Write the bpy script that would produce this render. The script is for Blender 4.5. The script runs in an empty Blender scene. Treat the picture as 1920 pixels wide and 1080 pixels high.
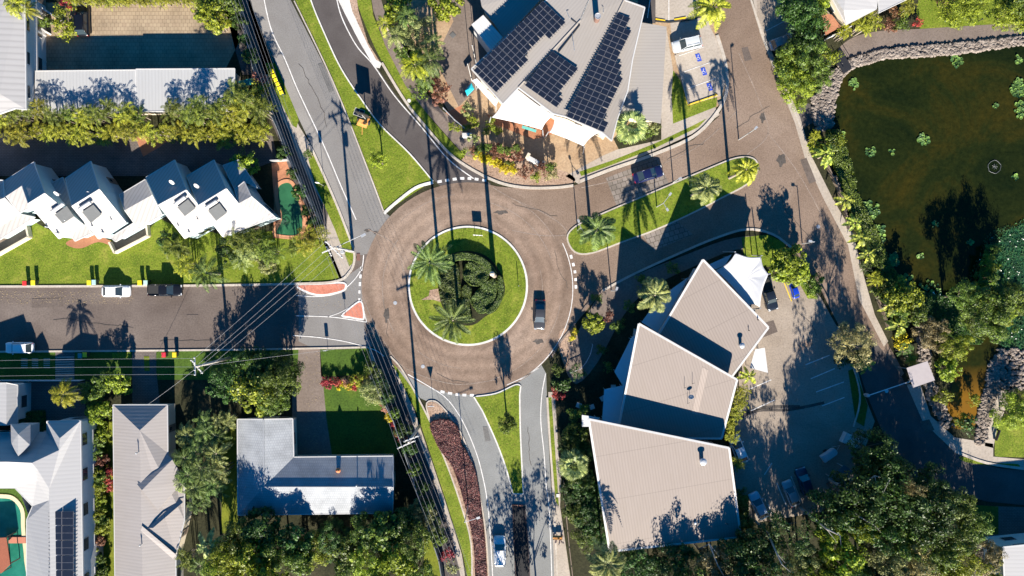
import bpy, bmesh, math, random
from mathutils import Vector, Matrix, geometry
random.seed(7)
R = math.radians
scn = bpy.context.scene
COL = scn.collection
# ------------------------------------------------------------------ camera, sky, sun
H = 106.667                       # drone height in metres; 12 photo pixels per metre on the ground
cam_d = bpy.data.cameras.new("camera"); cam_d.lens = 24; cam_d.sensor_width = 36
cam_d.clip_start = 1; cam_d.clip_end = 2000
cam = bpy.data.objects.new("camera", cam_d); COL.objects.link(cam)
cam.location = (0, 0, H); cam.rotation_euler = (0, 0, 0); scn.camera = cam
SUN_EL, SUN_AZ = 25.5, 5.0        # sun stands to the south, shadows fall up the picture and slightly left
world = bpy.data.worlds.new("World"); scn.world = world; world.use_nodes = True
wn = world.node_tree.nodes; wl = world.node_tree.links
sky = wn.new("ShaderNodeTexSky"); sky.sky_type = 'NISHITA'; sky.sun_disc = False
sky.sun_elevation = R(SUN_EL); sky.ozone_density = 5.0; sky.dust_density = 0.2
to_sun = Vector((math.sin(R(SUN_AZ))*math.cos(R(SUN_EL)), -math.cos(R(SUN_AZ))*math.cos(R(SUN_EL)), math.sin(R(SUN_EL))))
sky.sun_rotation = math.atan2(to_sun.x, to_sun.y)
hsv = wn.new("ShaderNodeHueSaturation"); hsv.inputs["Saturation"].default_value = 1.5
wl.new(sky.outputs[0], hsv.inputs["Color"]); wl.new(hsv.outputs[0], wn["Background"].inputs[0]); wn["Background"].inputs[1].default_value = 0.055
sd = bpy.data.lights.new("sun", 'SUN'); sd.energy = 5.0; sd.angle = R(0.5); sd.color = (1.0, 0.92, 0.79)
so = bpy.data.objects.new("sun", sd); COL.objects.link(so); so.location = (0, -60, 80)
so.rotation_euler = to_sun.to_track_quat('Z', 'Y').to_euler()
scn.view_settings.view_transform = 'Standard'; scn.view_settings.look = 'None'
scn.view_settings.exposure = 1.5; scn.view_settings.gamma = 1
try:
    scn.cycles.max_bounces = 5; scn.cycles.transparent_max_bounces = 6
    scn.cycles.diffuse_bounces = 2; scn.cycles.glossy_bounces = 2; scn.cycles.transmission_bounces = 2
except Exception: pass

# ------------------------------------------------------------------ coordinates
S = 12.0
def g(px, py, z=0.0):
    "a point seen at photo pixel (px, py) that really stands z metres above the ground"
    k = (H - z)/H/S
    return Vector(((px-960)*k, (540-py)*k, z))
def c(i, pts):                    # enlarged crops of the photo used for measuring: 4x5 sheet, 4x zoom
    X = (i % 4)*480; Y = (i//4)*270
    return [(X+p[0]/4, Y+p[1]/4) + tuple(p[2:]) for p in pts]
def e(x0, y0, pts): return [(x0+p[0]/8, y0+p[1]/8) + tuple(p[2:]) for p in pts]
def smooth(pts, n=6, closed=True):
    out = []; N = len(pts)
    for i in range(N if closed else N-1):
        if closed: p0, p1, p2, p3 = pts[i-1], pts[i], pts[(i+1) % N], pts[(i+2) % N]
        else: p0, p1, p2, p3 = pts[max(i-1, 0)], pts[i], pts[i+1], pts[min(i+2, N-1)]
        for k in range(n):
            t = k/n
            out.append(tuple(0.5*(2*p1[a] + (p2[a]-p0[a])*t + (2*p0[a]-5*p1[a]+4*p2[a]-p3[a])*t*t + (3*p1[a]-p0[a]-3*p2[a]+p3[a])*t**3) for a in (0, 1)))
    if not closed: out.append(tuple(pts[-1][:2]))
    return out
def arc(cx, cy, r, a0, a1, n=40):
    return [(cx+r*math.cos(R(a0+(a1-a0)*k/n)), cy+r*math.sin(R(a0+(a1-a0)*k/n))) for k in range(n+1)]

# ------------------------------------------------------------------ materials
MATS = {}
def newmat(name):
    m = bpy.data.materials.new(name); m.use_nodes = True
    nt = m.node_tree; b = nt.nodes["Principled BSDF"]
    return m, nt, b
def nd(nt, t, **kw):
    n = nt.nodes.new(t)
    for k, v in kw.items(): setattr(n, k, v)
    return n
def ramp(nt, fac, stops):
    r = nd(nt, "ShaderNodeValToRGB"); cr = r.color_ramp
    while len(cr.elements) > 1: cr.elements.remove(cr.elements[0])
    cr.elements[0].position = stops[0][0]; cr.elements[0].color = (*stops[0][1], 1)
    for p, col in stops[1:]:
        el = cr.elements.new(p); el.color = (*col, 1)
    nt.links.new(fac, r.inputs[0]); return r.outputs[0]
def noise(nt, scale, detail=4, rough=0.6, vec=None, dist=0):
    n = nd(nt, "ShaderNodeTexNoise"); n.inputs["Scale"].default_value = scale
    n.inputs["Detail"].default_value = detail; n.inputs["Roughness"].default_value = rough
    n.inputs["Distortion"].default_value = dist
    if vec is None:
        tc = nd(nt, "ShaderNodeTexCoord"); vec = tc.outputs["Object"]
    nt.links.new(vec, n.inputs["Vector"]); return n.outputs["Fac"]
def mix(nt, a, b, fac, mode='MIX'):
    m = nd(nt, "ShaderNodeMix", data_type='RGBA', blend_type=mode)
    for sock, v in ((m.inputs[6], a), (m.inputs[7], b)):
        if isinstance(v, tuple): sock.default_value = (*v[:3], 1)
        else: nt.links.new(v, sock)
    if isinstance(fac, (int, float)): m.inputs[0].default_value = fac
    else: nt.links.new(fac, m.inputs[0])
    return m.outputs[2]
def bump(nt, b, h, strength=0.3, dist=0.05):
    n = nd(nt, "ShaderNodeBump"); n.inputs["Strength"].default_value = strength; n.inputs["Distance"].default_value = dist
    nt.links.new(h, n.inputs["Height"]); nt.links.new(n.outputs[0], b.inputs["Normal"])
def ground(name, cols, s1=0.12, s2=2.5, rough=0.9, fine=0.5, bmp=0.3, speck=None):
    "two-scale mottled surface: large patches and a fine grain"
    if name in MATS: return MATS[name]
    m, nt, b = newmat(name)
    big = noise(nt, s1, 5, 0.6, dist=0.4); small = noise(nt, s2, 6, 0.75)
    c1 = ramp(nt, big, [(0.3, cols[0]), (0.55, cols[1]), (0.75, cols[2])])
    c2 = ramp(nt, small, [(0.32, tuple(x*(1-fine) for x in (1, 1, 1))), (0.5, (1, 1, 1)), (0.7, tuple(x*(1+fine*0.7) for x in (1, 1, 1)))])
    cc = mix(nt, c1, c2, 1.0, 'MULTIPLY')
    if speck:
        sp = noise(nt, speck[0], 2, 0.5); f = ramp(nt, sp, [(speck[1], (0, 0, 0)), (speck[1]+0.04, (1, 1, 1))])
        cc = mix(nt, cc, speck[2], f)
    nt.links.new(cc, b.inputs["Base Color"]); b.inputs["Roughness"].default_value = rough
    b.inputs["Specular IOR Level"].default_value = 0.2
    if bmp: bump(nt, b, small, bmp, 0.06)
    MATS[name] = m; return m
def plain(name, col, rough=0.5, metal=0.0, emit=None, wear=0.12, spec=0.5, scale=1.3):
    if name in MATS: return MATS[name]
    m, nt, b = newmat(name)
    if wear:
        f = noise(nt, scale, 5, 0.7)
        cc = ramp(nt, f, [(0.25, tuple(x*(1-wear) for x in col)), (0.6, col), (0.8, tuple(min(1, x*(1+wear*0.5)) for x in col))])
        nt.links.new(cc, b.inputs["Base Color"])
    else: b.inputs["Base Color"].default_value = (*col, 1)
    b.inputs["Roughness"].default_value = rough; b.inputs["Metallic"].default_value = metal
    b.inputs["Specular IOR Level"].default_value = spec
    MATS[name] = m; return m
def ribbed(name, col, ang, period=0.4, depth=0.10, sheet=None, stain=0.12, rough=0.55, blotch=(0.25, 0.2, 0.15)):
    "folded metal sheet: ribs run along direction ang (degrees), sheets lap every `sheet` metres"
    if name in MATS: return MATS[name]
    m, nt, b = newmat(name)
    tc = nd(nt, "ShaderNodeTexCoord"); mp = nd(nt, "ShaderNodeMapping"); mp.inputs["Rotation"].default_value = (0, 0, R(-ang))
    nt.links.new(tc.outputs["Object"], mp.inputs[0]); sx = nd(nt, "ShaderNodeSeparateXYZ"); nt.links.new(mp.outputs[0], sx.inputs[0])
    a = nd(nt, "ShaderNodeMath", operation='MULTIPLY'); a.inputs[1].default_value = 2*math.pi/period; nt.links.new(sx.outputs[1], a.inputs[0])
    s_ = nd(nt, "ShaderNodeMath", operation='SINE'); nt.links.new(a.outputs[0], s_.inputs[0])
    mr = nd(nt, "ShaderNodeMapRange"); mr.inputs[1].default_value = -1; nt.links.new(s_.outputs[0], mr.inputs[0])
    cr = ramp(nt, mr.outputs[0], [(0.0, tuple(x*(1-depth*2) for x in col)), (0.35, col), (1, tuple(min(1, x*(1+depth*0.3)) for x in col))])
    mp2 = nd(nt, "ShaderNodeMapping"); mp2.inputs["Scale"].default_value = (0.5, 2.6, 1); nt.links.new(mp.outputs[0], mp2.inputs[0])
    st = noise(nt, 0.55, 7, 0.75, mp2.outputs[0]); f = ramp(nt, st, [(0.4, (0, 0, 0)), (0.72, (1, 1, 1))])
    mm = nd(nt, "ShaderNodeMath", operation='MULTIPLY'); mm.inputs[1].default_value = stain; nt.links.new(f, mm.inputs[0])
    cc = mix(nt, cr, tuple(col[i]*0.5+blotch[i]*0.3 for i in range(3)), mm.outputs[0])
    if sheet:
        q = nd(nt, "ShaderNodeMath", operation='MULTIPLY'); q.inputs[1].default_value = 1/sheet; nt.links.new(sx.outputs[0], q.inputs[0])
        fr = nd(nt, "ShaderNodeMath", operation='FRACT'); nt.links.new(q.outputs[0], fr.inputs[0])
        lt = nd(nt, "ShaderNodeMath", operation='LESS_THAN'); lt.inputs[1].default_value = 0.12/sheet; nt.links.new(fr.outputs[0], lt.inputs[0])
        m2 = nd(nt, "ShaderNodeMath", operation='MULTIPLY'); m2.inputs[1].default_value = 0.3; nt.links.new(lt.outputs[0], m2.inputs[0])
        cc = mix(nt, cc, tuple(x*0.5 for x in col), m2.outputs[0])
    nt.links.new(cc, b.inputs["Base Color"]); b.inputs["Roughness"].default_value = rough
    b.inputs["Specular IOR Level"].default_value = 0.12
    bump(nt, b, mr.outputs[0], 0.25, 0.012)
    MATS[name] = m; return m
def pavers(name, c1, c2, mortar, scale=1.0, w=0.5, h=0.25, ang=0, ms=0.02, rough=0.9):
    if name in MATS: return MATS[name]
    m, nt, b = newmat(name)
    tc = nd(nt, "ShaderNodeTexCoord"); mp = nd(nt, "ShaderNodeMapping"); mp.inputs["Rotation"].default_value = (0, 0, R(-ang))
    nt.links.new(tc.outputs["Object"], mp.inputs[0])
    br = nd(nt, "ShaderNodeTexBrick"); nt.links.new(mp.outputs[0], br.inputs["Vector"])
    br.inputs["Scale"].default_value = scale; br.inputs["Brick Width"].default_value = w; br.inputs["Row Height"].default_value = h
    br.inputs["Mortar Size"].default_value = ms
    br.inputs["Color1"].default_value = (*c1, 1); br.inputs["Color2"].default_value = (*c2, 1); br.inputs["Mortar"].default_value = (*mortar, 1)
    big = noise(nt, 0.3, 5, 0.65); f = ramp(nt, big, [(0.3, (0.72, 0.72, 0.72)), (0.6, (1.05, 1.05, 1.05))])
    nt.links.new(mix(nt, br.outputs[0], f, 1.0, 'MULTIPLY'), b.inputs["Base Color"]); b.inputs["Roughness"].default_value = rough
    b.inputs["Specular IOR Level"].default_value = 0.2
    MATS[name] = m; return m
def leafmat(name, dark, light, trans=0.22, rough=0.5):
    if name in MATS: return MATS[name]
    m, nt, b = newmat(name)
    ge = nd(nt, "ShaderNodeNewGeometry"); oi = nd(nt, "ShaderNodeObjectInfo")
    md = tuple((dark[i]+light[i])/2 for i in range(3))
    cc = ramp(nt, ge.outputs["Random Per Island"], [(0.0, dark), (0.55, md), (1.0, light)])
    v = nd(nt, "ShaderNodeMapRange"); v.inputs[3].default_value = 0.78; v.inputs[4].default_value = 1.2
    nz = noise(nt, 2.6, 3, 0.6); nr = ramp(nt, nz, [(0.3, (.62, .66, .6)), (0.5, (1, 1, 1)), (0.7, (1.35, 1.3, 1.1))]); cc = mix(nt, cc, nr, 1.0, 'MULTIPLY')
    nt.links.new(oi.outputs["Random"], v.inputs[0])
    hs = nd(nt, "ShaderNodeHueSaturation"); nt.links.new(cc, hs.inputs["Color"]); nt.links.new(v.outputs[0], hs.inputs["Value"])
    h2 = nd(nt, "ShaderNodeMapRange"); h2.inputs[3].default_value = 0.485; h2.inputs[4].default_value = 0.515
    nt.links.new(oi.outputs["Random"], h2.inputs[0]); nt.links.new(h2.outputs[0], hs.inputs["Hue"])
    nt.links.new(hs.outputs[0], b.inputs["Base Color"]); b.inputs["Roughness"].default_value = rough
    b.inputs["Specular IOR Level"].default_value = 0.35
    t = nd(nt, "ShaderNodeBsdfTranslucent"); nt.links.new(hs.outputs[0], t.inputs[0])
    ms = nd(nt, "ShaderNodeMixShader"); ms.inputs[0].default_value = trans
    nt.links.new(b.outputs[0], ms.inputs[1]); nt.links.new(t.outputs[0], ms.inputs[2])
    nt.links.new(ms.outputs[0], nt.nodes["Material Output"].inputs[0])
    MATS[name] = m; return m

G = ground
A_BROWN = G('worn_brown_asphalt', [(0.155, 0.108, 0.079), (0.215, 0.156, 0.119), (0.275, 0.208, 0.163)], 0.085, 5.0, fine=0.4, speck=(14, 0.7, (0.32, 0.25, 0.2)))
A_WEST = G('brown_street_asphalt', [(0.105, 0.082, 0.071), (0.135, 0.108, 0.094), (0.17, 0.138, 0.12)], 0.15, 4.0, fine=0.3)
A_GREY = G('pale_grey_asphalt', [(0.18, 0.168, 0.16), (0.2, 0.19, 0.182), (0.225, 0.213, 0.205)], 0.2, 6.0, fine=0.22)
A_GREYL = G('lighter_shoulder_asphalt', [(0.23, 0.213, 0.2), (0.255, 0.24, 0.225), (0.28, 0.262, 0.247)], 0.2, 6.0, fine=0.2)
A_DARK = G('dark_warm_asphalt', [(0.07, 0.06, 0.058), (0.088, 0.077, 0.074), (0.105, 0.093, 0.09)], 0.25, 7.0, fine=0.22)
A_CYAN = G('cool_grey_asphalt', [(0.19, 0.19, 0.185), (0.215, 0.217, 0.212), (0.245, 0.246, 0.24)], 0.2, 6.0, fine=0.22)
A_CAR = G('car_park_asphalt', [(0.24, 0.195, 0.155), (0.29, 0.24, 0.195), (0.34, 0.285, 0.235)], 0.15, 4.0, fine=0.3)
CONC = G('footpath_concrete', [(0.33, 0.28, 0.235), (0.38, 0.33, 0.28), (0.43, 0.375, 0.32)], 0.2, 3.0, fine=0.22)
CONC_D = G('brown_weathered_path', [(0.15, 0.118, 0.1), (0.18, 0.143, 0.122), (0.21, 0.17, 0.147)], 0.3, 3.0, fine=0.28)
KERB = G('kerb_concrete', [(0.38, 0.33, 0.28), (0.45, 0.4, 0.345), (0.52, 0.47, 0.41)], 0.4, 4.0, fine=0.25)
KERB_W = G('pale_kerb_concrete', [(0.5, 0.48, 0.45), (0.6, 0.58, 0.55), (0.7, 0.68, 0.65)], 0.4, 4.0, fine=0.2)
PAINT = G('worn_white_road_paint', [(0.5, 0.48, 0.46), (0.66, 0.64, 0.62), (0.76, 0.75, 0.74)], 1.2, 9.0, fine=0.3)
YPAINT = plain('yellow_road_paint', (0.75, 0.5, 0.03), 0.7)
BPAINT = plain('blue_bay_paint', (0.02, 0.06, 0.42), 0.7)
SALMON = G('salmon_coated_concrete', [(0.42, 0.15, 0.1), (0.5, 0.19, 0.13), (0.56, 0.24, 0.17)], 1.2, 5, fine=0.25)
GRASS = G('sunlit_turf', [(0.085, 0.13, 0.010), (0.14, 0.185, 0.016), (0.235, 0.235, 0.04)], 0.4, 3.6, fine=0.6, bmp=0.9, speck=(5.5, 0.61, (0.24, 0.235, 0.045)))
GRASS_Y = G('dry_turf', [(0.1, 0.13, 0.012), (0.15, 0.17, 0.015), (0.2, 0.2, 0.03)], 0.35, 3.0, fine=0.4, bmp=0.7)
GRASS_D = G('shade_dark_turf', [(0.045, 0.085, 0.012), (0.06, 0.11, 0.014), (0.085, 0.13, 0.016)], 0.35, 3.2, fine=0.5, bmp=0.8)  # turf for shaded ground, the shade put into its colour
SOIL = G('mulched_soil', [(0.018, 0.02, 0.009), (0.034, 0.034, 0.016), (0.06, 0.05, 0.028)], 0.3, 3.0, fine=0.7, bmp=0.8)
MULCH = G('woodchip_mulch', [(0.26, 0.17, 0.12), (0.35, 0.245, 0.18), (0.42, 0.31, 0.235)], 0.4, 4.0, fine=0.7, bmp=0.8, speck=(9, 0.66, (0.12, 0.07, 0.04)))
PLAZA = G('ochre_plaza', [(0.3, 0.2, 0.12), (0.37, 0.26, 0.165), (0.42, 0.31, 0.2)], 0.4, 3.0, fine=0.35)
TERRA = G('terracotta_paving', [(0.3, 0.13, 0.07), (0.38, 0.17, 0.095), (0.42, 0.2, 0.12)], 0.4, 4.0, fine=0.2)
PAV_TAN = pavers('tan_block_paving', (0.36, 0.28, 0.19), (0.31, 0.235, 0.16), (0.2, 0.15, 0.1), 1, 0.6, 0.6, 0, 0.03)
PAV_GREY = pavers('grey_block_paving', (0.24, 0.205, 0.18), (0.19, 0.163, 0.14), (0.1, 0.085, 0.07), 1, 0.8, 0.8, 18, 0.05)
PAV_DARK = pavers('dusky_block_paving', (0.17, 0.14, 0.125), (0.14, 0.12, 0.11), (0.05, 0.045, 0.045), 1, 0.5, 0.25, 0, 0.02)
RED_BRICK = pavers('red_brick', (0.36, 0.11, 0.05), (0.28, 0.08, 0.04), (0.3, 0.26, 0.22), 1, 0.24, 0.09, 0, 0.01)
WHITE = plain('white_render', (0.55, 0.54, 0.53), 0.7, wear=0.12)
CREAM = plain('cream_render', (0.6, 0.52, 0.4), 0.8, wear=0.1)
TRIM = plain('white_trim', (0.5, 0.49, 0.48), 0.5, wear=0.12)
TEAL_W = plain('pale_blue_green_render', (0.42, 0.52, 0.54), 0.8, wear=0.08)
GLASS = plain('dark_window_glass', (0.03, 0.045, 0.055), 0.06, wear=0, spec=0.9)
DMETAL = plain('dark_metal', (0.05, 0.05, 0.055), 0.5, 0.6)
STEEL = plain('galvanised_steel', (0.55, 0.56, 0.57), 0.45, 0.5)
WOOD = plain('weathered_timber', (0.2, 0.15, 0.11), 0.85, wear=0.3, scale=3)
WOODP = plain('grey_pole_timber', (0.42, 0.38, 0.34), 0.85, wear=0.2, scale=3)
BARK = plain('grey_brown_bark', (0.17, 0.13, 0.1), 0.9, wear=0.35, scale=4)
PBARK = plain('ringed_palm_bark', (0.3, 0.25, 0.2), 0.9, wear=0.3, scale=4)
SAIL = plain('white_sail_cloth', (0.52, 0.52, 0.53), 0.75, wear=0.1, scale=.8)
ROCK = G('grey_pink_rock', [(0.13, 0.105, 0.09), (0.22, 0.185, 0.16), (0.36, 0.31, 0.27)], 1.6, 5, fine=0.4)
WIRE = plain('aluminium_cable', (0.3, 0.3, 0.31), 0.5, 0.3, wear=0)
RUBBER = plain('tyre_rubber', (0.02, 0.02, 0.02), 0.8, wear=0)

# ------------------------------------------------------------------ objects
def tag(o, label=None, cat=None, group=None, kind=None):
    if label: o["label"] = label
    if cat: o["category"] = cat
    if group: o["group"] = group
    if kind: o["kind"] = kind
    return o
def empty(name, loc, label, cat, group=None, rz=0):
    o = bpy.data.objects.new(name, None); COL.objects.link(o); o.location = loc; o.rotation_euler = (0, 0, rz)
    o.empty_display_size = 0.3
    return tag(o, label, cat, group)
def link(name, me, mat=None, parent=None, at=None):
    "at: world point to become the origin (mesh written in world coordinates)"
    if at is not None:
        for v in me.vertices: v.co -= Vector(at)
    if mat is not None and len(me.materials) == 0: me.materials.append(mat)
    o = bpy.data.objects.new(name, me); COL.objects.link(o)
    if parent is not None: o.parent = parent
    elif at is not None: o.location = at
    return o
class MB:
    "collects verts and faces, links them as ONE mesh object"
    def __init__(s): s.v = []; s.f = []
    def add(s, vs, fs):
        n = len(s.v); s.v += [tuple(p) for p in vs]; s.f += [tuple(i+n for i in f) for f in fs]; return s
    def box(s, cx, cy, cz, sx, sy, sz, rz=0, M=None):
        ca, sa = math.cos(rz), math.sin(rz); vs = []
        for dz in (-.5, .5):
            for dx, dy in ((-.5, -.5), (.5, -.5), (.5, .5), (-.5, .5)):
                x, y = dx*sx, dy*sy
                vs.append(Vector((cx+x*ca-y*sa, cy+x*sa+y*ca, cz+dz*sz)))
        if M: vs = [M @ v for v in vs]
        return s.add(vs, [(0, 3, 2, 1), (4, 5, 6, 7), (0, 1, 5, 4), (1, 2, 6, 5), (2, 3, 7, 6), (3, 0, 4, 7)])
    def tube(s, pts, radii, n=8, cap=True):
        pts = [Vector(p) for p in pts]
        if isinstance(radii, (int, float)): radii = [radii]*len(pts)
        base = len(s.v); up = None
        for i, p in enumerate(pts):
            d = (pts[min(i+1, len(pts)-1)] - pts[max(i-1, 0)]).normalized()
            a = d.cross(Vector((0, 0, 1)))
            if a.length < 0.05: a = d.cross(Vector((1, 0, 0)))
            a.normalize()
            if up is not None and a.dot(up) < 0: a = -a
            up = a; b_ = d.cross(a)
            for k in range(n):
                t = 2*math.pi*k/n
                s.v.append(tuple(p + (a*math.cos(t) + b_*math.sin(t))*radii[i]))
        for i in range(len(pts)-1):
            for k in range(n):
                k2 = (k+1) % n
                s.f.append((base+i*n+k, base+i*n+k2, base+(i+1)*n+k2, base+(i+1)*n+k))
        if cap:
            s.f.append(tuple(base+k for k in range(n))[::-1]); s.f.append(tuple(base+(len(pts)-1)*n+k for k in range(n)))
        return s
    def prism(s, pts, z0, z1):
        "pts: ground outline (x,y) or (x,y,ztop)"
        n = len(pts); top = [Vector((p[0], p[1], p[2] if len(p) > 2 and z1 is None else z1)) for p in pts]
        bot = [Vector((p[0], p[1], z0)) for p in pts]
        tris = geometry.tessellate_polygon([[Vector((p[0], p[1], 0)) for p in pts]])
        b0 = len(s.v); s.v += [tuple(p) for p in top] + [tuple(p) for p in bot]
        for t in tris:
            a, b_, c_ = [Vector((pts[i][0], pts[i][1], 0)) for i in t]
            if (b_-a).cross(c_-a).z < 0: t = t[::-1]
            s.f += ([tuple(b0+i for i in t)] if z1 is not None else []) + [tuple(b0+n+i for i in t[::-1])]
        ccw = sum(pts[i][0]*pts[(i+1) % n][1]-pts[(i+1) % n][0]*pts[i][1] for i in range(n)) > 0
        for i in range(n):
            j = (i+1) % n
            f = (b0+n+i, b0+n+j, b0+j, b0+i)
            s.f.append(f if ccw else f[::-1])
        return s
    def lathe(s, prof, cx=0, cy=0, n=16, z=0):
        b0 = len(s.v)
        for r, h in prof:
            for k in range(n):
                t = 2*math.pi*k/n; s.v.append((cx+r*math.cos(t), cy+r*math.sin(t), z+h))
        for i in range(len(prof)-1):
            for k in range(n):
                k2 = (k+1) % n; s.f.append((b0+i*n+k, b0+i*n+k2, b0+(i+1)*n+k2, b0+(i+1)*n+k))
        s.f.append(tuple(b0+k for k in range(n))[::-1]); s.f.append(tuple(b0+(len(prof)-1)*n+k for k in range(n)))
        return s
    def mesh(s, name, sm=False):
        me = bpy.data.meshes.new(name); me.from_pydata(s.v, [], s.f); me.update()
        if sm: me.shade_smooth()
        return me
    def build(s, name, mat, parent=None, at=None, sm=False):
        return link(name, s.mesh(name, sm), mat, parent, at)

# ------------------------------------------------------------------ ground sheets
LV = [0]
def sheet(name, pts, mat, lv, label=None):
    "flat sheet on the ground, one 4 mm level above the one below"
    P = [g(p[0], p[1]) for p in pts]; z = 0.004*lv
    me = bpy.data.meshes.new(name)
    tris = geometry.tessellate_polygon([[Vector((p.x, p.y, 0)) for p in P]])
    fs = []
    for t in tris:
        a, b_, c_ = [P[i] for i in t]
        fs.append(t if (b_-a).cross(c_-a).z > 0 else t[::-1])
    me.from_pydata([(p.x, p.y, z) for p in P], [], [tuple(f) for f in fs]); me.update()
    o = link(name, me, mat); o["kind"] = "structure"; return o
def offset_line(P, w, closed):
    n = len(P); L = []; Rr = []
    for i in range(n):
        if closed: a, b_ = P[i-1], P[(i+1) % n]
        else: a, b_ = P[max(i-1, 0)], P[min(i+1, n-1)]
        d = Vector((b_[0]-a[0], b_[1]-a[1])); d = d.normalized() if d.length > 1e-6 else Vector((1, 0))
        nn = Vector((-d.y, d.x))*w/2
        L.append((P[i][0]+nn.x, P[i][1]+nn.y)); Rr.append((P[i][0]-nn.x, P[i][1]-nn.y))
    return L, Rr
def ribbon(name, pts, w, mat, z0, z1, closed=False, kind='structure', dash=None):
    "a painted line (z0 == z1) or a kerb (z1 > z0) along photo pixels"
    P = [tuple(g(p[0], p[1]))[:2] for p in pts]; m = MB(); segs = [(P, closed)]
    if dash:
        segs = []; on, off = dash; pos = 0; cur = []; 
        for i in range(len(P)-1):
            a = Vector(P[i]); b_ = Vector(P[i+1]); L = (b_-a).length; n = max(1, int(L/0.1))
            for k in range(n):
                q = a.lerp(b_, k/n); ph = pos % (on+off)
                if ph < on: cur.append(tuple(q))
                elif cur:
                    if len(cur) > 2: segs.append((cur, False))
                    cur = []
                pos += L/n
        if len(cur) > 2: segs.append((cur, False))
    for Q, cl in segs:
        L, Rr = offset_line(Q, w, cl); n = len(Q); b0 = len(m.v)
        if z1 > z0:
            for i in range(n):
                m.v += [(L[i][0], L[i][1], z0), (L[i][0], L[i][1], z1), (Rr[i][0], Rr[i][1], z1), (Rr[i][0], Rr[i][1], z0)]
            for i in range(n if cl else n-1):
                a = b0+4*i; b_ = b0+4*((i+1) % n)
                for k in (0, 1, 2): m.f.append((a+k, b_+k, b_+k+1, a+k+1))
            if not cl: m.f.append((b0, b0+1, b0+2, b0+3)); m.f.append((b0+4*n-1, b0+4*n-2, b0+4*n-3, b0+4*n-4))
        else:
            for i in range(n): m.v += [(L[i][0], L[i][1], z0), (Rr[i][0], Rr[i][1], z0)]
            for i in range(n if cl else n-1):
                a = b0+2*i; b_ = b0+2*((i+1) % n); m.f.append((a, a+1, b_+1, b_))
    o = m.build(name, mat); o["kind"] = kind; return o
def island(name, pts, kerbmat, topmat, kw=0.3, h=0.13):
    P = [tuple(g(p[0], p[1]))[:2] for p in pts]
    ribbon('kerb', pts, kw, kerbmat, 0.0, h, True)
    L, Rr = offset_line(P, kw*0.5, True)
    area = lambda Q: abs(sum(Q[i][0]*Q[(i+1) % len(Q)][1]-Q[(i+1) % len(Q)][0]*Q[i][1] for i in range(len(Q))))
    Q = L if area(L) < area(Rr) else Rr
    o = MB().prism(Q, 0.0, h+0.02).build(name, topmat); o["kind"] = "structure"; return o

# ------------------------------------------------------------------ roofs, walls, windows
def roof_mesh(planes, th=0.16):
    bm = bmesh.new()
    for pl in planes:
        try: bm.faces.new([bm.verts.new(p) for p in pl])
        except Exception: pass
    bmesh.ops.remove_doubles(bm, verts=bm.verts, dist=0.12)
    bmesh.ops.triangulate(bm, faces=bm.faces[:])
    for f in bm.faces:
        f.normal_update()
        if f.normal.z < 0: f.normal_flip()
    bnd = [[e_.verts[0].co.copy(), e_.verts[1].co.copy()] for e_ in bm.edges if len(e_.link_faces) == 1]
    tops = [v for v in bm.verts]; mp = {}
    for v in tops: mp[v] = bm.verts.new(v.co - Vector((0, 0, th)))
    for f in list(bm.faces): bm.faces.new([mp[v] for v in reversed(f.verts)])
    for e_ in [e_ for e_ in bm.edges if len(e_.link_faces) == 1 and e_.verts[0] in mp and e_.verts[1] in mp]:
        a, b_ = e_.verts; 
        try: bm.faces.new([a, b_, mp[b_], mp[a]])
        except Exception: pass
    bmesh.ops.recalc_face_normals(bm, faces=bm.faces[:])
    me = bpy.data.meshes.new('roof'); bm.to_mesh(me); bm.free(); return me, bnd
def inset(P, d):
    "shrink an outline by d metres (keeps z)"
    n = len(P); ar = sum(P[i][0]*P[(i+1) % n][1]-P[(i+1) % n][0]*P[i][1] for i in range(n)); sgn = 1 if ar > 0 else -1
    out = []
    for i in range(n):
        a, b_, c_ = Vector(P[i-1][:2]), Vector(P[i][:2]), Vector(P[(i+1) % n][:2])
        d1 = (b_-a).normalized(); d2 = (c_-b_).normalized()
        n1 = Vector((-d1.y, d1.x))*sgn; n2 = Vector((-d2.y, d2.x))*sgn
        m_ = n1+n2
        m_ = m_/max(0.4, m_.dot(m_)/2) if m_.length > 0.01 else n1
        out.append((b_.x+m_.x*d, b_.y+m_.y*d, P[i][2]))
    return out
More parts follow.
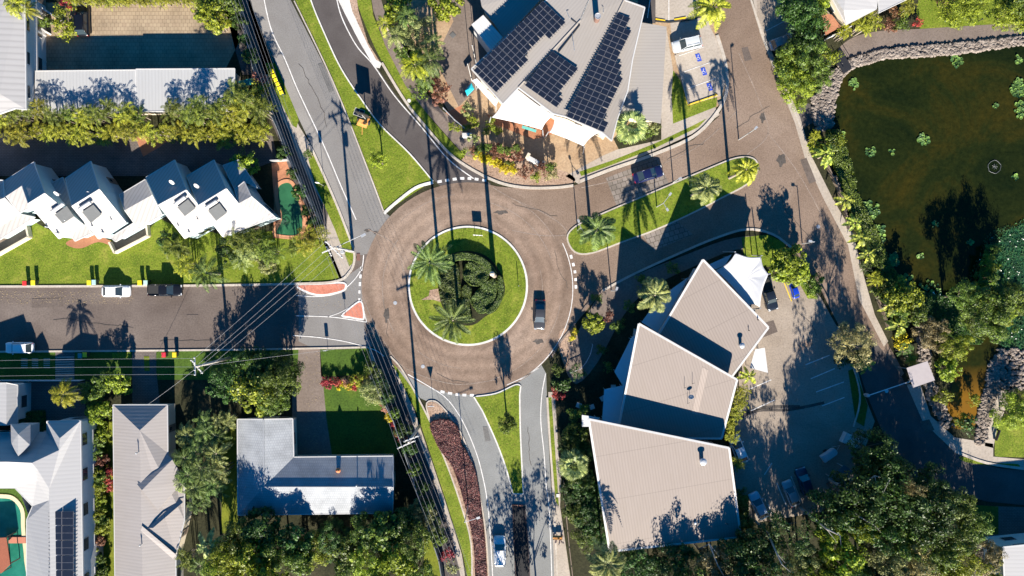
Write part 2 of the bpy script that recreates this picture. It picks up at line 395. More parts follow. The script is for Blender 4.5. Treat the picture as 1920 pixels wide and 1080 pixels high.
def building(name, label, cat, roofs, outline, wallmat, group=None, trim=0.0, windows=True, wi=0.45, drop=0.18, th=0.16, z0=0.0, trimmat=None):
    """roofs: [(material, [planes])], a plane is [(px,py,z)...]; outline: roof outline [(px,py,z)...] the walls follow"""
    O = [g(*p) for p in outline]
    cx = sum(p.x for p in O)/len(O); cy = sum(p.y for p in O)/len(O)
    root = empty(name, (cx, cy, z0), label, cat, group)
    at = (cx, cy, z0)
    for mat, planes in roofs:
        me, bnd = roof_mesh([[g(*p) for p in pl] for pl in planes], th)
        rf = link('roof', me, mat, root, at)
        if trim:
            m = MB()
            for a, b_ in bnd:
                d = b_-a
                if d.length < 0.3: continue
                nn = Vector((-d.y, d.x, 0)).normalized()*trim/2; u = Vector((0, 0, 0.04)); dn = Vector((0, 0, -th-0.05))
                m.add([a+nn+u, b_+nn+u, b_-nn+u, a-nn+u, a+nn+dn, b_+nn+dn, b_-nn+dn, a-nn+dn],
                      [(0, 1, 2, 3), (7, 6, 5, 4), (0, 4, 5, 1), (1, 5, 6, 2), (2, 6, 7, 3), (3, 7, 4, 0)])
            tr = m.build('roof_trim', trimmat or TRIM, rf)
            for v in tr.data.vertices: v.co -= Vector(at)
    W = [(p[0], p[1], p[2]-drop) for p in inset([tuple(p) for p in O], wi)]
    wall = MB().prism(W, z0, None).build('wall', wallmat, root, at)
    if windows:
        n = len(W); ar = sum(W[i][0]*W[(i+1) % n][1]-W[(i+1) % n][0]*W[i][1] for i in range(n)); sgn = -1 if ar > 0 else 1
        cnt = 0
        for i in range(n):
            a, b_ = Vector(W[i]), Vector(W[(i+1) % n]); d = Vector((b_.x-a.x, b_.y-a.y, 0)); L = d.length
            if L < 3.2: continue
            d.normalize(); nn = Vector((-d.y, d.x, 0))*sgn; ht = min(a.z, b_.z)-z0
            k = max(1, int(L/4.5)); 
            for j in range(k):
                if cnt > 24: break
                q = Vector((a.x, a.y, 0)) + d*(L*(j+0.5)/k); ang = math.atan2(d.y, d.x)
                isdoor = (j == 0 and i % 3 == 1)
                ww, wh, zc = (0.95, 2.1, 1.07) if isdoor else (1.8, 1.15, 1.65)
                for zf in ([0] if ht < 5 else [0, 2.7]):
                    if zf: ww, wh, zc, dr = 1.8, 1.15, 1.65, False
                    else: dr = isdoor
                    fr = MB().box(*(q+nn*0.03), ww+0.16, 0.1, wh+0.16, ang)
                    fr.v = [(x, y, z+zc+zf+z0) for x, y, z in fr.v]
                    f = fr.build('door' if dr else 'window', WOOD if dr else TRIM, root); cnt += 1
                    pm = MB().box(*(q+nn*0.075), (ww if not dr else 0.5), 0.04, (wh if not dr else 0.7), ang)
                    pm.v = [(x, y, z+zc+zf+z0+(0.5 if dr else 0)) for x, y, z in pm.v]
                    p_ = pm.build('pane', GLASS, f)
                    for o_ in (f, p_):
                        for v in o_.data.vertices: v.co -= Vector(at)
    return root, at
def part(root, at, name, mb, mat, sm=False, parent=None):
    o = mb.build(name, mat, parent or root, None, sm)
    for v in o.data.vertices: v.co -= Vector(at)
    return o

def wear_mat():
    "brown asphalt polished into rings by circling tyres"
    m, nt, b = newmat('circling_worn_asphalt')
    tc = nd(nt, "ShaderNodeTexCoord"); mp = nd(nt, "ShaderNodeMapping"); mp.inputs["Location"].default_value = (6.875, -0.333, 0)
    nt.links.new(tc.outputs["Object"], mp.inputs[0])
    ln = nd(nt, "ShaderNodeVectorMath", operation='LENGTH'); nt.links.new(mp.outputs[0], ln.inputs[0])
    wob = noise(nt, 0.18, 4, 0.6); mw = nd(nt, "ShaderNodeMath", operation='MULTIPLY_ADD'); mw.inputs[1].default_value = 2.2; nt.links.new(wob, mw.inputs[0]); nt.links.new(ln.outputs["Value"], mw.inputs[2])
    dv = nd(nt, "ShaderNodeMapRange"); dv.inputs[1].default_value = 9.5; dv.inputs[2].default_value = 18.5; nt.links.new(mw.outputs[0], dv.inputs[0])
    rings = ramp(nt, dv.outputs[0], [(0, (.74, .73, .72)), (.14, (.82, .81, .8)), (.24, (1.16, 1.15, 1.14)), (.34, (.9, .89, .88)), (.46, (1.18, 1.17, 1.15)), (.56, (.93, .92, .91)), (.66, (1.14, 1.13, 1.12)), (.78, (.78, .77, .76)), (.9, (.92, .91, .9)), (1, (.78, .77, .76))])
    base = ramp(nt, noise(nt, 0.1, 6, 0.65, dist=.8), [(.3, (0.17, 0.117, 0.086)), (.5, (0.235, 0.17, 0.13)), (.7, (0.3, 0.226, 0.178))])
    fine = ramp(nt, noise(nt, 5.0, 6, 0.75), [(.32, (.68, .68, .68)), (.5, (1, 1, 1)), (.7, (1.25, 1.25, 1.25))])
    mid = ramp(nt, noise(nt, 0.7, 5, 0.7, dist=1.5), [(.35, (.84, .83, .82)), (.55, (1, 1, 1)), (.75, (1.12, 1.12, 1.12))])
    cc = mix(nt, mix(nt, mix(nt, base, rings, 1.0, 'MULTIPLY'), fine, 1.0, 'MULTIPLY'), mid, 1.0, 'MULTIPLY')
    nt.links.new(cc, b.inputs["Base Color"]); b.inputs["Roughness"].default_value = .85; b.inputs["Specular IOR Level"].default_value = .25
    return m
A_RING = wear_mat()
A_SEAM = G('pale_tar_seam', [(0.2, 0.155, 0.125), (0.26, 0.205, 0.17), (0.33, 0.27, 0.22)], 0.6, 5, fine=.5)
A_STAIN = G('dark_oil_stain', [(0.05, 0.045, 0.042), (0.09, 0.078, 0.07), (0.13, 0.11, 0.1)], 0.8, 5, fine=.5)
WEEDM = G('weed_covered_water', [(0.005, 0.035, 0.018), (0.012, 0.07, 0.026), (0.045, 0.115, 0.015)], 0.35, 4, fine=.6)
# ------------------------------------------------------------------ plants
LM = {
 'green': leafmat('green_leaves', (0.018, 0.042, 0.008), (0.178, 0.253, 0.029)),
 'bright': leafmat('bright_leaves', (0.05, 0.085, 0.008), (0.401, 0.461, 0.037), 0.3),
 'deep': leafmat('deep_green_leaves', (0.010, 0.032, 0.008), (0.075, 0.15, 0.022)),
 'pale': leafmat('pale_leaves', (0.05, 0.07, 0.02), (0.417, 0.432, 0.163), 0.25),
 'yellow': leafmat('yellow_leaves', (0.25, 0.2, 0.01), (0.893, 0.744, 0.029), 0.3),
 'red': leafmat('red_leaves', (0.10, 0.015, 0.015), (0.625, 0.074, 0.074), 0.25),
 'pink': leafmat('pink_leaves', (0.16, 0.06, 0.04), (0.744, 0.372, 0.268), 0.25),
 'bronze': leafmat('bronze_leaves', (0.06, 0.022, 0.016), (0.298, 0.134, 0.074), 0.25),
 'plum': leafmat('plum_leaves', (0.04, 0.016, 0.018), (0.33, 0.14, 0.13), 0.2),
 'tan': leafmat('tan_needles', (0.06, 0.055, 0.018), (0.401, 0.336, 0.149), 0.2),
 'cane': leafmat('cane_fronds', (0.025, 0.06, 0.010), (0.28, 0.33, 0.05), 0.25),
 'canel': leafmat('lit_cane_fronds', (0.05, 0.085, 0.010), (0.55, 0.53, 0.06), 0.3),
 'palm': leafmat('palm_fronds', (0.025, 0.06, 0.018), (0.238, 0.327, 0.089), 0.2),
 'palml': leafmat('light_palm_fronds', (0.06, 0.10, 0.03), (0.506, 0.550, 0.194), 0.25),
 'palmy': leafmat('yellow_palm_fronds', (0.10, 0.13, 0.01), (0.625, 0.625, 0.060), 0.3),
 'banana': leafmat('broad_leaves', (0.09, 0.13, 0.02), (0.566, 0.595, 0.089), 0.3),
 'hedge': leafmat('hedge_leaves', (0.014, 0.034, 0.010), (0.149, 0.201, 0.045), 0.2),
 'lily': leafmat('lily_pad_green', (0.03, 0.09, 0.03), (0.209, 0.357, 0.074), 0.1),
 'weed': leafmat('pond_weed_green', (0.006, 0.03, 0.012), (0.03, 0.1, 0.025), 0.1, 0.8),
 'white': leafmat('white_petals', (0.6, 0.6, 0.5), (1.191, 1.191, 1.116), 0.1),
}
def rnd(a, b): return random.uniform(a, b)
def leaf(vs, fs, p, size, nrm, asp=0.55):
    "one leaf: a rhombus folded a little, about `size` long"
    a = nrm.cross(Vector((rnd(-1, 1), rnd(-1, 1), rnd(-1, 1))))
    if a.length < 1e-3: a = Vector((1, 0, 0))
    a.normalize(); b_ = nrm.cross(a).normalized(); n = len(vs)
    vs += [tuple(p-a*size*.5), tuple(p+b_*size*.5*asp), tuple(p+a*size*.5), tuple(p-b_*size*.5*asp)]
    fs.append((n, n+1, n+2, n+3))
def crown_mesh(name, seed, nc=62, nl=100, ls=0.075, cl=0.24, flat=0.75, low=-0.75, asp=0.6, open_=0.0):
    random.seed(seed); vs = []; fs = []
    lob = [(rnd(0, 6.28), rnd(0.72, 1.0)) for _ in range(5)]
    for i in range(nc):
        z = rnd(low, 1.0); t = rnd(0, 6.283); rr = math.sqrt(max(0, 1-z*z)) if z > 0 else 1-0.35*abs(z)
        k = 1.0
        for la, lk in lob:
            if abs((t-la+math.pi) % (2*math.pi)-math.pi) < 0.5: k = lk
        sh = rnd(0.62, 1.0)*k if random.random() > 0.25 else rnd(0.2, 0.6)
        cpt = Vector((math.cos(t)*rr*sh, math.sin(t)*rr*sh, z*flat*sh))
        c_r = cl*rnd(0.6, 1.25); lk_ = rnd(0.65, 1.45)
        for j in range(int(nl*rnd(0.6, 1.2))):
            d = Vector((random.gauss(0, 1), random.gauss(0, 1), random.gauss(0, 0.8))); d.normalize(); r_ = c_r*(0.55+0.45*random.random())
            p = cpt + d*r_*Vector((1, 1, 0.7)).length/1.6
            nrm = (d*0.7 + Vector((0, 0, 0.5)) + Vector((rnd(-.6, .6), rnd(-.6, .6), rnd(-.3, .6)))).normalized()
            leaf(vs, fs, p, ls*lk_*rnd(0.6, 1.35), nrm, asp)
    me = bpy.data.meshes.new(name); me.from_pydata(vs, [], fs); me.update(); return me
def frond(vs, fs, base, az, L, rise, droop, nl, lw, ll, vee=0.35, az2=0.0, taper=True, stem=0.012):
    "one feather frond: an arched midrib and two rows of leaflets"
    d = Vector((math.cos(az), math.sin(az), 0)); side = Vector((-d.y, d.x, 0)); pts = []; N = 10
    bend = rnd(-0.15, 0.15)
    for i in range(N+1):
        t = i/N; pts.append(base + d*L*(t*(1-0.12*t)) + side*bend*L*t*t + Vector((0, 0, L*(rise*t - droop*t*t))))
    n = len(vs)
    for i, p in enumerate(pts):
        w = L*stem*(1-0.7*i/N); vs += [tuple(p-side*w), tuple(p+side*w)]
    for i in range(N): fs.append((n+2*i, n+2*i+1, n+2*i+3, n+2*i+2))
    for j in range(nl):
        t = 0.14+0.86*(j+0.5)/nl; u = t*N; i = min(N-1, int(u)); p = pts[i].lerp(pts[i+1], u-i); tg = (pts[i+1]-pts[i]).normalized()
        prof = (math.sin(math.pi*min(1, t*0.92+0.08))**0.6 if taper else 1)*ll*L
        for sgn in (-1, 1):
            fw = 0.55+0.5*t + rnd(-.12, .12)
            dr = (side*sgn*(1.0) + tg*fw + Vector((0, 0, vee+rnd(-.15, .1)))).normalized()
            tip = p + dr*prof*rnd(0.85, 1.1) + Vector((0, 0, -0.28*prof*(1-vee)))
            mid = p + dr*prof*0.5
            wv = tg*lw*L*0.5; n = len(vs)
            vs += [tuple(p-wv*0.5), tuple(p+wv*0.5), tuple(mid+wv), tuple(tip), tuple(mid-wv)]
            fs.append((n, n+1, n+2, n+3, n+4))
def palm_crown(name, seed, nf=18, nl=20, lw=0.035, ll=0.22, rise=(0.1, 0.9), droop=(0.45, 0.9), vee=0.2, stem=0.012, L=(0.85, 1.05)):
    random.seed(seed); vs = []; fs = []
    for i in range(nf):
        az = i*2.39996+rnd(-.15, .15); k = i/nf
        rs = rise[1]+(rise[0]-rise[1])*(k**0.8); dp = droop[0]+(droop[1]-droop[0])*rnd(0.2, 1)
        LL = rnd(*L)*(0.72 + 0.3*k)*(0.8 if random.random() < .15 else 1)
        frond(vs, fs, Vector((0.02*math.cos(az), 0.02*math.sin(az), 0)), az, LL, rs, dp, nl, lw, ll, vee, stem=stem)
    me = bpy.data.meshes.new(name); me.from_pydata(vs, [], fs); me.update(); return me
def cane_mesh(name, seed, ns=9, nf=6, spread=0.45):
    "a clump of many thin palm stems, each with a small crown"
    random.seed(seed); vs = []; fs = []
    for s_ in range(ns):
        t = rnd(0, 6.283); r_ = spread*math.sqrt(random.random()); base = Vector((r_*math.cos(t), r_*math.sin(t), rnd(-0.45, 0.15)))
        for i in range(nf):
            az = i*6.283/nf+rnd(-.4, .4)
            frond(vs, fs, base, az, rnd(0.42, 0.7), rnd(0.5, 1.0), rnd(0.5, 1.0), 12, 0.05, 0.24, 0.25, stem=0.014)
    me = bpy.data.meshes.new(name); me.from_pydata(vs, [], fs); me.update(); return me
def fan_crown(name, seed, nf=20):
    random.seed(seed); vs = []; fs = []
    for i in range(nf):
        az = i*2.39996; k = i/nf; el = 1.2-1.5*k; Lp = rnd(0.35, 0.5)
        d = Vector((math.cos(az)*math.cos(el), math.sin(az)*math.cos(el), math.sin(el))); tip = d*Lp
        sd_ = Vector((-math.sin(az), math.cos(az), 0)); n = len(vs)
        vs += [tuple(-sd_*.01), tuple(sd_*.01), tuple(tip+sd_*.01), tuple(tip-sd_*.01)]; fs.append((n, n+1, n+2, n+3))
        fwd = (d + Vector((0, 0, -0.5))).normalized()
        for j in range(15):
            a = (j-7)/7*1.5; dr = (fwd*math.cos(a)+sd_*math.sin(a)).normalized(); e_ = tip+dr*rnd(0.42, 0.5)*(1-0.12*abs(a))+Vector((0, 0, -0.06*abs(a)))
            w = fwd.cross(dr); wv = (sd_*math.cos(a)-fwd*math.sin(a))*0.03; mid = tip+dr*0.3; n = len(vs)
            vs += [tuple(tip), tuple(mid+wv+Vector((0, 0, .01))), tuple(e_), tuple(mid-wv)]; fs.append((n, n+1, n+2, n+3))
    me = bpy.data.meshes.new(name); me.from_pydata(vs, [], fs); me.update(); return me
def banana_crown(name, seed, nf=8):
    "a few broad paddle leaves with a pale midrib"
    random.seed(seed); vs = []; fs = []
    for i in range(nf):
        az = i*6.283/nf+rnd(-.3, .3); d = Vector((math.cos(az), math.sin(az), 0)); sd_ = Vector((-d.y, d.x, 0)); L = rnd(0.75, 1.05); rs = rnd(0.35, 0.8); dp = rnd(0.7, 1.1); N = 9
        wob = rnd(-.2, .2)
        P = [d*L*t+sd_*wob*L*t*t+Vector((0, 0, L*(rs*t-dp*t*t))) for t in [k/N for k in range(N+1)]]
        for sgn in (-1, 1):
            for k in range(1, N):
                t0, t1 = k/N, (k+1)/N
                w0 = 0.19*L*math.sin(math.pi*min(1, t0*0.95))**0.55*rnd(0.75, 1.05); w1 = 0.19*L*math.sin(math.pi*min(1, t1*0.95))**0.55 if k < N-1 else 0.02
                n = len(vs)
                vs += [tuple(P[k]), tuple(P[k+1]), tuple(P[k+1]+sd_*sgn*w1+Vector((0, 0, 0.05+rnd(-.02, .02)))), tuple(P[k]+d*0.02+sd_*sgn*w0+Vector((0, 0, 0.05+rnd(-.02, .02))))]
                fs.append((n, n+1, n+2, n+3) if sgn < 0 else (n+3, n+2, n+1, n))
    me = bpy.data.meshes.new(name); me.from_pydata(vs, [], fs); me.update(); return me
random.seed(3)
CM = {
 'broad': [crown_mesh('broad_crown', 10+i) for i in range(4)],
 'fine': [crown_mesh('fine_crown', 20+i, nc=84, nl=115, ls=0.058, cl=0.2, asp=0.5) for i in range(3)],
 'clumpy': [crown_mesh('clumpy_crown', 30+i, nc=48, nl=90, ls=0.095, cl=0.23, asp=0.7) for i in range(3)],
 'open': [crown_mesh('open_crown', 35+i, nc=34, nl=80, ls=0.075, cl=0.2, asp=0.45, flat=0.9) for i in range(3)],
 'needle': [crown_mesh('needle_crown', 40, nc=80, nl=90, ls=0.085, cl=0.17, asp=0.16, low=-0.2, flat=0.7)],
 'shrub': [crown_mesh('shrub_crown', 50+i, nc=22, nl=42, ls=0.16, cl=0.32, flat=0.8, low=-0.1, asp=0.55) for i in range(4)],
 'spiky': [crown_mesh('spiky_crown', 60+i, nc=20, nl=40, ls=0.3, cl=0.3, flat=0.8, low=-0.1, asp=0.22) for i in range(3)],
 'palm': [palm_crown('palm_crown', 70+i) for i in range(4)],
 'fat': [palm_crown('full_palm_crown', 80+i, nf=19, nl=22, lw=0.05, ll=0.26, rise=(0.0, 1.0), droop=(0.55, 1.0), vee=0.55, stem=0.02) for i in range(3)],
 'stiff': [palm_crown('stiff_palm_crown', 90+i, nf=26, nl=26, lw=0.03, ll=0.17, rise=(-0.1, 1.1), droop=(0.3, 0.5), vee=0.45) for i in range(2)],
 'cane': [cane_mesh('cane_palm_crown', 100+i) for i in range(5)],
 'fan': [fan_crown('fan_palm_crown', 110+i) for i in range(2)],
 'banana': [banana_crown('broad_leaf_crown', 120+i) for i in range(3)],
}
def trunk_mesh(name, kind, seed):
    random.seed(repr(seed)); m = MB()
    if kind == 'palm':
        b_ = rnd(-.02, .02); P = [(b_*math.sin(t*3), 0, t) for t in [k/12 for k in range(13)]]
        m.tube(P, [1.25-0.45*k/12 + (0.06 if k % 2 else 0) for k in range(13)], 9)
    elif kind == 'tree':
        H_, r0, sp = seed; m.tube([(0, 0, 0), (0.05, 0, .3*H_), (-.05, .04, .66*H_)], [r0, r0*.8, r0*.6], 8)
        for i in range(6):
            a = i*1.05+rnd(-.3, .3); r1 = sp*rnd(.35, .55); z0 = H_*(.42+.04*i)
            m.tube([(0, 0, z0), (r1*math.cos(a)*.6, r1*math.sin(a)*.6, z0+.3*(H_-z0)+.2), (r1*1.4*math.cos(a), r1*1.4*math.sin(a), z0+.8*(H_-z0))], [r0*.45, r0*.3, r0*.1], 6)
    else:
        for i in range(6):
            a = i*1.05; m.tube([(2*math.cos(a), 2*math.sin(a), 0), (2.8*math.cos(a), 2.8*math.sin(a), 1)], [.35, .22], 6)
    return m.mesh(name, True)
TM = {k: trunk_mesh(k+'_trunk', k, 5) for k in ('palm', 'canes')}
# trunk meshes are unit height; radii above are scaled by the trunk radius in x and y
random.seed(99)
NP = [0]
def plant(kind, tint, px, py, r, h, label, cat='tree', name=None, group=None, sq=1.0, var=None, tilt=0.0, tr=None, zf=None):
    """px,py: where the middle of the crown shows; r: crown radius in metres; h: height of the crown's middle"""
    if kind in ('broad', 'fine', 'clumpy', 'open', 'needle') and zf is None:
        zf = max(0.9, 0.5*h/r); h = h*0.62          # crown hangs from the top h down to about a third of it
    p = g(px, py, h); meshes = CM[kind]; NP[0] += 1
    me = meshes[(NP[0] if var is None else var) % len(meshes)]
    low = kind in ('shrub', 'spiky')
    nm = name or ('shrub' if low else 'palm_tree' if kind in ('palm', 'fat', 'stiff', 'fan', 'banana') else 'cane_palm' if kind == 'cane' else 'tree')
    rz = rnd(0, 6.283)
    def crown(parent):
        o = bpy.data.objects.new('crown' if parent else nm, me); COL.objects.link(o)
        if len(me.materials) == 0: me.materials.append(LM[tint])
        o.material_slots[0].link = 'OBJECT'; o.material_slots[0].material = LM[tint]
        return o
    zs = r*(zf if zf else 1.0)
    if low:
        o = crown(None); o.location = (p.x, p.y, max(0.05, h-r*0.3)); o.scale = (r, r*sq, zs); o.rotation_euler = (0, 0, rz); return tag(o, label, cat, group)
    root = empty(nm, (p.x, p.y, 0), label, cat, group)
    o = crown(root); o.parent = root; o.location = (0, 0, h); o.scale = (r, r*sq, zs); o.rotation_euler = (rnd(-tilt, tilt), rnd(-tilt, tilt), rz)
    tk = 'palm' if kind in ('palm', 'fat', 'stiff', 'fan', 'banana') else 'canes' if kind == 'cane' else 'tree'
    rad = tr or {'palm': 0.2, 'canes': 0.1, 'tree': 0.2}[tk]; key = tk
    if tk == 'tree':
        key = (round(h), round(r))
        if key not in TM: TM[key] = trunk_mesh('tree_trunk', 'tree', (float(key[0])+.3, 0.022*h+0.05, float(key[1])))
    t = bpy.data.objects.new('trunk', TM[key]); COL.objects.link(t); t.parent = root
    if not TM[key].materials: TM[key].materials.append(PBARK if tk != 'tree' else BARK)
    if tk == 'tree': pass
    elif tk == 'canes': t.scale = (rad*2, rad*2, h*0.9)
    else: t.scale = (rad, rad, h)
    t.rotation_euler = (0, 0, rz); return root
def foliage_patch(name, label, cat, pts, height, tint, n, ls, asp=0.6, mound=0.3, group=None, kind=None, parent=None, at=None):
    "clipped hedge or bed: leaves spread over the top and sides of a planted area"
    P = [tuple(g(p[0], p[1]))[:2] for p in pts]
    cx = sum(p[0] for p in P)/len(P); cy = sum(p[1] for p in P)/len(P); random.seed(int(abs(cx*13+cy*7))+n)
    tris = geometry.tessellate_polygon([[Vector((p[0], p[1], 0)) for p in P]]); T = []
    for t in tris:
        a, b_, c_ = [Vector((*P[i], 0)) for i in t]; T.append((((b_-a).cross(c_-a)).length/2, a, b_, c_))
    tot = sum(t[0] for t in T); vs = []; fs = []
    for ar, a, b_, c_ in T:
        for _ in range(int(n*ar/tot+random.random())):
            u, v = random.random(), random.random()
            if u+v > 1: u, v = 1-u, 1-v
            p = a+(b_-a)*u+(c_-a)*v; wv = 0.5+0.25*math.sin(p.x*2.1+math.sin(p.y*1.7)*2)+0.25*math.sin(p.y*2.7+p.x*.9)
            p = p+Vector((0, 0, height*(1-mound*wv)*(1 if random.random() < 0.75 else random.random())))
            leaf(vs, fs, p, ls*rnd(0.6, 1.3), Vector((rnd(-.8, .8), rnd(-.8, .8), 1)).normalized(), asp)
    for i in range(len(P)):
        a = Vector((*P[i], 0)); b_ = Vector((*P[(i+1) % len(P)], 0))
        for _ in range(int((b_-a).length*height*n/tot*0.8)):
            p = a.lerp(b_, random.random())+Vector((rnd(-.08, .08), rnd(-.08, .08), rnd(0, height*(1-mound*.5)))); d = (b_-a).normalized()
            leaf(vs, fs, p, ls*rnd(.6, 1.3), Vector((-d.y+rnd(-.5, .5), d.x+rnd(-.5, .5), rnd(0, .8))).normalized(), asp)
    me = bpy.data.meshes.new(name); me.from_pydata([(x-cx, y-cy, z) for x, y, z in vs], [], fs); me.update()
    o = link(name, me, LM[tint]); o.location = (cx, cy, 0.02); return tag(o, label, cat, group, kind)

# ------------------------------------------------------------------ vehicles
def car_parts(style):
    """meshes for one car, nose towards +x, ground at z 0. styles: hatch, suv, sedan, ute"""
    D = {'hatch': (4.4, 1.78, 1.47, [-2.2, -2.05, 1.0, 2.2], (-1.95, -1.2, 0.35, 1.15)),
         'suv': (4.75, 1.9, 1.72, None, (-2.2, -1.75, 0.45, 1.2)),
         'sedan': (4.75, 1.84, 1.46, None, (-1.75, -0.85, 0.35, 1.25)),
         'ute': (5.25, 1.9, 1.75, None, (-0.75, -0.5, 0.75, 1.45))}[style]
    L, W, Ht = D[0], D[1], D[2]; g0, g1, g2, g3 = D[4]; hb = 0.93 if style in ('suv', 'ute') else 0.86; hw = W/2
    out = {}
    st = []                                   # x, half width, z of top edge, z of centre
    N = 22
    for i in range(N+1):
        t = i/N; x = -L/2+L*t; q = abs(2*t-1)
        w = hw*(1-0.22*max(0, (q-0.72)/0.28)**2.2)
        zt = hb
        if x > g3: zt = hb-0.16*((x-g3)/(L/2-g3))**1.4-0.02
        elif x < g0 and style == 'sedan': zt = hb-0.02-0.05*((g0-x)/(L/2+g0))
        if i in (0, N): zt -= 0.14
        st.append((x, w, zt))
    m = MB(); ring = []
    for x, w, zt in st:
        z0 = 0.26 if abs(x) < L/2-0.35 else 0.34
        sec = [(-w*.86, z0), (-w*.99, .45), (-w, .62), (-w*.965, zt-.09), (-w*.88, zt-.015), (-w*.5, zt+.02), (0, zt+.03), (w*.5, zt+.02), (w*.88, zt-.015), (w*.965, zt-.09), (w, .62), (w*.99, .45), (w*.86, z0)]
        ring.append([(x, y, z) for y, z in sec])
    K = 13
    for r_ in ring: m.v += r_
    for i in range(N):
        for k in range(K-1): m.f.append((i*K+k, (i+1)*K+k, (i+1)*K+k+1, i*K+k+1))
        m.f.append((i*K+K-1, (i+1)*K+K-1, (i+1)*K, i*K))
    m.f.append(tuple(range(K))); m.f.append(tuple(N*K+k for k in range(K))[::-1])
    if style == 'ute':                        # hollow tray
        body = m
        t = MB(); x0, x1 = -L/2+.12, g0-.1
        t.box((x0+x1)/2, 0, hb+.02, x1-x0, W*.78, .05); out['tray'] = t
        for yy in (-1, 1): body.box((x0+x1)/2, yy*W*.43, hb+.09, x1-x0+.1, .08, .12)
        body.box(x0-.02, 0, hb+.09, .08, W*.86, .12)
    out['body'] = m
    gb, gt = hw*.87, hw*.70
    zr = Ht-0.05
    def quad(a, b_, c_, d): 
        q = MB(); q.add([a, b_, c_, d], [(0, 1, 2, 3)]); return q
    cab = MB(); zb = hb-.03                     # greenhouse glass
    cab.add([(g0, -gb*.94, zb), (g3, -gb*.95, zb), (g3, gb*.95, zb), (g0, gb*.94, zb), (g1, -gt, zr), (g2, -gt, zr), (g2, gt, zr), (g1, gt, zr)],
            [(0, 1, 5, 4), (2, 3, 7, 6)])
    out['side_windows'] = cab
    out['windscreen'] = quad((g3, -gb*.95, zb), (g3, gb*.95, zb), (g2, gt, zr), (g2, -gt, zr))
    out['rear_window'] = quad((g0, gb*.94, zb), (g0, -gb*.94, zb), (g1, -gt, zr), (g1, gt, zr))
    rf = MB(); n = 8; vv = []
    for i in range(n+1):
        x = g1+(g2-g1)*i/n; arch = math.sin(math.pi*i/n)*.045
        for y in (-1, -.55, 0, .55, 1): vv.append((x, y*gt*1.02, zr+.01+arch+(1-y*y)*.035))
    rf.add(vv, [(i*5+k, (i+1)*5+k, (i+1)*5+k+1, i*5+k+1) for i in range(n) for k in range(4)])
    for sy in (-1, 1):                        # pillars are painted metal
        rf.tube([(g0+.02, sy*gb*.95, zb), (g1, sy*gt*1.01, zr+.01), (g2, sy*gt*1.01, zr+.01), (g3-.02, sy*gb*.96, zb)], .045, 5)
        xm = (g1+g2)/2-.1; rf.tube([(xm, sy*gb*.955, zb), (xm, sy*gt*1.015, zr)], .035, 5)
        if style == 'suv': rf.tube([(g1+.15, sy*gt*.88, zr+.09), (g2-.1, sy*gt*.88, zr+.09)], .022, 5)
    out['roof'] = rf
    for s, nm in ((1, 'headlight'), (-1, 'tail_light')):
        out[nm] = [MB().box(s*(L/2-.13), sy*hw*.66, hb-.28 if s > 0 else hb-.2, .2, .34, .15) for sy in (-1, 1)]
    out['mirror'] = [MB().box(g3-.3, sy*(hw+.09), hb+.05, .14, .2, .13) for sy in (-1, 1)]
    wr = .34 if style in ('suv', 'ute') else .31; out['wr'] = wr
    out['axles'] = [(-L/2+.88, -1), (-L/2+.88, 1), (L/2-.86, -1), (L/2-.86, 1)]; out['hw'] = hw; out['L'] = L
    return out
CAR_CACHE = {}
def paint(name, col, metal=0.25):
    if min(col) > .45: metal = 0.0
    if name in MATS: return MATS[name]
    m, nt, b = newmat(name); b.inputs["Base Color"].default_value = (*col, 1); b.inputs["Metallic"].default_value = metal
    b.inputs["Roughness"].default_value = 0.28; b.inputs["Coat Weight"].default_value = 0.6; b.inputs["Coat Roughness"].default_value = 0.08
    MATS[name] = m; return m
LAMP = plain('clear_lamp_lens', (0.6, 0.62, 0.65), 0.15, wear=0); REDL = plain('red_lamp_lens', (0.45, 0.02, 0.02), 0.2, wear=0)
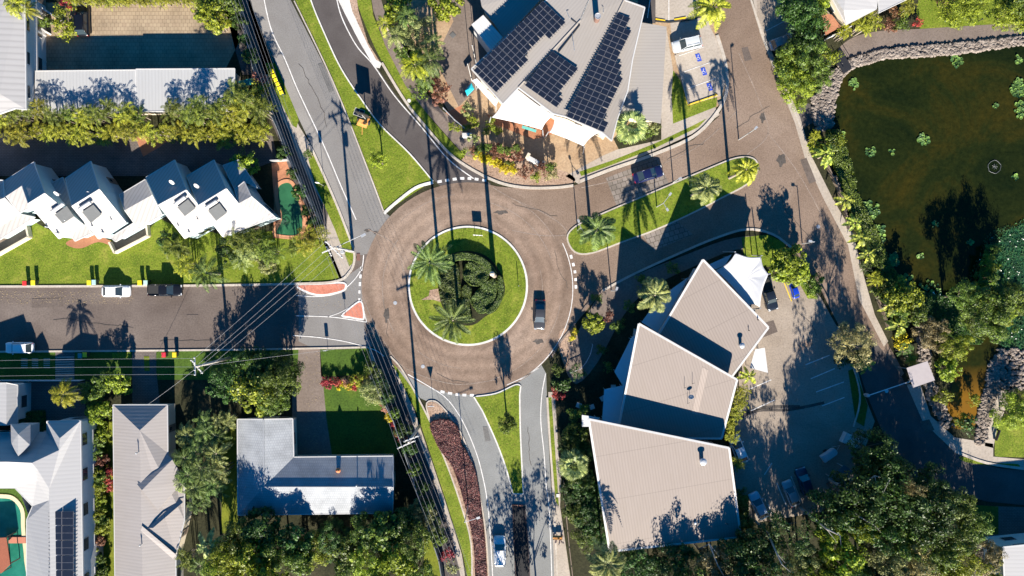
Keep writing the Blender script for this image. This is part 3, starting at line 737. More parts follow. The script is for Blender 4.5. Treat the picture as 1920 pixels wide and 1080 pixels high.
def car(px, py, deg, style, col, colname, label, scale=1.0, cat='car', name='parked_car', group=None):
    key = style
    if key not in CAR_CACHE:
        P = car_parts(style); CC = {}
        for k, v in P.items():
            if isinstance(v, MB): CC[k] = [v.mesh(k, k in ('body', 'roof'))]
            elif isinstance(v, list) and v and isinstance(v[0], MB): CC[k] = [x.mesh(k) for x in v]
        w = MB(); wr = P['wr']; prof = [(wr*.62, -.1), (wr*.92, -.11), (wr, -.07), (wr, .07), (wr*.92, .11), (wr*.62, .1)]
        w.lathe(prof, n=18); CC['tyre'] = w.mesh('tyre', False)
        r_ = MB(); r_.lathe([(.05, -.085), (wr*.64, -.09), (wr*.64, .09), (.05, .075)], n=14); CC['rim'] = r_.mesh('rim', False)
        CC['P'] = P; CAR_CACHE[key] = CC
    CC = CAR_CACHE[key]; P = CC['P']
    p = g(px, py, 0.6); root = empty(name, (p.x, p.y, 0.02), label, cat, group, R(deg)); root.scale = (scale,)*3
    pm = paint(colname, col)
    def put(nm, me, mat, parent, loc=(0, 0, 0), rot=None):
        o = bpy.data.objects.new(nm, me); COL.objects.link(o); o.parent = parent; o.location = loc
        if rot: o.rotation_euler = rot
        if not me.materials: me.materials.append(mat)
        o.material_slots[0].link = 'OBJECT'; o.material_slots[0].material = mat; return o
    body = put('body', CC['body'][0], pm, root)
    if 'tray' in CC: put('tray', CC['tray'][0], RUBBER, root)
    put('roof', CC['roof'][0], pm, root)
    for k in ('side_windows', 'windscreen', 'rear_window'): put(k, CC[k][0], GLASS, root)
    for m_ in CC['headlight']: put('headlight', m_, LAMP, root)
    for m_ in CC['tail_light']: put('tail_light', m_, REDL, root)
    for m_ in CC['mirror']: put('mirror', m_, pm, root)
    for x, sy in P['axles']:
        t = put('wheel', CC['tyre'], RUBBER, root, (x, sy*(P['hw']-.13), P['wr']), (R(90), 0, 0))
        put('rim', CC['rim'], STEEL, t)
    return root

# ------------------------------------------------------------------ street things
def wheelie_bin(px, py, deg, lidcol, label, group=None, body=(0.03, 0.05, 0.035)):
    p = g(px, py, 1.0); root = empty('wheelie_bin', (p.x, p.y, 0.02), label, 'bin', group, R(deg))
    m = MB(); m.add([(-.24, -.25, .1), (.24, -.25, .1), (.24, .25, .1), (-.24, .25, .1), (-.3, -.34, 1.0), (.3, -.34, 1.0), (.3, .36, 1.0), (-.3, .36, 1.0)],
                    [(3, 2, 1, 0), (4, 5, 6, 7), (0, 1, 5, 4), (1, 2, 6, 5), (2, 3, 7, 6), (3, 0, 4, 7)])
    m.build('body', plain('bin_body_green', body, 0.6, wear=.1), root)
    l = MB(); l.add([(-.33, -.4, 1.0), (.33, -.4, 1.0), (.33, .38, 1.02), (-.33, .38, 1.02), (-.28, -.34, 1.09), (.28, -.34, 1.09), (.28, .34, 1.12), (-.28, .34, 1.12)],
                    [(3, 2, 1, 0), (4, 5, 6, 7), (0, 1, 5, 4), (1, 2, 6, 5), (2, 3, 7, 6), (3, 0, 4, 7)])
    l.build('lid', plain('bin_lid_%02d%02d%02d' % tuple(int(x*99) for x in lidcol), lidcol, 0.45, wear=.06), root)
    h = MB().tube([(-.26, .42, 1.02), (.26, .42, 1.02)], .02, 6); h.build('handle', RUBBER, root)
    for s in (-1, 1):
        w = MB().lathe([(.04, -.03), (.11, -.03), (.11, .03), (.04, .03)], n=12)
        o = w.build('wheel', RUBBER, root); o.location = (s*.27, .28, .11); o.rotation_euler = (0, R(90), 0)
    return root
def fence(pts, h, mat, label, step=2.4, name='timber_fence', group=None, post=0.1, th=0.05):
    P = [g(p[0], p[1]) for p in pts]; root = empty(name, tuple(P[0]), label, 'fence', group); at = tuple(P[0])
    m = MB()
    for a, b_ in zip(P, P[1:]):
        d = b_-a; L = d.length; ang = math.atan2(d.y, d.x); mid = (a+b_)/2
        m.box(mid.x, mid.y, h/2+.05, L, th, h-.06, ang)
        m.box(mid.x, mid.y, h+.02, L, th*2.4, .05, ang)
    part(root, at, 'panel', m, mat)
    k = 0
    for a, b_ in zip(P, P[1:]):
        n = max(1, round((b_-a).length/step))
        for i in range(n):
            if k > 60: break
            q = a.lerp(b_, i/n); part(root, at, 'post', MB().box(q.x, q.y, (h+.14)/2, post, post, h+.14), mat); k += 1
    return root
# ================================================================== THE GROUND
gm = bpy.data.meshes.new('ground'); gm.from_pydata([(-400, -300, 0), (400, -300, 0), (400, 300, 0), (-400, 300, 0)], [], [(0, 1, 2, 3)])
gr = link('ground', gm, SOIL); gr["kind"] = "structure"
X0, X1, Y0, Y1 = -260, 2180, -200, 1280
# --- lawns, verges and yards first (level 1-2)
sheet('lawn', [(X0, 420), (60, 414), (110, 440), (250, 455), (300, 410), (320, 420), (420, 440), (560, 430), (612, 450), (642, 523), (560, 533), (X0, 537)], GRASS, 1)
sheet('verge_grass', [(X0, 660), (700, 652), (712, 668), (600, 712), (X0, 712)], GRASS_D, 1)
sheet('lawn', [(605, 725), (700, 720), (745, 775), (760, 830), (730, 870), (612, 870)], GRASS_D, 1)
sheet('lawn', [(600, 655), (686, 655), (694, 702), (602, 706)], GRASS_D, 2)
sheet('lawn', [(795, 985), (840, 1000), (860, 1120), (795, 1120)], GRASS_Y, 1)
sheet('side_lawn', [(152, 790), (214, 790), (214, 1100), (152, 1100)], GRASS_Y, 1)
sheet('side_lawn', [(418, 780), (446, 780), (446, 1000), (415, 1000)], GRASS_Y, 1)
sheet('lawn', [(1735, -60), (1980, -60), (1980, 52), (1870, 45), (1725, 56), (1718, 20)], GRASS, 1)
sheet('lawn', [(1430, 110), (1475, 130), (1500, 215), (1487, 215), (1465, 150)], GRASS, 1)
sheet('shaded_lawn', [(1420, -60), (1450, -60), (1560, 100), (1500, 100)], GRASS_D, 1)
sheet('lawn', [(1865, 790), (1925, 780), (1990, 860), (1865, 856)], GRASS, 2)
sheet('lawn', [(1805, 945), (1872, 950), (1872, 1002), (1800, 1002)], GRASS_D, 2)
# --- north-west driveways
sheet('driveway', [(70, 5), (440, 5), (448, 80), (420, 135), (70, 135)], PAV_TAN, 1)
sheet('driveway', [(X0, 250), (510, 250), (520, 300), (440, 330), (X0, 330)], PAV_DARK, 1)
sheet('driveway', e(0, 0, [(2000, 1980), (2600, 2060), (2400, 2200), (2150, 2350)]) , TERRA, 2)
sheet('side_path', [(58, -20), (70, 0), (70, 200), (60, 200)], CONC_D, 2)
sheet('forecourt', [(418, 0), (470, 0), (520, 140), (455, 140), (440, 90)], PAV_DARK, 1)
# --- west street and lower yards
sheet('west_road', smooth([(X0, 540), (300, 537), (560, 533), (632, 528), (655, 510), (670, 480)], 6, False) + [(720, 440), (800, 560), (760, 690), (700, 652), (640, 655), (560, 655), (200, 658), (X0, 662)], A_WEST, 2)
sheet('driveway', [(560, 653), (600, 653), (612, 785), (625, 870), (560, 870), (552, 785)], CONC_D, 2)
sheet('driveway', [(248, 657), (293, 657), (293, 695), (300, 762), (248, 762)], PAV_DARK, 2)
sheet('driveway', [(104, 658), (140, 658), (140, 714), (104, 714)], PAV_DARK, 3)
sheet('courtyard', [(32, 716), (160, 716), (160, 790), (32, 790)], PAV_DARK, 3)
sheet('patio', [(548, 705), (605, 705), (612, 900), (548, 900)], CONC_D, 1)
# --- north-west road and slip lane
sheet('footpath', [(468, -60), (500, 80), (540, 190), (560, 235), (600, 300), (668, 500), (640, 530), (600, 440), (560, 330), (520, 230), (470, 110), (430, -60)], CONC, 1)
sheet('verge_grass', [(497, 118), (515, 118), (545, 172), (560, 225), (556, 240), (548, 235), (505, 150)], GRASS, 3)
sheet('verge_grass', [(574, 282), (586, 286), (630, 378), (662, 460), (664, 490), (655, 500), (628, 430), (590, 345)], GRASS, 3)
sheet('north_west_road', [(462, -60), (500, 60), (540, 158), (562, 222), (590, 285), (630, 375), (662, 455), (668, 480), (720, 470), (760, 430), (722, 398), (690, 320), (622, 150), (545, 0), (520, -60)], A_GREY, 4)
sheet('road_shoulder', [(455, -60), (478, 30), (505, 90), (560, 222), (590, 285), (648, 420), (662, 430), (625, 325), (560, 180), (507, 55), (478, -60)], A_GREYL, 5)
sheet('median_grass', [(530, -60), (550, 0), (624, 150), (722, 398), (812, 338), (770, 288), (715, 235), (678, 186), (640, 128), (610, 65), (584, 0), (570, -60)], GRASS, 6)
sheet('slip_lane', smooth([(570, -60), (584, 0), (611, 66), (641, 130), (680, 188), (716, 236), (770, 290), (814, 338)], 4, False) + [(880, 400), (920, 345), (900, 328)] + smooth([(880, 318), (840, 290), (790, 235), (740, 175), (700, 115), (665, 55), (640, 0), (620, -60)], 4, False), A_DARK, 5)
sheet('bare_verge', [(636, -60), (662, -60), (672, 20), (690, 80), (716, 122), (700, 120), (665, 45), (650, 0)], MULCH, 4)
sheet('concrete_apron', [(626, -60), (642, -60), (660, 20), (690, 85), (705, 112), (716, 118), (712, 128), (702, 126), (676, 82), (650, 32), (634, 0)], KERB_W, 6)
sheet('verge_grass', smooth([(655, -60), (668, 0), (690, 60), (716, 115), (760, 190), (800, 240), (840, 283), (865, 300)], 4, False) + [(872, 293), (850, 270), (810, 225), (765, 165), (725, 90), (700, 30), (688, -60)], GRASS, 3)
sheet('footpath', [(688, -60), (700, 20), (722, 85), (760, 160), (800, 212), (850, 268), (872, 292), (905, 300), (905, 270), (860, 230), (830, 208), (790, 165), (756, 120), (735, 70), (715, 0), (706, -60)], CONC_D, 4)
# --- community centre grounds
sheet('plaza', [(700, -60), (1240, -60), (1400, 60), (1360, 190), (1240, 270), (1140, 320), (1060, 348), (1000, 350), (900, 310), (860, 240), (800, 140), (760, 40)], PLAZA, 1)
sheet('service_yard', [(820, -60), (930, -60), (930, 100), (900, 160), (860, 200), (815, 110), (850, 40)], CONC_D, 2)
sheet('brick_court', [(835, 212), (870, 195), (880, 228), (860, 240), (838, 232)], TERRA, 2)
sheet('covered_floor', [(912, 215), (960, 218), (1040, 222), (1042, 250), (1000, 262), (925, 232)], TERRA, 2)
sheet('mulch_bed', smooth([(865, 300), (885, 272), (930, 270), (985, 300), (1060, 322), (1078, 340), (1040, 348), (985, 350), (935, 343), (890, 325)], 5), MULCH, 3)
sheet('footpath', [(1249, 50), (1265, 150), (1262, 232), (1340, 200), (1350, 215), (1300, 250), (1230, 282), (1145, 318), (1085, 345), (1060, 330), (1130, 292), (1200, 262), (1236, 240), (1238, 130), (1240, 50)], CONC, 3)
sheet('verge_grass', [(1262, 132), (1275, 150), (1292, 198), (1345, 180), (1343, 200), (1262, 232), (1259, 180)], GRASS, 4)
sheet('verge_grass', [(1090, 330), (1086, 322), (1150, 300), (1230, 268), (1300, 235), (1325, 222), (1310, 238), (1230, 277), (1150, 308)], GRASS, 4)
sheet('yard_planting', [(1190, 222), (1240, 222), (1240, 262), (1160, 280), (1150, 260)], SOIL, 4)
sheet('parking_bays', [(1228, -60), (1320, -60), (1330, 48), (1352, 90), (1362, 150), (1352, 180), (1292, 196), (1268, 120), (1262, 90), (1256, 40), (1228, 38)], CONC, 5)
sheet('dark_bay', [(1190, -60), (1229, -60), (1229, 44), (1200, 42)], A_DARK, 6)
# --- big brown asphalt: roundabout, east loop road
ring = arc(877, 541, 199, 0, 360, 72)[:-1]
sheet('east_road', [(880, 345), (960, 352), (1020, 354), (1062, 352), (1086, 345), (1145, 322), (1230, 292), (1300, 262), (1348, 218), (1366, 170), (1364, 120), (1350, 70), (1332, 30), (1325, -60), (1405, -60)] + smooth([(1410, 10), (1428, 70), (1450, 130), (1478, 190), (1498, 240), (1520, 300), (1545, 360), (1580, 420), (1600, 470), (1616, 550), (1640, 600), (1668, 650), (1695, 700)], 4, False) + [(1640, 760), (1600, 660), (1562, 590), (1540, 545), (1512, 500), (1490, 470), (1450, 440), (1400, 430), (1340, 448), (1260, 482), (1180, 520), (1130, 545), (1085, 600), (1050, 640), (960, 600)], A_BROWN, 7)
sheet('roundabout_road', ring, A_RING, 8)
for a0, a1, r_, w_ in ((-75, -20, 166, .12), (10, 75, 176, .1), (150, 215, 160, .14), (225, 262, 178, .1), (95, 130, 150, .1), (-15, 25, 140, .08), (300, 330, 188, .12)):
    ribbon('tar_seam', arc(877, 541, r_, a0, a1, 24), w_, A_SEAM, .036, .036)
for pts in ([(1078, 478), (1060, 430), (1020, 400), (960, 372), (925, 352)], [(1075, 440), (1020, 442), (960, 432)], [(1090, 352), (1180, 330), (1300, 280), (1380, 210)], [(1440, 250), (1500, 330), (1560, 450), (1580, 560)], [(1385, 100), (1420, 180), (1440, 250), (1400, 290)], [(720, 640), (760, 690), (850, 720), (930, 712)], [(690, 430), (740, 460), (760, 520)]):
    ribbon('tar_seam', smooth(pts, 6, False), .13, A_SEAM, .04, .04)
for px, py, rx, ry in ((1010, 640, 9, 5), (725, 590, 5, 14), (940, 398, 12, 4), (1430, 220, 5, 10), (1465, 300, 8, 12), (1225, 392, 4, 3), (1550, 520, 6, 9), (690, 432, 6, 3), (704, 436, 4, 3)):
    sheet('oil_stain', [(px+rx*math.cos(t*.5)*(1+.3*math.sin(t*2.3)), py+ry*math.sin(t*.5)*(1+.3*math.cos(t*1.7))) for t in range(12)], A_STAIN, 9.6)
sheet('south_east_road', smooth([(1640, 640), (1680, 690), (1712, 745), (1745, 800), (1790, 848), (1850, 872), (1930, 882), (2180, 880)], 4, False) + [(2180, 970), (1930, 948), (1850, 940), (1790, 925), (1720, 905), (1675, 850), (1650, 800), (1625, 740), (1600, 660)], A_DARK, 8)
sheet('cobbled_crossing', [(1136, 334), (1180, 317), (1232, 296), (1256, 348), (1205, 366), (1157, 388)], PAV_GREY, 8)
sheet('cobbled_crossing', [(1200, 434), (1262, 408), (1300, 440), (1225, 470)], PAV_GREY, 8)
sheet('lane_mouth', [(592, 655), (700, 650), (725, 680), (770, 720), (700, 652), (684, 620), (680, 560), (676, 500), (655, 515), (640, 530), (560, 548), (560, 640)], A_GREY, 3)
# --- east side: footpath by the pond, rocks, pond, car park
sheet('pond', smooth([(1562, 215), (1560, 180), (1572, 145), (1605, 122), (1660, 108), (1720, 104), (1790, 100), (1860, 90), (1930, 72), (2150, 60), (2150, 600), (1930, 560), (1905, 620), (1880, 690), (1842, 740), (1826, 800), (1775, 792), (1790, 700), (1800, 640), (1740, 560), (1700, 540), (1665, 500), (1645, 440), (1610, 380), (1602, 330), (1592, 290), (1572, 255)], 4), None, 2)
POND = bpy.data.objects['pond']
sheet('footpath', smooth([(1576, 108), (1572, 92), (1600, 70), (1650, 58), (1730, 54), (1880, 45), (2100, 38)], 4, False) + smooth([(2100, 60), (1920, 70), (1830, 76), (1720, 84), (1650, 92), (1600, 108)], 4, False), CONC_D, 3)
sheet('boardwalk', [(1498, 190), (1520, 195), (1524, 230), (1506, 240), (1494, 230)], A_DARK, 8)
sheet('footpath', [(1412, -60), (1432, 60), (1460, 130), (1500, 220), (1520, 290), (1560, 370), (1600, 440), (1620, 520), (1640, 590), (1665, 640), (1657, 650), (1610, 560), (1590, 460), (1545, 375), (1510, 300), (1490, 230), (1450, 130), (1424, 60), (1400, -60)], CONC, 9)
sheet('side_bays', [(1415, -60), (1440, -60), (1500, 78), (1490, 96), (1445, 90), (1420, 30)], A_CAR, 10)
sheet('car_park', [(1400, 590), (1435, 520), (1500, 510), (1540, 560), (1562, 600), (1600, 665), (1620, 740), (1640, 790), (1600, 900), (1540, 960), (1385, 985), (1375, 860), (1380, 740)], A_CAR, 8)
sheet('planting_island', smooth([(1496, 655), (1500, 643), (1530, 633), (1534, 640), (1515, 650), (1498, 660)], 3), MULCH, 10)
sheet('verge_grass', [(1590, 695), (1602, 690), (1627, 760), (1620, 800), (1604, 790)], GRASS_D, 9)
sheet('footpath', [(1700, 722), (1725, 720), (1745, 780), (1790, 820), (1862, 832), (1862, 856), (1930, 862), (2100, 862), (2100, 880), (1930, 882), (1850, 872), (1790, 848), (1730, 790)], CONC, 9)
sheet('footpath', [(1860, 730), (1900, 735), (1870, 800), (1862, 840), (1846, 836), (1852, 790)], CONC, 9)
sheet('verge_grass', smooth([(1798, 856), (1830, 862), (1870, 868), (1908, 870), (1905, 877), (1850, 872), (1810, 866)], 3), GRASS, 10)
sheet('paved_yard', [(1808, 948), (2100, 955), (2100, 1100), (1830, 1100)], PAV_DARK, 1)
# --- centre-east gardens
sheet('garden_path', smooth([(1130, 548), (1200, 512), (1280, 480), (1360, 450), (1420, 442), (1450, 452), (1440, 470), (1380, 468), (1300, 500), (1220, 540), (1170, 590), (1120, 680), (1080, 720), (1060, 680), (1090, 610)], 3), CONC_D, 8)
sheet('mulch_bed', smooth([(1048, 625), (1062, 616), (1075, 640), (1070, 660), (1062, 690), (1050, 660)], 3), MULCH, 9)
sheet('verge_grass', [(1390, 445), (1440, 440), (1470, 455), (1480, 490), (1510, 520), (1530, 560), (1515, 560), (1480, 500), (1430, 500), (1395, 480)], GRASS, 9)
# --- southern roads
sheet('south_road', [(745, 690), (785, 745), (800, 752), (845, 785), (872, 830), (893, 900), (908, 970), (914, 1120), (1045, 1120), (1040, 1000), (1034, 930), (1028, 820), (1024, 700), (1010, 675), (900, 735)], A_CYAN, 5)
sheet('verge_grass', smooth([(735, 672), (752, 690), (780, 740), (810, 800), (845, 880), (872, 960), (886, 1030), (892, 1120)], 4, False) + [(884, 1120), (868, 1040), (840, 950), (810, 860), (780, 770), (752, 715), (740, 690)], GRASS, 4)
sheet('footpath', [(690, 650), (725, 665), (745, 700), (775, 765), (808, 860), (838, 950), (866, 1040), (878, 1120), (850, 1120), (830, 1040), (795, 940), (765, 850), (735, 770), (700, 690)], CONC, 3)
sheet('path_and_shade_strip', [(1028, 735), (1040, 735), (1046, 830), (1052, 900), (1050, 950), (1075, 1120), (1040, 1120), (1036, 960), (1032, 850)], CONC, 6)
sheet('verge_grass', [(1027, 745), (1034, 745), (1040, 830), (1048, 950), (1042, 940), (1034, 850)], GRASS, 7)

wm, nt, b = newmat('murky_pond_water')
cc = ramp(nt, noise(nt, 0.09, 7, 0.7, dist=0.6), [(0.3, (0.004, 0.009, 0.003)), (0.5, (0.012, 0.017, 0.004)), (0.72, (0.032, 0.026, 0.004))])
cc = mix(nt, cc, ramp(nt, noise(nt, 1.4, 6, 0.8), [(0.3, (0.55, 0.6, 0.55)), (0.7, (1.5, 1.4, 1.3))]), 1.0, 'MULTIPLY')
tcn = nd(nt, "ShaderNodeTexCoord"); sxn = nd(nt, "ShaderNodeSeparateXYZ"); nt.links.new(tcn.outputs["Object"], sxn.inputs[0])
mrn = nd(nt, "ShaderNodeMapRange"); mrn.inputs[1].default_value = -12; mrn.inputs[2].default_value = -17; nt.links.new(sxn.outputs[1], mrn.inputs[0])
cc = mix(nt, cc, (0.17, 0.085, 0.012), mrn.outputs[0])          # the inlet is stained amber with silt
nt.links.new(cc, b.inputs["Base Color"]); b.inputs["Roughness"].default_value = 0.12; b.inputs["Specular IOR Level"].default_value = 0.12
bump(nt, b, noise(nt, 1.6, 5, 0.6), 0.25, 0.05)
POND.data.materials.clear(); POND.data.materials.append(wm)

sheet('weed_mat', smooth([(1868, 470), (1880, 440), (1905, 425), (1990, 400), (1990, 560), (1905, 568), (1868, 560), (1862, 520)], 4), WEEDM, 4)
sheet('weed_mat', smooth([(1880, 605), (1920, 592), (1990, 600), (1990, 655), (1900, 655), (1872, 640)], 4), WEEDM, 4)
for pts in ([(1380, 788), (1420, 770), (1480, 768), (1545, 755)], [(1384, 778), (1430, 764), (1500, 762)]): ribbon('oil_stain', smooth(pts, 5, False), .45, A_STAIN, .04, .04)
sheet('path_and_shade_strip', [(425, -60), (432, 0), (455, 90), (475, 150), (497, 200), (522, 260), (555, 352), (590, 420), (612, 425), (615, 400), (590, 355), (560, 295), (545, 250), (511, 190), (496, 135), (484, 85), (468, 20), (458, -60)], A_DARK, 5)  # dark strip laid to deepen the shade band along the fence
sheet('path_and_shade_strip', [(695, 652), (735, 770), (775, 880), (815, 1000), (836, 1120), (872, 1120), (846, 1000), (808, 885), (772, 790), (742, 700), (722, 660)], A_DARK, 5)  # south shade band, likewise put in as a dark asphalt strip
# --- islands with kerbs
island('roundabout_island', arc(877.5, 536, 110, 0, 360, 72)[:-1], KERB_W, GRASS, 0.42, 0.14)
M1 = smooth([(1064, 446), (1078, 426), (1110, 410), (1160, 388), (1250, 350), (1330, 316), (1380, 297), (1412, 298), (1420, 318), (1400, 345), (1350, 372), (1300, 398), (1230, 430), (1170, 452), (1110, 474), (1078, 472)], 4)
island('median_island', M1, KERB, GRASS, 0.32, 0.15)
SPL = smooth([(889, 744), (930, 738), (966, 722), (976, 724)], 5, False) + smooth([(974, 740), (975, 800), (978, 870), (981, 925)], 4, False) + smooth([(962, 925), (950, 880), (932, 830), (905, 770)], 4, False)
island('splitter_island', SPL, KERB_W, GRASS, 0.28, 0.14)
PUR = smooth([(800, 762), (812, 752), (828, 762), (850, 790), (872, 830), (890, 890), (905, 960), (913, 1030), (915, 1120), (888, 1120), (884, 1020), (866, 950), (842, 880), (818, 820)], 4)
island('planted_island', PUR, KERB, MULCH, 0.3, 0.14)
island('painted_island', smooth([(558, 535), (600, 533), (642, 531), (648, 538), (640, 546), (605, 553), (578, 548)], 4), PAINT, SALMON, 0.4, 0.1)
island('painted_island', smooth([(642, 592), (655, 580), (672, 567), (679, 570), (682, 595), (676, 598), (655, 594)], 3), PAINT, SALMON, 0.35, 0.1)
# --- kerbs along the road edges
def kerb(pts, mat=KERB, w=0.28, h=0.13, n=5): ribbon('kerb', smooth(pts, n, False), w, mat, 0.0, h)
kerb([(X0, 538), (300, 536), (560, 532), (632, 527), (655, 511), (664, 492), (664, 470), (658, 452), (630, 380), (590, 290), (580, 272)], KERB, 0.35)
kerb([(X0, 661), (200, 658), (480, 655), (690, 651)])
kerb([(552, 2), (624, 152), (690, 318), (720, 398)], KERB, 0.2)
kerb([(720, 400), (745, 378), (780, 352), (812, 342)], KERB_W, 0.45)
kerb([(812, 340), (768, 288), (714, 235), (678, 187), (640, 129), (610, 66), (583, 0), (568, -60)], KERB_W, 0.2)
kerb([(716, 118), (760, 190), (800, 240), (840, 285), (880, 315), (935, 342), (985, 352), (1040, 352), (1075, 348)], KERB, 0.4)
kerb([(1088, 340), (1145, 318), (1230, 288), (1300, 256), (1342, 214), (1362, 172), (1360, 120), (1344, 66)], KERB, 0.5)
kerb([(1130, 545), (1180, 518), (1260, 481), (1340, 447), (1400, 430), (1450, 440), (1490, 470)], KERB, 0.35)
kerb([(1130, 545), (1100, 572), (1075, 610), (1050, 642), (1034, 670)], CONC_D, 0.3)
kerb([(1408, 0), (1430, 70), (1455, 132), (1482, 192), (1500, 236)], KERB, 0.3)
kerb([(1790, 846), (1850, 868), (1930, 880)], KERB, 0.4)
kerb([(732, 668), (752, 690), (782, 742), (812, 802), (846, 882), (874, 962), (888, 1032), (893, 1120)], KERB, 0.25)
kerb([(1026, 745), (1031, 830), (1038, 930), (1046, 1120)], KERB, 0.3)
kerb([(1570, 612), (1590, 660), (1612, 740), (1600, 800)], KERB, 0.25)
# --- painted lines
def line(pts, w=0.14, dash=None, mat=PAINT, lv=11, sm=True): ribbon('road_marking', smooth(pts, 6, False) if sm else pts, w, mat, 0.004*lv, 0.004*lv, False, 'structure', dash)
line([(488, -40), (507, 50), (535, 112), (560, 172), (607, 272), (640, 350), (668, 412)], 0.16)
line([(628, -20), (640, 30), (668, 85), (700, 122), (740, 180), (790, 238), (840, 298), (888, 335)], 0.16)
line([(820, 341), (860, 335), (885, 335), (915, 339)], 0.42, (0.75, 0.42))
line(arc(877, 541, 197, -35, 60, 30)[3:], 0.12)
line([(1070, 478), (1078, 510), (1080, 545)], 0.4, (0.65, 0.55))
line([(678, 500), (675, 530), (674, 560), (676, 585)], 0.34, (0.7, 0.5))
line([(682, 478), (679, 500), (668, 520), (648, 540), (625, 552), (590, 556), (556, 554)], 0.14)
line([(556, 592), (615, 594), (650, 598), (688, 604)], 0.14)
line([(615, 594), (640, 585), (672, 566), (676, 560)], 0.12)
line([(678, 562), (684, 590), (688, 604)], 0.12)
line([(550, 629), (600, 633), (650, 641), (700, 655), (720, 668)], 0.13)
line([(765, 702), (800, 722), (835, 745), (862, 780), (885, 828), (902, 880), (916, 960), (926, 1120)], 0.14)
line([(826, 734), (860, 740), (890, 741)], 0.4, (0.7, 0.45))
line([(1023, 700), (1016, 740), (1014, 790), (1020, 850), (1024, 910), (1030, 960), (1036, 1120)], 0.13)
line([(950, 722), (980, 708), (1010, 690)], 0.1)
for a, b_ in (((1273, 105), (1320, 88)), ((1282, 135), (1332, 117)), ((1290, 166), (1342, 147)), ((1318, 44), (1352, 32))): line([a, b_], 0.1, None, PAINT, 12, False)
line([(1254, -30), (1254, 38)], 0.12, None, PAINT, 12, False); line([(1220, -10), (1214, 34)], 0.12, None, PAINT, 12, False)
for q in ((1309, 108), (1319, 134), (1330, 163)):
    sheet('bay_marking', [(q[0]-6, q[1]-6), (q[0]+2, q[1]-8), (q[0]+7, q[1]+6), (q[0]-1, q[1]+8)], BPAINT, 12)
    # wheelchair symbol: head, back, seat and wheel
    x, y = q
    sheet('bay_symbol', [(x+a*1.0, y+b_*1.0) for a, b_ in arc(0, -4.2, 1.0, 0, 360, 10)[:-1]], PAINT, 13)
    ribbon('bay_symbol', [(x-.4, y-2.6), (x, y+.6), (x+2.6, y+.4), (x+3.2, y+3.4)], 0.07, PAINT, 0.052, 0.052)
    ribbon('bay_symbol', arc(x-.2, y+1.6, 2.4, 60, 300, 14), 0.06, PAINT, 0.056, 0.056)
for a, b_ in (((1510, 684), (1555, 666)), ((1520, 710), (1565, 691)), ((1530, 735), (1582, 716)), ((1541, 761), (1583, 745)), ((1404, 730), (1446, 712)), ((1408, 770), (1452, 750)), ((1433, 890), (1447, 868)), ((1456, 905), (1474, 948)), ((1483, 893), (1502, 940)), ((1440, 945), (1452, 975)), ((1470, 530), (1484, 565))):
    line([a, b_], 0.15, None, PAINT if a[0] != 1470 else YPAINT, 12, False)
line([(1436, 58), (1478, 36)], 0.1, None, PAINT, 12, False); line([(1446, 86), (1492, 62)], 0.1, None, PAINT, 12, False)
for a, b_ in (((1229, 36), (1247, 39)), ((1264, 37), (1286, 33))):
    p, q = g(*a), g(*b_); m = MB().box((p.x+q.x)/2, (p.y+q.y)/2, .07, (q-p).length, .18, .13, math.atan2(q.y-p.y, q.x-p.x))
    o = m.build('wheel_stop', plain('yellow_rubber', (0.8, 0.52, 0.02), 0.6), None, tuple((p+q)/2)); tag(o, 'yellow wheel stop at the end of the %s short parking bay by the solar roof' % ('left' if a[0] < 1250 else 'right'), 'wheel stop')
ribbon('kerb', [(1228, 40), (1255, 42), (1290, 38), (1322, 30)], 0.22, plain('dark_kerb', (0.03, 0.03, 0.03), .8), 0.02, 0.14)
ribbon('kerb', [(1284, 182), (1290, 197), (1345, 178), (1340, 176)], 0.16, YPAINT, 0.02, 0.15)
ribbon('kerb', [(1266, 104), (1276, 140), (1290, 196)], 0.18, KERB, 0.02, 0.15)
for px, py in ((741, 568), (793, 687), (1534, 425), (1662, 733), (767, 189)):
    p = g(px, py); o = MB().lathe([(.3, 0), (.3, .02), (.1, .022)], n=16).build('manhole_cover', STEEL if px != 767 else KERB_W); o.location = (p.x, p.y, .04)
    tag(o, {741: 'round pale manhole cover in the brown road left of the roundabout island', 793: 'round pale manhole cover in the road below the roundabout island', 1534: 'round manhole cover in the tree shadow on the east road', 1662: 'round manhole cover in the dark road south of the car park tree', 767: 'pale square-set pit lid in the grass strip beside the slip lane'}[px], 'manhole cover')

A_PATCH = G('newer_asphalt_patch', [(0.1, 0.08, 0.07), (0.125, 0.1, 0.087), (0.15, 0.12, 0.105)], 0.5, 5, fine=.35)
A_PATCHG = G('newer_grey_patch', [(0.13, 0.125, 0.12), (0.15, 0.145, 0.14), (0.17, 0.165, 0.16)], 0.5, 5, fine=.3)
for pts, mt in (([(1500, 300), (1512, 296), (1530, 340), (1517, 345)], A_PATCH), ([(60, 560), (118, 559), (118, 575), (60, 577)], A_PATCH), ([(596, 120), (604, 118), (626, 170), (617, 173)], A_PATCHG), ([(1390, 90), (1402, 88), (1410, 112), (1396, 115)], A_PATCH), ([(905, 800), (914, 800), (920, 826), (910, 828)], A_PATCHG), ([(1420, 610), (1450, 600), (1458, 622), (1428, 634)], A_PATCH), ([(1725, 790), (1742, 786), (1752, 806), (1734, 812)], A_PATCH), ([(350, 590), (372, 590), (372, 610), (350, 611)], A_PATCH)):
    sheet('asphalt_patch', pts, mt, 10.5)
random.seed(64)
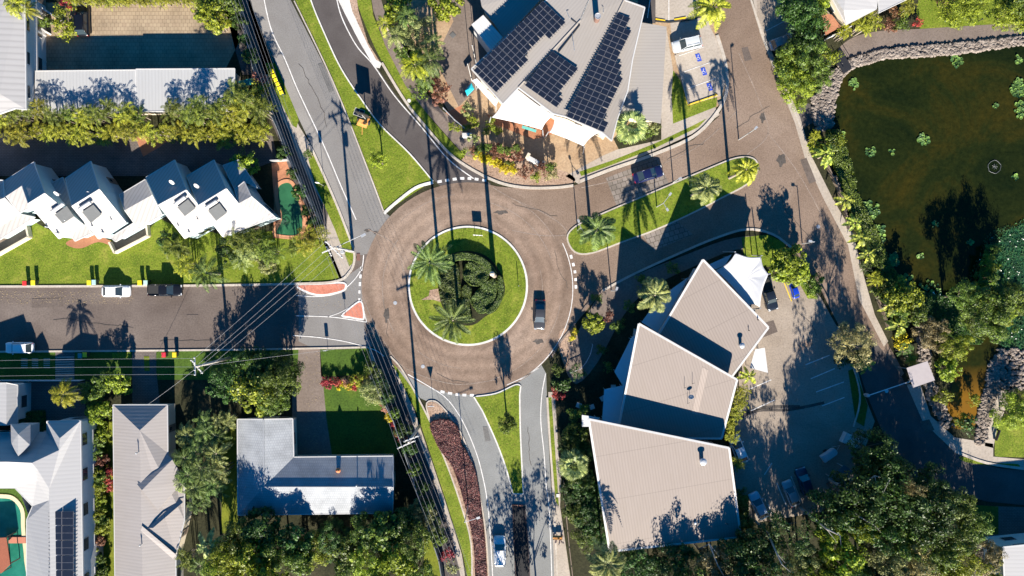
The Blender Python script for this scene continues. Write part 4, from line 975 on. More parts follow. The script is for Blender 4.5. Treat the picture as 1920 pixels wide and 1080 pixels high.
for sx_, sy_, dx, dy, n in ((820, 700, 8, 2, 9), (1040, 470, 2, 9, 9), (1380, 240, 7, -5, 9), (1460, 360, 6, 9, 10), (100, 600, 12, 1, 14), (560, 120, 5, 11, 12), (700, 60+130, 5, 9, 9), (960, 380, 9, 3, 8), (1250, 300, 10, -4, 8), (1480, 560, 5, 9, 9), (1760, 860, 10, 5, 10), (300, 640, 11, -1, 10), (720, 560, 1, 9, 8), (990, 800, 1, 9, 9)):
    P_ = [(sx_, sy_)]
    for k in range(n): P_.append((P_[-1][0]+dx*rnd(.5, 1.4)+rnd(-3, 3), P_[-1][1]+dy*rnd(.5, 1.4)+rnd(-3, 3)))
    ribbon('road_crack', P_, .07, A_STAIN, .047, .047)

for k in range(10):
    y = 669+k*4.4; sheet('fence_light_band', [(104, y), (139, y-1), (139, y+1.4), (104, y+2.4)], CONC, 10)  # light bands between fence shadow lines, put in as pale strips
for x in (46, 66, 88):
    for k in range(5): sheet('stepping_slab', [(x-6, 672+k*4), (x+6, 672+k*4), (x+6, 674+k*4), (x-6, 674+k*4)], CONC, 10)
sheet('footpath', [(270, 668), (280, 668), (281, 696), (271, 696)], GRASS_Y, 10)
sheet('lit_turf', [(210, 662), (246, 660), (246, 672), (212, 674)], GRASS, 10)  # sun patch on the verge, put in as brighter turf colour
# ================================================================== BUILDINGS
def zp(p0, p1, p2):
    "height of the plane through three (px,py,z) points, as a function of photo pixel"
    (x0, y0, z0), (x1, y1, z1), (x2, y2, z2) = p0, p1, p2
    d = (x1-x0)*(y2-y0)-(x2-x0)*(y1-y0)
    a = ((z1-z0)*(y2-y0)-(z2-z0)*(y1-y0))/d; b_ = ((x1-x0)*(z2-z0)-(x2-x0)*(z1-z0))/d
    return lambda x, y: z0+a*(x-x0)+b_*(y-y0)
PR1 = ribbed('pinkish_cream_ribbed_sheet', (0.25, 0.212, 0.19), -62, 0.42, 0.07, sheet=6.0, stain=.3)
PR2 = ribbed('pinkish_cream_ribbed_sheet_b', (0.25, 0.212, 0.19), -72, 0.42, 0.06, sheet=6.5, stain=.3)
PR3 = ribbed('pinkish_cream_ribbed_sheet_c', (0.255, 0.217, 0.195), -80, 0.42, 0.06, sheet=7.0, stain=.3)
def vent(root, at, px, py, z, r, h, mat=None, cowl=True):
    p = g(px, py, z+h); m = MB().lathe([(r*.75, -h-.3), (r*.75, -.15), (r*1.2, -.12), (r*1.25, 0), (r*.6, .12), (.02, .14)], p.x, p.y, 14, p.z); part(root, at, 'vent', m, mat or STEEL)
def dish(root, at, px, py, z, r, az=30, nm='satellite_dish'):
    p = g(px, py, z+.8); m = MB(); n = 14; Mx = Matrix.Translation(p) @ Matrix.Rotation(R(az), 4, 'Z') @ Matrix.Rotation(R(50), 4, 'X')
    m.lathe([(r, .18*r+.02), (r, .18*r), (r*.6, .06*r), (.03, 0)], n=n); m.v = [tuple(Mx @ Vector(v)) for v in m.v]
    part(root, at, nm, m, TRIM, parent=None)
    a = MB().tube([(p.x, p.y, z-.1), (p.x, p.y, z+.75)], .035, 6); a.tube([tuple(p), tuple(Mx @ Vector((0, 0, r*.9)))], .02, 5); part(root, at, 'dish_mast', a, STEEL)
def tri_sail(name, label, corners, mat, sag=0.5, conc=0.13, posts=(), wrinkle=0.0, cat='shade sail'):
    C3 = [g(*p) for p in corners]; ctr = sum(C3, Vector())/len(C3); n = len(C3); K = 10; ringp = []
    for i in range(n):
        a, b_ = C3[i], C3[(i+1) % n]
        for k in range(K):
            t = k/K; q = a.lerp(b_, t); q = q.lerp(Vector((ctr.x, ctr.y, q.z)), conc*4*t*(1-t)); ringp.append(q)
    m = MB(); RN = 10; N = len(ringp)
    for r_ in range(RN):
        s_ = 1-r_/RN
        for k, q in enumerate(ringp):
            z = ctr.z-sag+(q.z-(ctr.z-sag))*(s_**1.6)
            if wrinkle: z += wrinkle*math.sin(k*1.9+r_*0.6)*s_*(1-s_)*4
            v = ctr.lerp(q, s_); m.v.append((v.x, v.y, z))
    m.v.append((ctr.x, ctr.y, ctr.z-sag))
    for r_ in range(RN-1):
        for k in range(N): k2 = (k+1) % N; m.f.append((r_*N+k, r_*N+k2, (r_+1)*N+k2, (r_+1)*N+k))
    for k in range(N): m.f.append(((RN-1)*N+k, (RN-1)*N+(k+1) % N, RN*N))
    root = empty(name, (ctr.x, ctr.y, 0), label, cat); at = (ctr.x, ctr.y, 0)
    o = part(root, at, 'cloth', m, mat, True)
    md = o.modifiers.new('thickness', 'SOLIDIFY'); md.thickness = 0.03
    for i in posts:
        q = C3[i]; d = Vector((q.x-ctr.x, q.y-ctr.y, 0)).normalized()*.5
        part(root, at, 'post', MB().tube([(q.x+d.x, q.y+d.y, 0), (q.x+d.x*.3, q.y+d.y*.3, q.z+.15)], .08, 8), STEEL)
    return root
# --- three stepped single-pitch roofs (restaurant row east of the roundabout)
P = [[(1318, 487, 6.0), (1441, 614, 4.6), (1368, 712, 3.5), (1230, 636, 4.3)],
     [(1198, 607, 7.2), (1382, 712, 5.8), (1353, 822, 4.1), (1156, 822, 3.9)],
     [(1104, 786, 7.6), (1367, 840, 6.5), (1389, 1007, 4.0), (1143, 1034, 4.2)]]
names = ['building with the northernmost wedge shaped cream roof of the stepped row, beside the white sail',
         'middle building of the stepped cream roofed row, with a satellite dish on its roof',
         'southernmost building of the stepped cream roofed row, with tree shadows across its roof']
RB = []
for i, (pl, nm, mt) in enumerate(zip(P, names, (PR1, PR2, PR3))):
    RB.append(building('restaurant_building', nm, 'building', [(mt, [pl])], pl, WHITE, None, 0.3, True, 0.7, 0.22))
root, at = RB[0]; vent(root, at, 1392, 648, 4.2, .32, 1.0); vent(root, at, 1405, 620, 4.45, .06, .5, DMETAL); vent(root, at, 1422, 600, 4.7, .07, .4, DMETAL)
root, at = RB[1]; f2 = zp(*P[1][:3]); dish(root, at, 1296, 745, f2(1296, 745), .42, 200)
for q in ((1298, 720), (1283, 728), (1289, 757)): part(root, at, 'aerial', MB().tube([tuple(g(q[0], q[1], f2(*q))), tuple(g(q[0]+4, q[1]-2, f2(*q)+1.1))], .03, 5), DMETAL)
strip = [(1317, 688), (1328, 694), (1308, 778), (1297, 775)]
part(root, at, 'light_roof_sheet', MB().add([tuple(g(x, y, f2(x, y)+.03)) for x, y in strip], [(3, 2, 1, 0)]), ribbed('lighter_sheet', (0.31, 0.26, 0.23), -72, 0.42, 0.08))
root, at = RB[2]; f3 = zp(*P[2][:3]); vent(root, at, 1319, 866, f3(1319, 866), .42, 1.2); vent(root, at, 1304, 981, f3(1304, 981), .18, .4); vent(root, at, 1364, 983, f3(1364, 983), .07, .5, DMETAL); vent(root, at, 1354, 955, f3(1354, 955), .07, .5, DMETAL)
tri_sail('shade_sail', 'large white fabric sail with radiating folds beside the pink corrugated roof peak', [(1341, 507, 3.9), (1379, 474, 5.2), (1427, 481, 4.6), (1441, 514, 4.9), (1425, 576, 4.4), (1402, 576, 3.6)], SAIL, 0.35, 0.10, (1, 2, 3, 4), 0.03)
PALEB = plain('pale_blue_canopy_cloth', (0.42, 0.55, 0.62), .8, wear=.05)
def canopy(label, pts, mat=PALEB, cat='canopy', name='canopy', posts=True, th=.08):
    q = [g(*p) for p in pts]; cx = sum(p.x for p in q)/len(q); cy = sum(p.y for p in q)/len(q); at = (cx, cy, 0)
    root = empty(name, at, label, cat); me, _ = roof_mesh([q], th); o = link('roof', me, mat, root, at)
    if posts:
        w = inset([tuple(p) for p in q], .25)
        for p in w: part(root, at, 'post', MB().box(p[0], p[1], (p[2]-.05)/2, .09, .09, p[2]-.05), STEEL)
    return root
canopy('shaded pale blue terrace canopy left of the northern corrugated roof, under the palm', [(1262, 540, 3.0), (1290, 520, 3.0), (1252, 590, 2.9), (1233, 624, 2.9), (1203, 604, 2.9), (1222, 578, 2.9)])
canopy('narrow pale blue canopy along the left edge of the middle corrugated roof', [(1183, 634, 2.9), (1192, 628, 3.0), (1172, 730, 2.9), (1152, 697, 2.8)])
canopy('pale blue square canopy between the middle and southern corrugated roofs', [(1133, 730, 2.9), (1171, 722, 3.0), (1160, 797, 2.9), (1129, 789, 2.8)])
canopy('blue strip awning between the corrugated roof peak and the white sail', [(1322, 500, 3.0), (1338, 492, 3.1), (1372, 477, 3.1), (1360, 497, 3.0), (1342, 505, 3.0)])
canopy('small square white canopy behind the northern corrugated roof over the car park', [(1416, 655, 2.8), (1434, 652, 2.8), (1440, 699, 2.7), (1406, 690, 2.7)], WHITE)
canopy('small white four sided umbrella canopy at the top left corner of the southern roof', [(1091, 778, 2.9), (1125, 783, 2.9), (1108, 800, 2.9), (1091, 800, 2.8)], SAIL)
# --- community centre with solar roof
CR = ribbed('stone_grey_ribbed_sheet', (0.31, 0.285, 0.265), 47, 0.45, 0.03, stain=.2)
CR2 = ribbed('stone_grey_ribbed_sheet_b', (0.3, 0.272, 0.248), 63, 0.45, 0.03, stain=.3)
CR3 = ribbed('stone_grey_ribbed_sheet_c', (0.305, 0.28, 0.258), 0, 0.45, 0.04)
mainpl = [[(884, 129, 6.4), (943, 195, 6.3), (972, 164, 6.4), (1088, 38, 6.9), (1130, -60, 7.0), (1090, -60, 7.0)],
          [(972, 164, 6.4), (1037, 213, 6.3), (1062, 219, 6.3), (1170, 0, 6.9), (1130, -60, 7.0), (1088, 38, 6.9)],
          [(1062, 219, 6.3), (1130, 249, 6.2), (1147, 264, 6.2), (1158, 222, 6.25), (1177, 170, 6.3), (1186, 112, 6.5), (1209, 14, 6.8), (1170, 0, 6.9)]]
out = [(884, 129, 6.4), (943, 195, 6.3), (972, 164, 6.4), (1037, 213, 6.3), (1062, 219, 6.3), (1130, 249, 6.2), (1147, 264, 6.2), (1158, 222, 6.25), (1177, 170, 6.3), (1186, 112, 6.5), (1209, 14, 6.8), (1170, 0, 6.9), (1130, -60, 7.0), (1090, -60, 7.0)]
CB = building('community_centre', 'large community building with fan shaped grey metal roof carrying solar arrays', 'building', [(CR, [mainpl[0]]), (CR2, [mainpl[1], mainpl[2]])], out, CREAM, None, 0.18, True, 0.8, 0.22)
root, at = CB
me, _ = roof_mesh([[g(*p) for p in [(1202, 42, 5.7), (1250, 50, 5.6), (1239, 231, 5.2), (1190, 221, 5.3), (1160, 222, 5.3), (1180, 120, 5.5)]]]); link('roof', me, CR3, root, at)
w = inset([tuple(g(*p)) for p in [(1202, 42, 5.4), (1250, 50, 5.3), (1239, 231, 4.9), (1190, 221, 5.0), (1165, 222, 5.0), (1182, 120, 5.2)]], .7); part(root, at, 'wall', MB().prism(w, 0, None), CREAM)
me, _ = roof_mesh([[g(*p) for p in [(890, -60, 4.3), (903, 11, 4.3), (912, 27, 4.2), (926, 44, 4.2), (946, 74, 4.2), (1040, -30, 4.3), (1040, -60, 4.3)]]]); link('roof', me, CR, root, at)
w = inset([tuple(g(*p)) for p in [(890, -60, 4.1), (903, 11, 4.1), (912, 27, 4.0), (926, 44, 4.0), (946, 74, 4.0), (1040, -30, 4.1), (1040, -60, 4.1)]], .4); part(root, at, 'wall', MB().prism(w, 0, None), CREAM)
bx = [(884, 46, 4.8), (906, 28, 4.9), (943, 70, 5.0), (920, 94, 4.9)]; me, _ = roof_mesh([[g(*p) for p in bx]]); link('roof', me, ribbed('white_pitched_sheet', (0.6, 0.58, 0.56), -50, .4, .06, stain=.5), root, at)
part(root, at, 'wall', MB().prism(inset([tuple(g(x, y, z-.2)) for x, y, z in bx], .15), 0, None), WHITE)
p = g(1121, 30, 8.4); part(root, at, 'flue', MB().lathe([(.42, -2.4), (.42, 0), (.36, .0), (.36, -.3)], p.x, p.y, 18, p.z), plain('dull_brown_metal', (.16, .09, .07), .7)); part(root, at, 'flue_ring', MB().lathe([(.44, -.06), (.46, .03), (.4, .04), (.36, -.02)], p.x, p.y, 18, p.z), STEEL)
for a, b_ in (((1062, 20), (1068, 34)), ((1073, 62), (1077, 95)), ((1131, 12), (1131, 24))): part(root, at, 'aerial', MB().tube([tuple(g(a[0], a[1], 6.9)), tuple(g(b_[0], b_[1], 7.6))], .04, 5), STEEL)
for a, b_ in (((1071, 36), (1087, 47)), ((1087, 47), (1047, 98))): part(root, at, 'roof_step', MB().tube([tuple(g(a[0], a[1], 6.95)), tuple(g(b_[0], b_[1], 6.85))], .09, 4), DMETAL)
ridge = [((972, 164, 6.42), (1088, 38, 6.93)), ((1062, 219, 6.33), (1170, 0, 6.93))]
for a, b_ in ridge: part(root, at, 'ridge_cap', MB().tube([tuple(g(*a)), tuple(g(*b_))], .12, 6), CR2)
# solar arrays stand on the roof: each array a thing, each panel a part
CELL = plain('solar_cell_blue', (0.009, 0.014, 0.028), 0.4, wear=.15, spec=.3)
mcell = MATS['solar_cell_blue']
PF = plain('panel_frame_grey', (0.22, 0.22, 0.25), .6, .3, wear=0)
def solar(label, o, across, down, rows, z, tilt=.06, gap=0.03, group='solar arrays on the community centre roof'):
    O = g(o[0], o[1], z); U = g(o[0]+across[0], o[1]+across[1], z)-O; V = g(o[0]+down[0], o[1]+down[1], z)-O
    root = empty('solar_array', tuple(O), label, 'solar panels', group); k = 0; at = tuple(O)
    base = MB(); uu, vv = U.normalized(), V.normalized()
    pm = MB(); lu, lv = U.length*(1-gap), V.length*(1-gap); up = Vector((0, 0, 1))
    c0 = uu*0+vv*0
    def slab(m, a, b_, z0, z1, inset_=0):
        q = [uu*inset_+vv*inset_, uu*(a-inset_)+vv*inset_, uu*(a-inset_)+vv*(b_-inset_), uu*inset_+vv*(b_-inset_)]
        m.add([tuple(x+up*z0) for x in q]+[tuple(x+up*z1) for x in q], [(0, 1, 2, 3), (7, 6, 5, 4), (0, 4, 5, 1), (1, 5, 6, 2), (2, 6, 7, 3), (3, 7, 4, 0)])
    slab(pm, lu, lv, 0, .05); fm = pm.mesh('solar_panel'); fm.materials.append(PF); fm.materials.append(mcell)
    cm = MB()
    n0 = len(pm.v); slab(pm, lu, lv, .05, .062, .028)
    fm = pm.mesh('solar_panel'); fm.materials.append(PF); fm.materials.append(mcell)
    for i, f in enumerate(fm.polygons):
        if i >= 6: f.material_index = 1
    for r_, cn in enumerate(rows):
        st, cn = cn if isinstance(cn, tuple) else (0, cn)
        for j in range(st, st+cn):
            if k >= 98: break
            q = bpy.data.objects.new('solar_panel', fm); COL.objects.link(q); q.parent = root; q.location = U*j+V*(r_+(0.10*(r_//2)))+up*(.16); k += 1
    mx = max((x[0]+x[1]) if isinstance(x, tuple) else x for x in rows)
    for r_, cn in enumerate(rows):
        if isinstance(cn, tuple): cn = cn[0]+cn[1]
        L = U*cn
        for t in (.25, .75):
            a = V*(r_+0.10*(r_//2)+t)-uu*.35; b_ = a+L+uu*.5
            base.tube([tuple(a+up*.09), tuple(b_+up*.09)], .04, 4)
    o_ = base.build('mounting_rail', DMETAL, root)
    return root
solar('long narrow stepped solar array nearest the right end of the community centre roof', (1158, 25), (11.7, 4.9), (-4.62, 9.3), [2, 2, 3, 3, 3, 3, 3, 3, 4, 4, 5, 5, 5, 5, 5, 5, 5, 5, 6, 6], 6.8)
solar('smallest solar array, in the middle of the community centre roof', (1036, 97), (11.9, 8.3), (-6.3, 7.7), [4, 4, 4, 4, 4, 4, 5, 5], 6.75)
solar('broad solar array along the left edge of the community centre roof', (888, 133), (8.5, 8.2), (7.3, -7.35), [5]*8+[4]*5+[5]*4, 6.95)
tri_sail('shade_sail', 'big white shade sail at the front of the community centre, left of the smaller one', [(968, 165, 5.4), (1038, 216, 5.0), (1016, 243, 3.8), (922, 220, 3.6), (942, 192, 5.0)], SAIL, 0.25, 0.055, (2, 3), 0.0)
tri_sail('shade_sail', 'smaller white shade sail under the right solar array of the community centre, half in shade', [(1040, 217, 5.0), (1124, 247, 4.9), (1094, 274, 3.7), (1030, 248, 3.8)], SAIL, 0.25, 0.08, (2, 3), 0.0)
canopy('long narrow white awning down the left front of the community centre', [(885, 151, 4.6), (894, 147, 4.8), (934, 190, 4.6), (929, 200, 4.4)], plain('pale_awning', (.6, .62, .63), .6), posts=True)
# --- north-west block
WR = ribbed('white_ribbed_sheet', (0.368, 0.356, 0.352), 0, 0.9, 0.07, stain=.2)
building('apartment_block', 'long white ribbed roof at the far left top edge beside the tan driveway', 'building', [(WR, [[(-140, -60, 5.6), (46, -60, 5.2), (49, 205, 5.2), (28, 203, 5.3), (0, 176, 5.8), (-60, 150, 6.2)], [(28, 203, 5.3), (-10, 216, 5.2), (-140, 216, 5.2), (-140, 150, 6.2), (-60, 150, 6.2), (0, 176, 5.8)]])], [(-140, -60, 5.4), (46, -60, 5.2), (49, 205, 5.2), (-140, 216, 5.2)], WHITE, None, .15)
pf = g(65, 100, 2.2); root = empty('walkway_frame', (pf.x, pf.y, 0), 'pale open beam frame between the white ribbed roof and the tan driveway', 'walkway frame'); at = (pf.x, pf.y, 0)
a, b_ = g(64, -20, 2.3), g(68, 196, 2.3)
part(root, at, 'beam', MB().box((a.x+b_.x)/2, (a.y+b_.y)/2, 2.25, .55, (a-b_).length, .3, math.atan2(a.y-b_.y, a.x-b_.x)-math.pi/2), WHITE)
for y in (14, 54, 104, 154, 194):
    p, q = g(48, y-3, 2.3), g(66, y+3, 2.3); part(root, at, 'crossbeam', MB().box((p.x+q.x)/2, (p.y+q.y)/2, 2.2, (p-q).length, .2, .24, math.atan2(q.y-p.y, q.x-p.x)), WHITE)
    part(root, at, 'post', MB().box(q.x+.1, q.y, 1.05, .2, .2, 2.1), WHITE)
for a, b_ in (((55, 0), (112, 37)), ((70, 48), (86, 60))): 
    p, q = g(a[0], a[1], 1.2), g(b_[0], b_[1], 1.2); m = MB().box((p.x+q.x)/2, (p.y+q.y)/2, .6, (p-q).length, .25, 1.2, math.atan2(q.y-p.y, q.x-p.x)); o = m.build('garden_wall', WHITE, None, (p.x, p.y, 0)); tag(o, ('long' if a[0] == 55 else 'short stub of')+' pale garden wall near the black car in the top left driveway', 'wall')
FR = ribbed('flat_white_sheet', (0.376, 0.376, 0.376), 90, 0.5, 0.04, stain=.15)
building('carport', 'long flat white carport roof streaked with palm shadows above the cane palm hedge', 'building', [(FR, [[(67, 133, 3.0), (254, 131, 3.0), (254, 210, 2.8), (67, 213, 2.8)]]), (FR, [[(255, 129.5, 3.08), (440, 128.5, 3.08), (439, 208, 2.88), (255, 209, 2.88)]])], [(67, 132, 3.0), (440, 129, 3.0), (439, 208, 2.85), (67, 213, 2.8)], CREAM, None, .12, True, .3)
# --- townhouses with tiled blue-grey north slopes and white south slopes
TS = ribbed('townhouse_sheet', (0.352, 0.336, 0.328), 63, 0.55, 0.08, stain=.12)
TU = [('townhouse', 'townhouse cut by the left photo edge, leftmost of the staggered row',
   [[(-60, 395, 5.8), (8, 371, 5.8), (35, 399, 4.2), (0, 423, 4.0), (-60, 450, 4.0)], [(-60, 330, 4.2), (6, 338, 4.2), (8, 371, 5.8), (-60, 395, 5.8)]], [(-60, 330, 4.2), (6, 338, 4.2), (35, 399, 4.0), (-60, 450, 4.0)], None, None),
  ('townhouse', 'second townhouse from the left in the staggered row, with a large round dish beside it',
   [c(4, [(25, 282, 4.0), (255, 135, 4.0), (335, 370, 7.3), (212, 447, 7.3), (165, 312, 5.6), (45, 392, 5.6)]), c(4, [(212, 447, 7.3), (335, 370, 7.3), (625, 605, 4.0), (442, 710, 4.0)]), c(4, [(45, 392, 5.6), (165, 312, 5.6), (222, 478, 4.6), (145, 516, 4.6)])],
   c(4, [(25, 282, 4.0), (255, 135, 4.0), (335, 370, 7.3), (625, 605, 4.0), (442, 710, 4.0), (212, 447, 7.3), (222, 478, 4.4), (145, 516, 4.4)]), c(4, [(410, 530), (500, 465), (555, 540), (470, 595)]), (4, (425, 370))),
  ('townhouse', 'third townhouse from the left, its tall blue green end wall showing a balcony hood',
   [c(4, [(490, 258, 4.0), (680, 130, 4.0), (745, 340, 7.3), (540, 466, 7.3)]), c(4, [(540, 466, 7.3), (745, 340, 7.3), (945, 590, 4.0), (740, 712, 4.0)])],
   c(4, [(490, 258, 4.0), (680, 130, 4.0), (745, 340, 7.3), (945, 590, 4.0), (740, 712, 4.0), (540, 466, 7.3)]), c(4, [(615, 510), (700, 455), (760, 525), (680, 590)]), (4, (672, 370))),
  ('townhouse', 'fourth townhouse from the left with a white dish high on its blue slope',
   [c(4, [(1095, 250, 4.0), (1310, 120, 4.0), (1397, 345, 7.3), (1190, 457, 7.3)]), c(4, [(1190, 457, 7.3), (1397, 345, 7.3), (1592, 592, 4.0), (1385, 708, 4.0)])],
   c(4, [(1095, 250, 4.0), (1310, 120, 4.0), (1397, 345, 7.3), (1592, 592, 4.0), (1385, 708, 4.0), (1190, 457, 7.3)]), c(4, [(1330, 475), (1410, 415), (1465, 480), (1385, 540)]), (4, (1290, 285))),
  ('townhouse', 'rightmost townhouse of the row, with stepped white roof reaching the kidney pool',
   [c(4, [(1400, 240, 4.0), (1605, 120, 4.0), (1697, 335, 7.3), (1490, 460, 7.3)]), c(4, [(1490, 460, 7.3), (1697, 335, 7.3), (1788, 447, 5.6), (1885, 393, 5.6), (2062, 545, 3.9), (1672, 695, 3.9)]), c(4, [(1760, 340, 4.8), (1832, 282, 4.8), (1885, 393, 5.6), (1788, 447, 5.6)])],
   c(4, [(1400, 240, 4.0), (1605, 120, 4.0), (1697, 335, 7.3), (1788, 447, 5.6), (1762, 340, 4.6), (1832, 282, 4.6), (1885, 393, 5.6), (2062, 545, 3.9), (1672, 695, 3.9), (1490, 460, 7.3)]), c(4, [(1560, 500), (1645, 445), (1700, 515), (1620, 575)]), (4, (1475, 312)))]
HEAT = plain('solar_heater_glass', (0.11, 0.115, 0.12), .85, wear=.15, spec=.08); 
for nm, lab, pls, ol, sol, ds in TU:
    root, at = building(nm, lab, 'townhouse', [(TS, pls)], ol, TEAL_W, 'townhouses in a staggered row', 0.12, True, .18, .2)
    a_, b_ = pls[1][0], pls[1][1]; part(root, at, 'ridge_cap', MB().tube([tuple(g(a_[0], a_[1], a_[2]+.04)), tuple(g(b_[0], b_[1], b_[2]+.04))], .09, 6), TRIM)
    if len(pls[1]) == 4:
        zf0 = zp(*pls[1][:3]); mx_ = [sum(p[k] for p in pls[1])/4 for k in (0, 1)]
        for dx_, dy_, r_v in ((-14, 22, .07), (22, 10, .06), (6, 34, .09)): part(root, at, 'roof_pipe', MB().lathe([(r_v*1.8, -.2), (r_v*1.8, .02), (r_v, .03), (r_v, .35), (r_v*1.3, .36), (.01, .42)], *tuple(g(mx_[0]+dx_, mx_[1]+dy_, zf0(mx_[0]+dx_, mx_[1]+dy_)+.2))[:2], 8, zf0(mx_[0]+dx_, mx_[1]+dy_)+.1), STEEL)
    if sol:
        zf_ = zp(*pls[1][:3]); q = [g(x, y, zf_(x, y)+.35) for x, y in sol]
        part(root, at, 'solar_heater_panel', MB().add([tuple(p) for p in q]+[tuple(p-Vector((0, 0, .12))) for p in q], [(3, 2, 1, 0), (4, 5, 6, 7), (0, 1, 5, 4), (1, 2, 6, 5), (2, 3, 7, 6), (3, 0, 4, 7)]), HEAT)
        dd = (q[0]-q[3]).normalized()*.45; a, b_ = q[0]+dd+Vector((0, 0, .15)), q[1]+dd+Vector((0, 0, .15))
        part(root, at, 'water_tank', MB().tube([tuple(a), tuple(a.lerp(b_, .02)), tuple(b_.lerp(a, .02)), tuple(b_)], [.2, .28, .28, .2], 12), TRIM)
    if ds:
        (i_, xy) = ds; (x, y), = c(i_, [xy]); dish(root, at, x, y, 6.0, .42, -20)
LK = [('low white link roof between the second and third townhouses', [c(4, [(380, 295, 3.2), (470, 250, 3.2), (535, 445, 4.0), (415, 470, 4.0)]), c(4, [(415, 470, 4.0), (535, 445, 4.0), (690, 668, 2.8), (560, 728, 2.6)])], c(4, [(380, 295, 3.2), (470, 250, 3.2), (690, 668, 2.8), (560, 728, 2.6)])),
      ('wide low white link roof between the third and fourth townhouses with a deck beneath it', [c(4, [(895, 382, 3.2), (1090, 265, 3.2), (1140, 382, 4.0), (935, 497, 4.0)]), c(4, [(935, 497, 4.0), (1140, 382, 4.0), (1215, 528, 3.0), (1130, 582, 2.8), (865, 732, 2.6), (828, 700, 2.7), (1003, 590, 3.2)])], c(4, [(895, 382, 3.2), (1090, 265, 3.2), (1215, 528, 3.0), (865, 732, 2.6), (828, 700, 2.7), (1003, 590, 3.2)])),
      ('low white verandah roof at the left end of the townhouse row', [c(4, [(-60, 590, 3.2), (130, 520, 3.2), (260, 548, 2.7), (0, 715, 2.6), (-60, 740, 2.6)])], c(4, [(-60, 590, 3.2), (130, 520, 3.2), (260, 548, 2.7), (0, 715, 2.6), (-60, 740, 2.6)])),
      ('blue grey low roof behind the rightmost townhouse', [c(4, [(1672, 160, 3.6), (1790, 118, 3.6), (1930, 330, 4.4), (1850, 290, 4.2), (1760, 340, 4.3)])], c(4, [(1672, 160, 3.6), (1790, 118, 3.6), (1930, 330, 4.2), (1760, 340, 4.2)]))]
for lab, pls, ol in LK: building('link_roof', lab, 'roof', [(TS, pls)], ol, TEAL_W, None, .1, False, .5, .2)
for lab, pts in (('sunken brown terrace with pale rim below the third townhouse', c(4, [(840, 738), (1115, 588), (1128, 690), (880, 818)])), ('pale rimmed terrace with furniture at the left edge of the lawn', c(4, [(-40, 740), (215, 578), (240, 700), (0, 835)]))):
    P_ = [g(*p) for p in pts]; at = tuple(P_[0]); root = empty('terrace', at, lab, 'terrace'); part(root, at, 'deck', MB().prism([tuple(p)[:2] for p in P_], 0.0, .12), WOOD)
    for a, b_ in ((P_[3], P_[2]), (P_[1], P_[2]), (P_[3], P_[0])): m_ = (a+b_)/2; part(root, at, 'rim_wall', MB().box(m_.x, m_.y, .45, (a-b_).length, .28, .9, math.atan2(b_.y-a.y, b_.x-a.x)), CREAM)
sheet('patio', smooth(c(4, [(500, 735), (680, 670), (850, 740), (860, 775), (740, 735), (620, 780), (540, 775)]), 4), TERRA, 3)
# --- lower left houses
LR = ribbed('smooth_white_sheet', (0.376, 0.368, 0.368), 0, 0.6, 0.03, stain=.1)
e_, r_ = 3.3, 7.2
pls = [[(151, 789, 5.9), (112, 822, r_), (111, 844, r_), (70, 880, r_), (92, 916, r_), (95, 1130, r_), (156, 1130, 5.9)],
       [(60, 811, e_), (88, 811, e_), (111, 844, r_), (70, 880, r_), (60, 868, r_), (14, 866, r_), (-60, 866, r_), (-60, 811, e_)],
       [(88, 811, e_), (88, 790, 5.2), (112, 822, r_), (111, 844, r_)], [(88, 790, 5.2), (151, 789, 5.9), (112, 822, r_)],
       [(-60, 866, r_), (14, 866, r_), (60, 868, r_), (28, 915, 4.4), (-60, 915, 4.4)], [(60, 868, r_), (70, 880, r_), (69, 902, 6.0), (28, 915, 4.4)],
       [(28, 915, 4.4), (69, 902, 6.0), (92, 938, 6.2), (61, 949, 4.4)], [(69, 902, 6.0), (70, 880, r_), (92, 916, r_), (92, 938, 6.2)],
       [(61, 949, 4.4), (92, 938, 6.2), (92, 916, r_), (95, 1130, r_), (50, 1130, 4.4), (50, 975, 4.4)]]
B3 = building('villa', 'large white hipped roof villa in the bottom left corner wrapping a green pool', 'house', [(LR, pls)], [(151, 789, 5.7), (156, 1130, 5.7), (52, 1130, 4.2), (50, 975, 4.2), (28, 915, 4.2), (-60, 915, 4.2), (-60, 811, e_), (88, 811, e_), (88, 790, 5.0)], WHITE, None, .12, True, .35)
root, at = B3
me, _ = roof_mesh([[g(*p) for p in pl] for pl in [[(20, 795, 5.4), (57, 795, 5.4), (34, 814, 7.0)], [(57, 795, 5.4), (57, 835, 6.0), (34, 855, 6.9), (34, 814, 7.0)], [(20, 795, 5.4), (34, 814, 7.0), (34, 855, 6.9), (21, 833, 6.0)]]]); link('roof', me, LR, root, at)
part(root, at, 'wall', MB().prism([tuple(g(x, y, 5.2))[:2] for x, y in ((22, 798), (55, 798), (55, 832), (34, 848), (23, 832))], 3, 5.3), WHITE)
vent(root, at, 103, 945, 6.2, .05, .4); dish(root, at, 111, 958, 5.6, .5, 10)
solar('black two column solar array on the white villa roof in the bottom left corner', (96, 958), (22, 0), (0, 13.2), [2]*11, 6.75, group=None)
building('outbuilding', 'small white gabled roof cut by the left edge above the white villa', 'house', [(LR, [[(-60, 718, 3.8), (12, 718, 4.8), (12, 797, 4.8), (-60, 797, 3.8)], [(12, 718, 4.8), (33, 722, 3.6), (32, 795, 3.6), (12, 797, 4.8)]])], [(-60, 718, 3.8), (12, 718, 4.8), (33, 720, 3.6), (32, 796, 3.6), (12, 797, 4.8), (-60, 797, 3.8)], WHITE, None, .1)
LS = ribbed('long_house_sheet', (0.34, 0.31, 0.295), 0, 0.5, 0.04, sheet=None, stain=.25)
e_, r_ = 3.1, 4.7
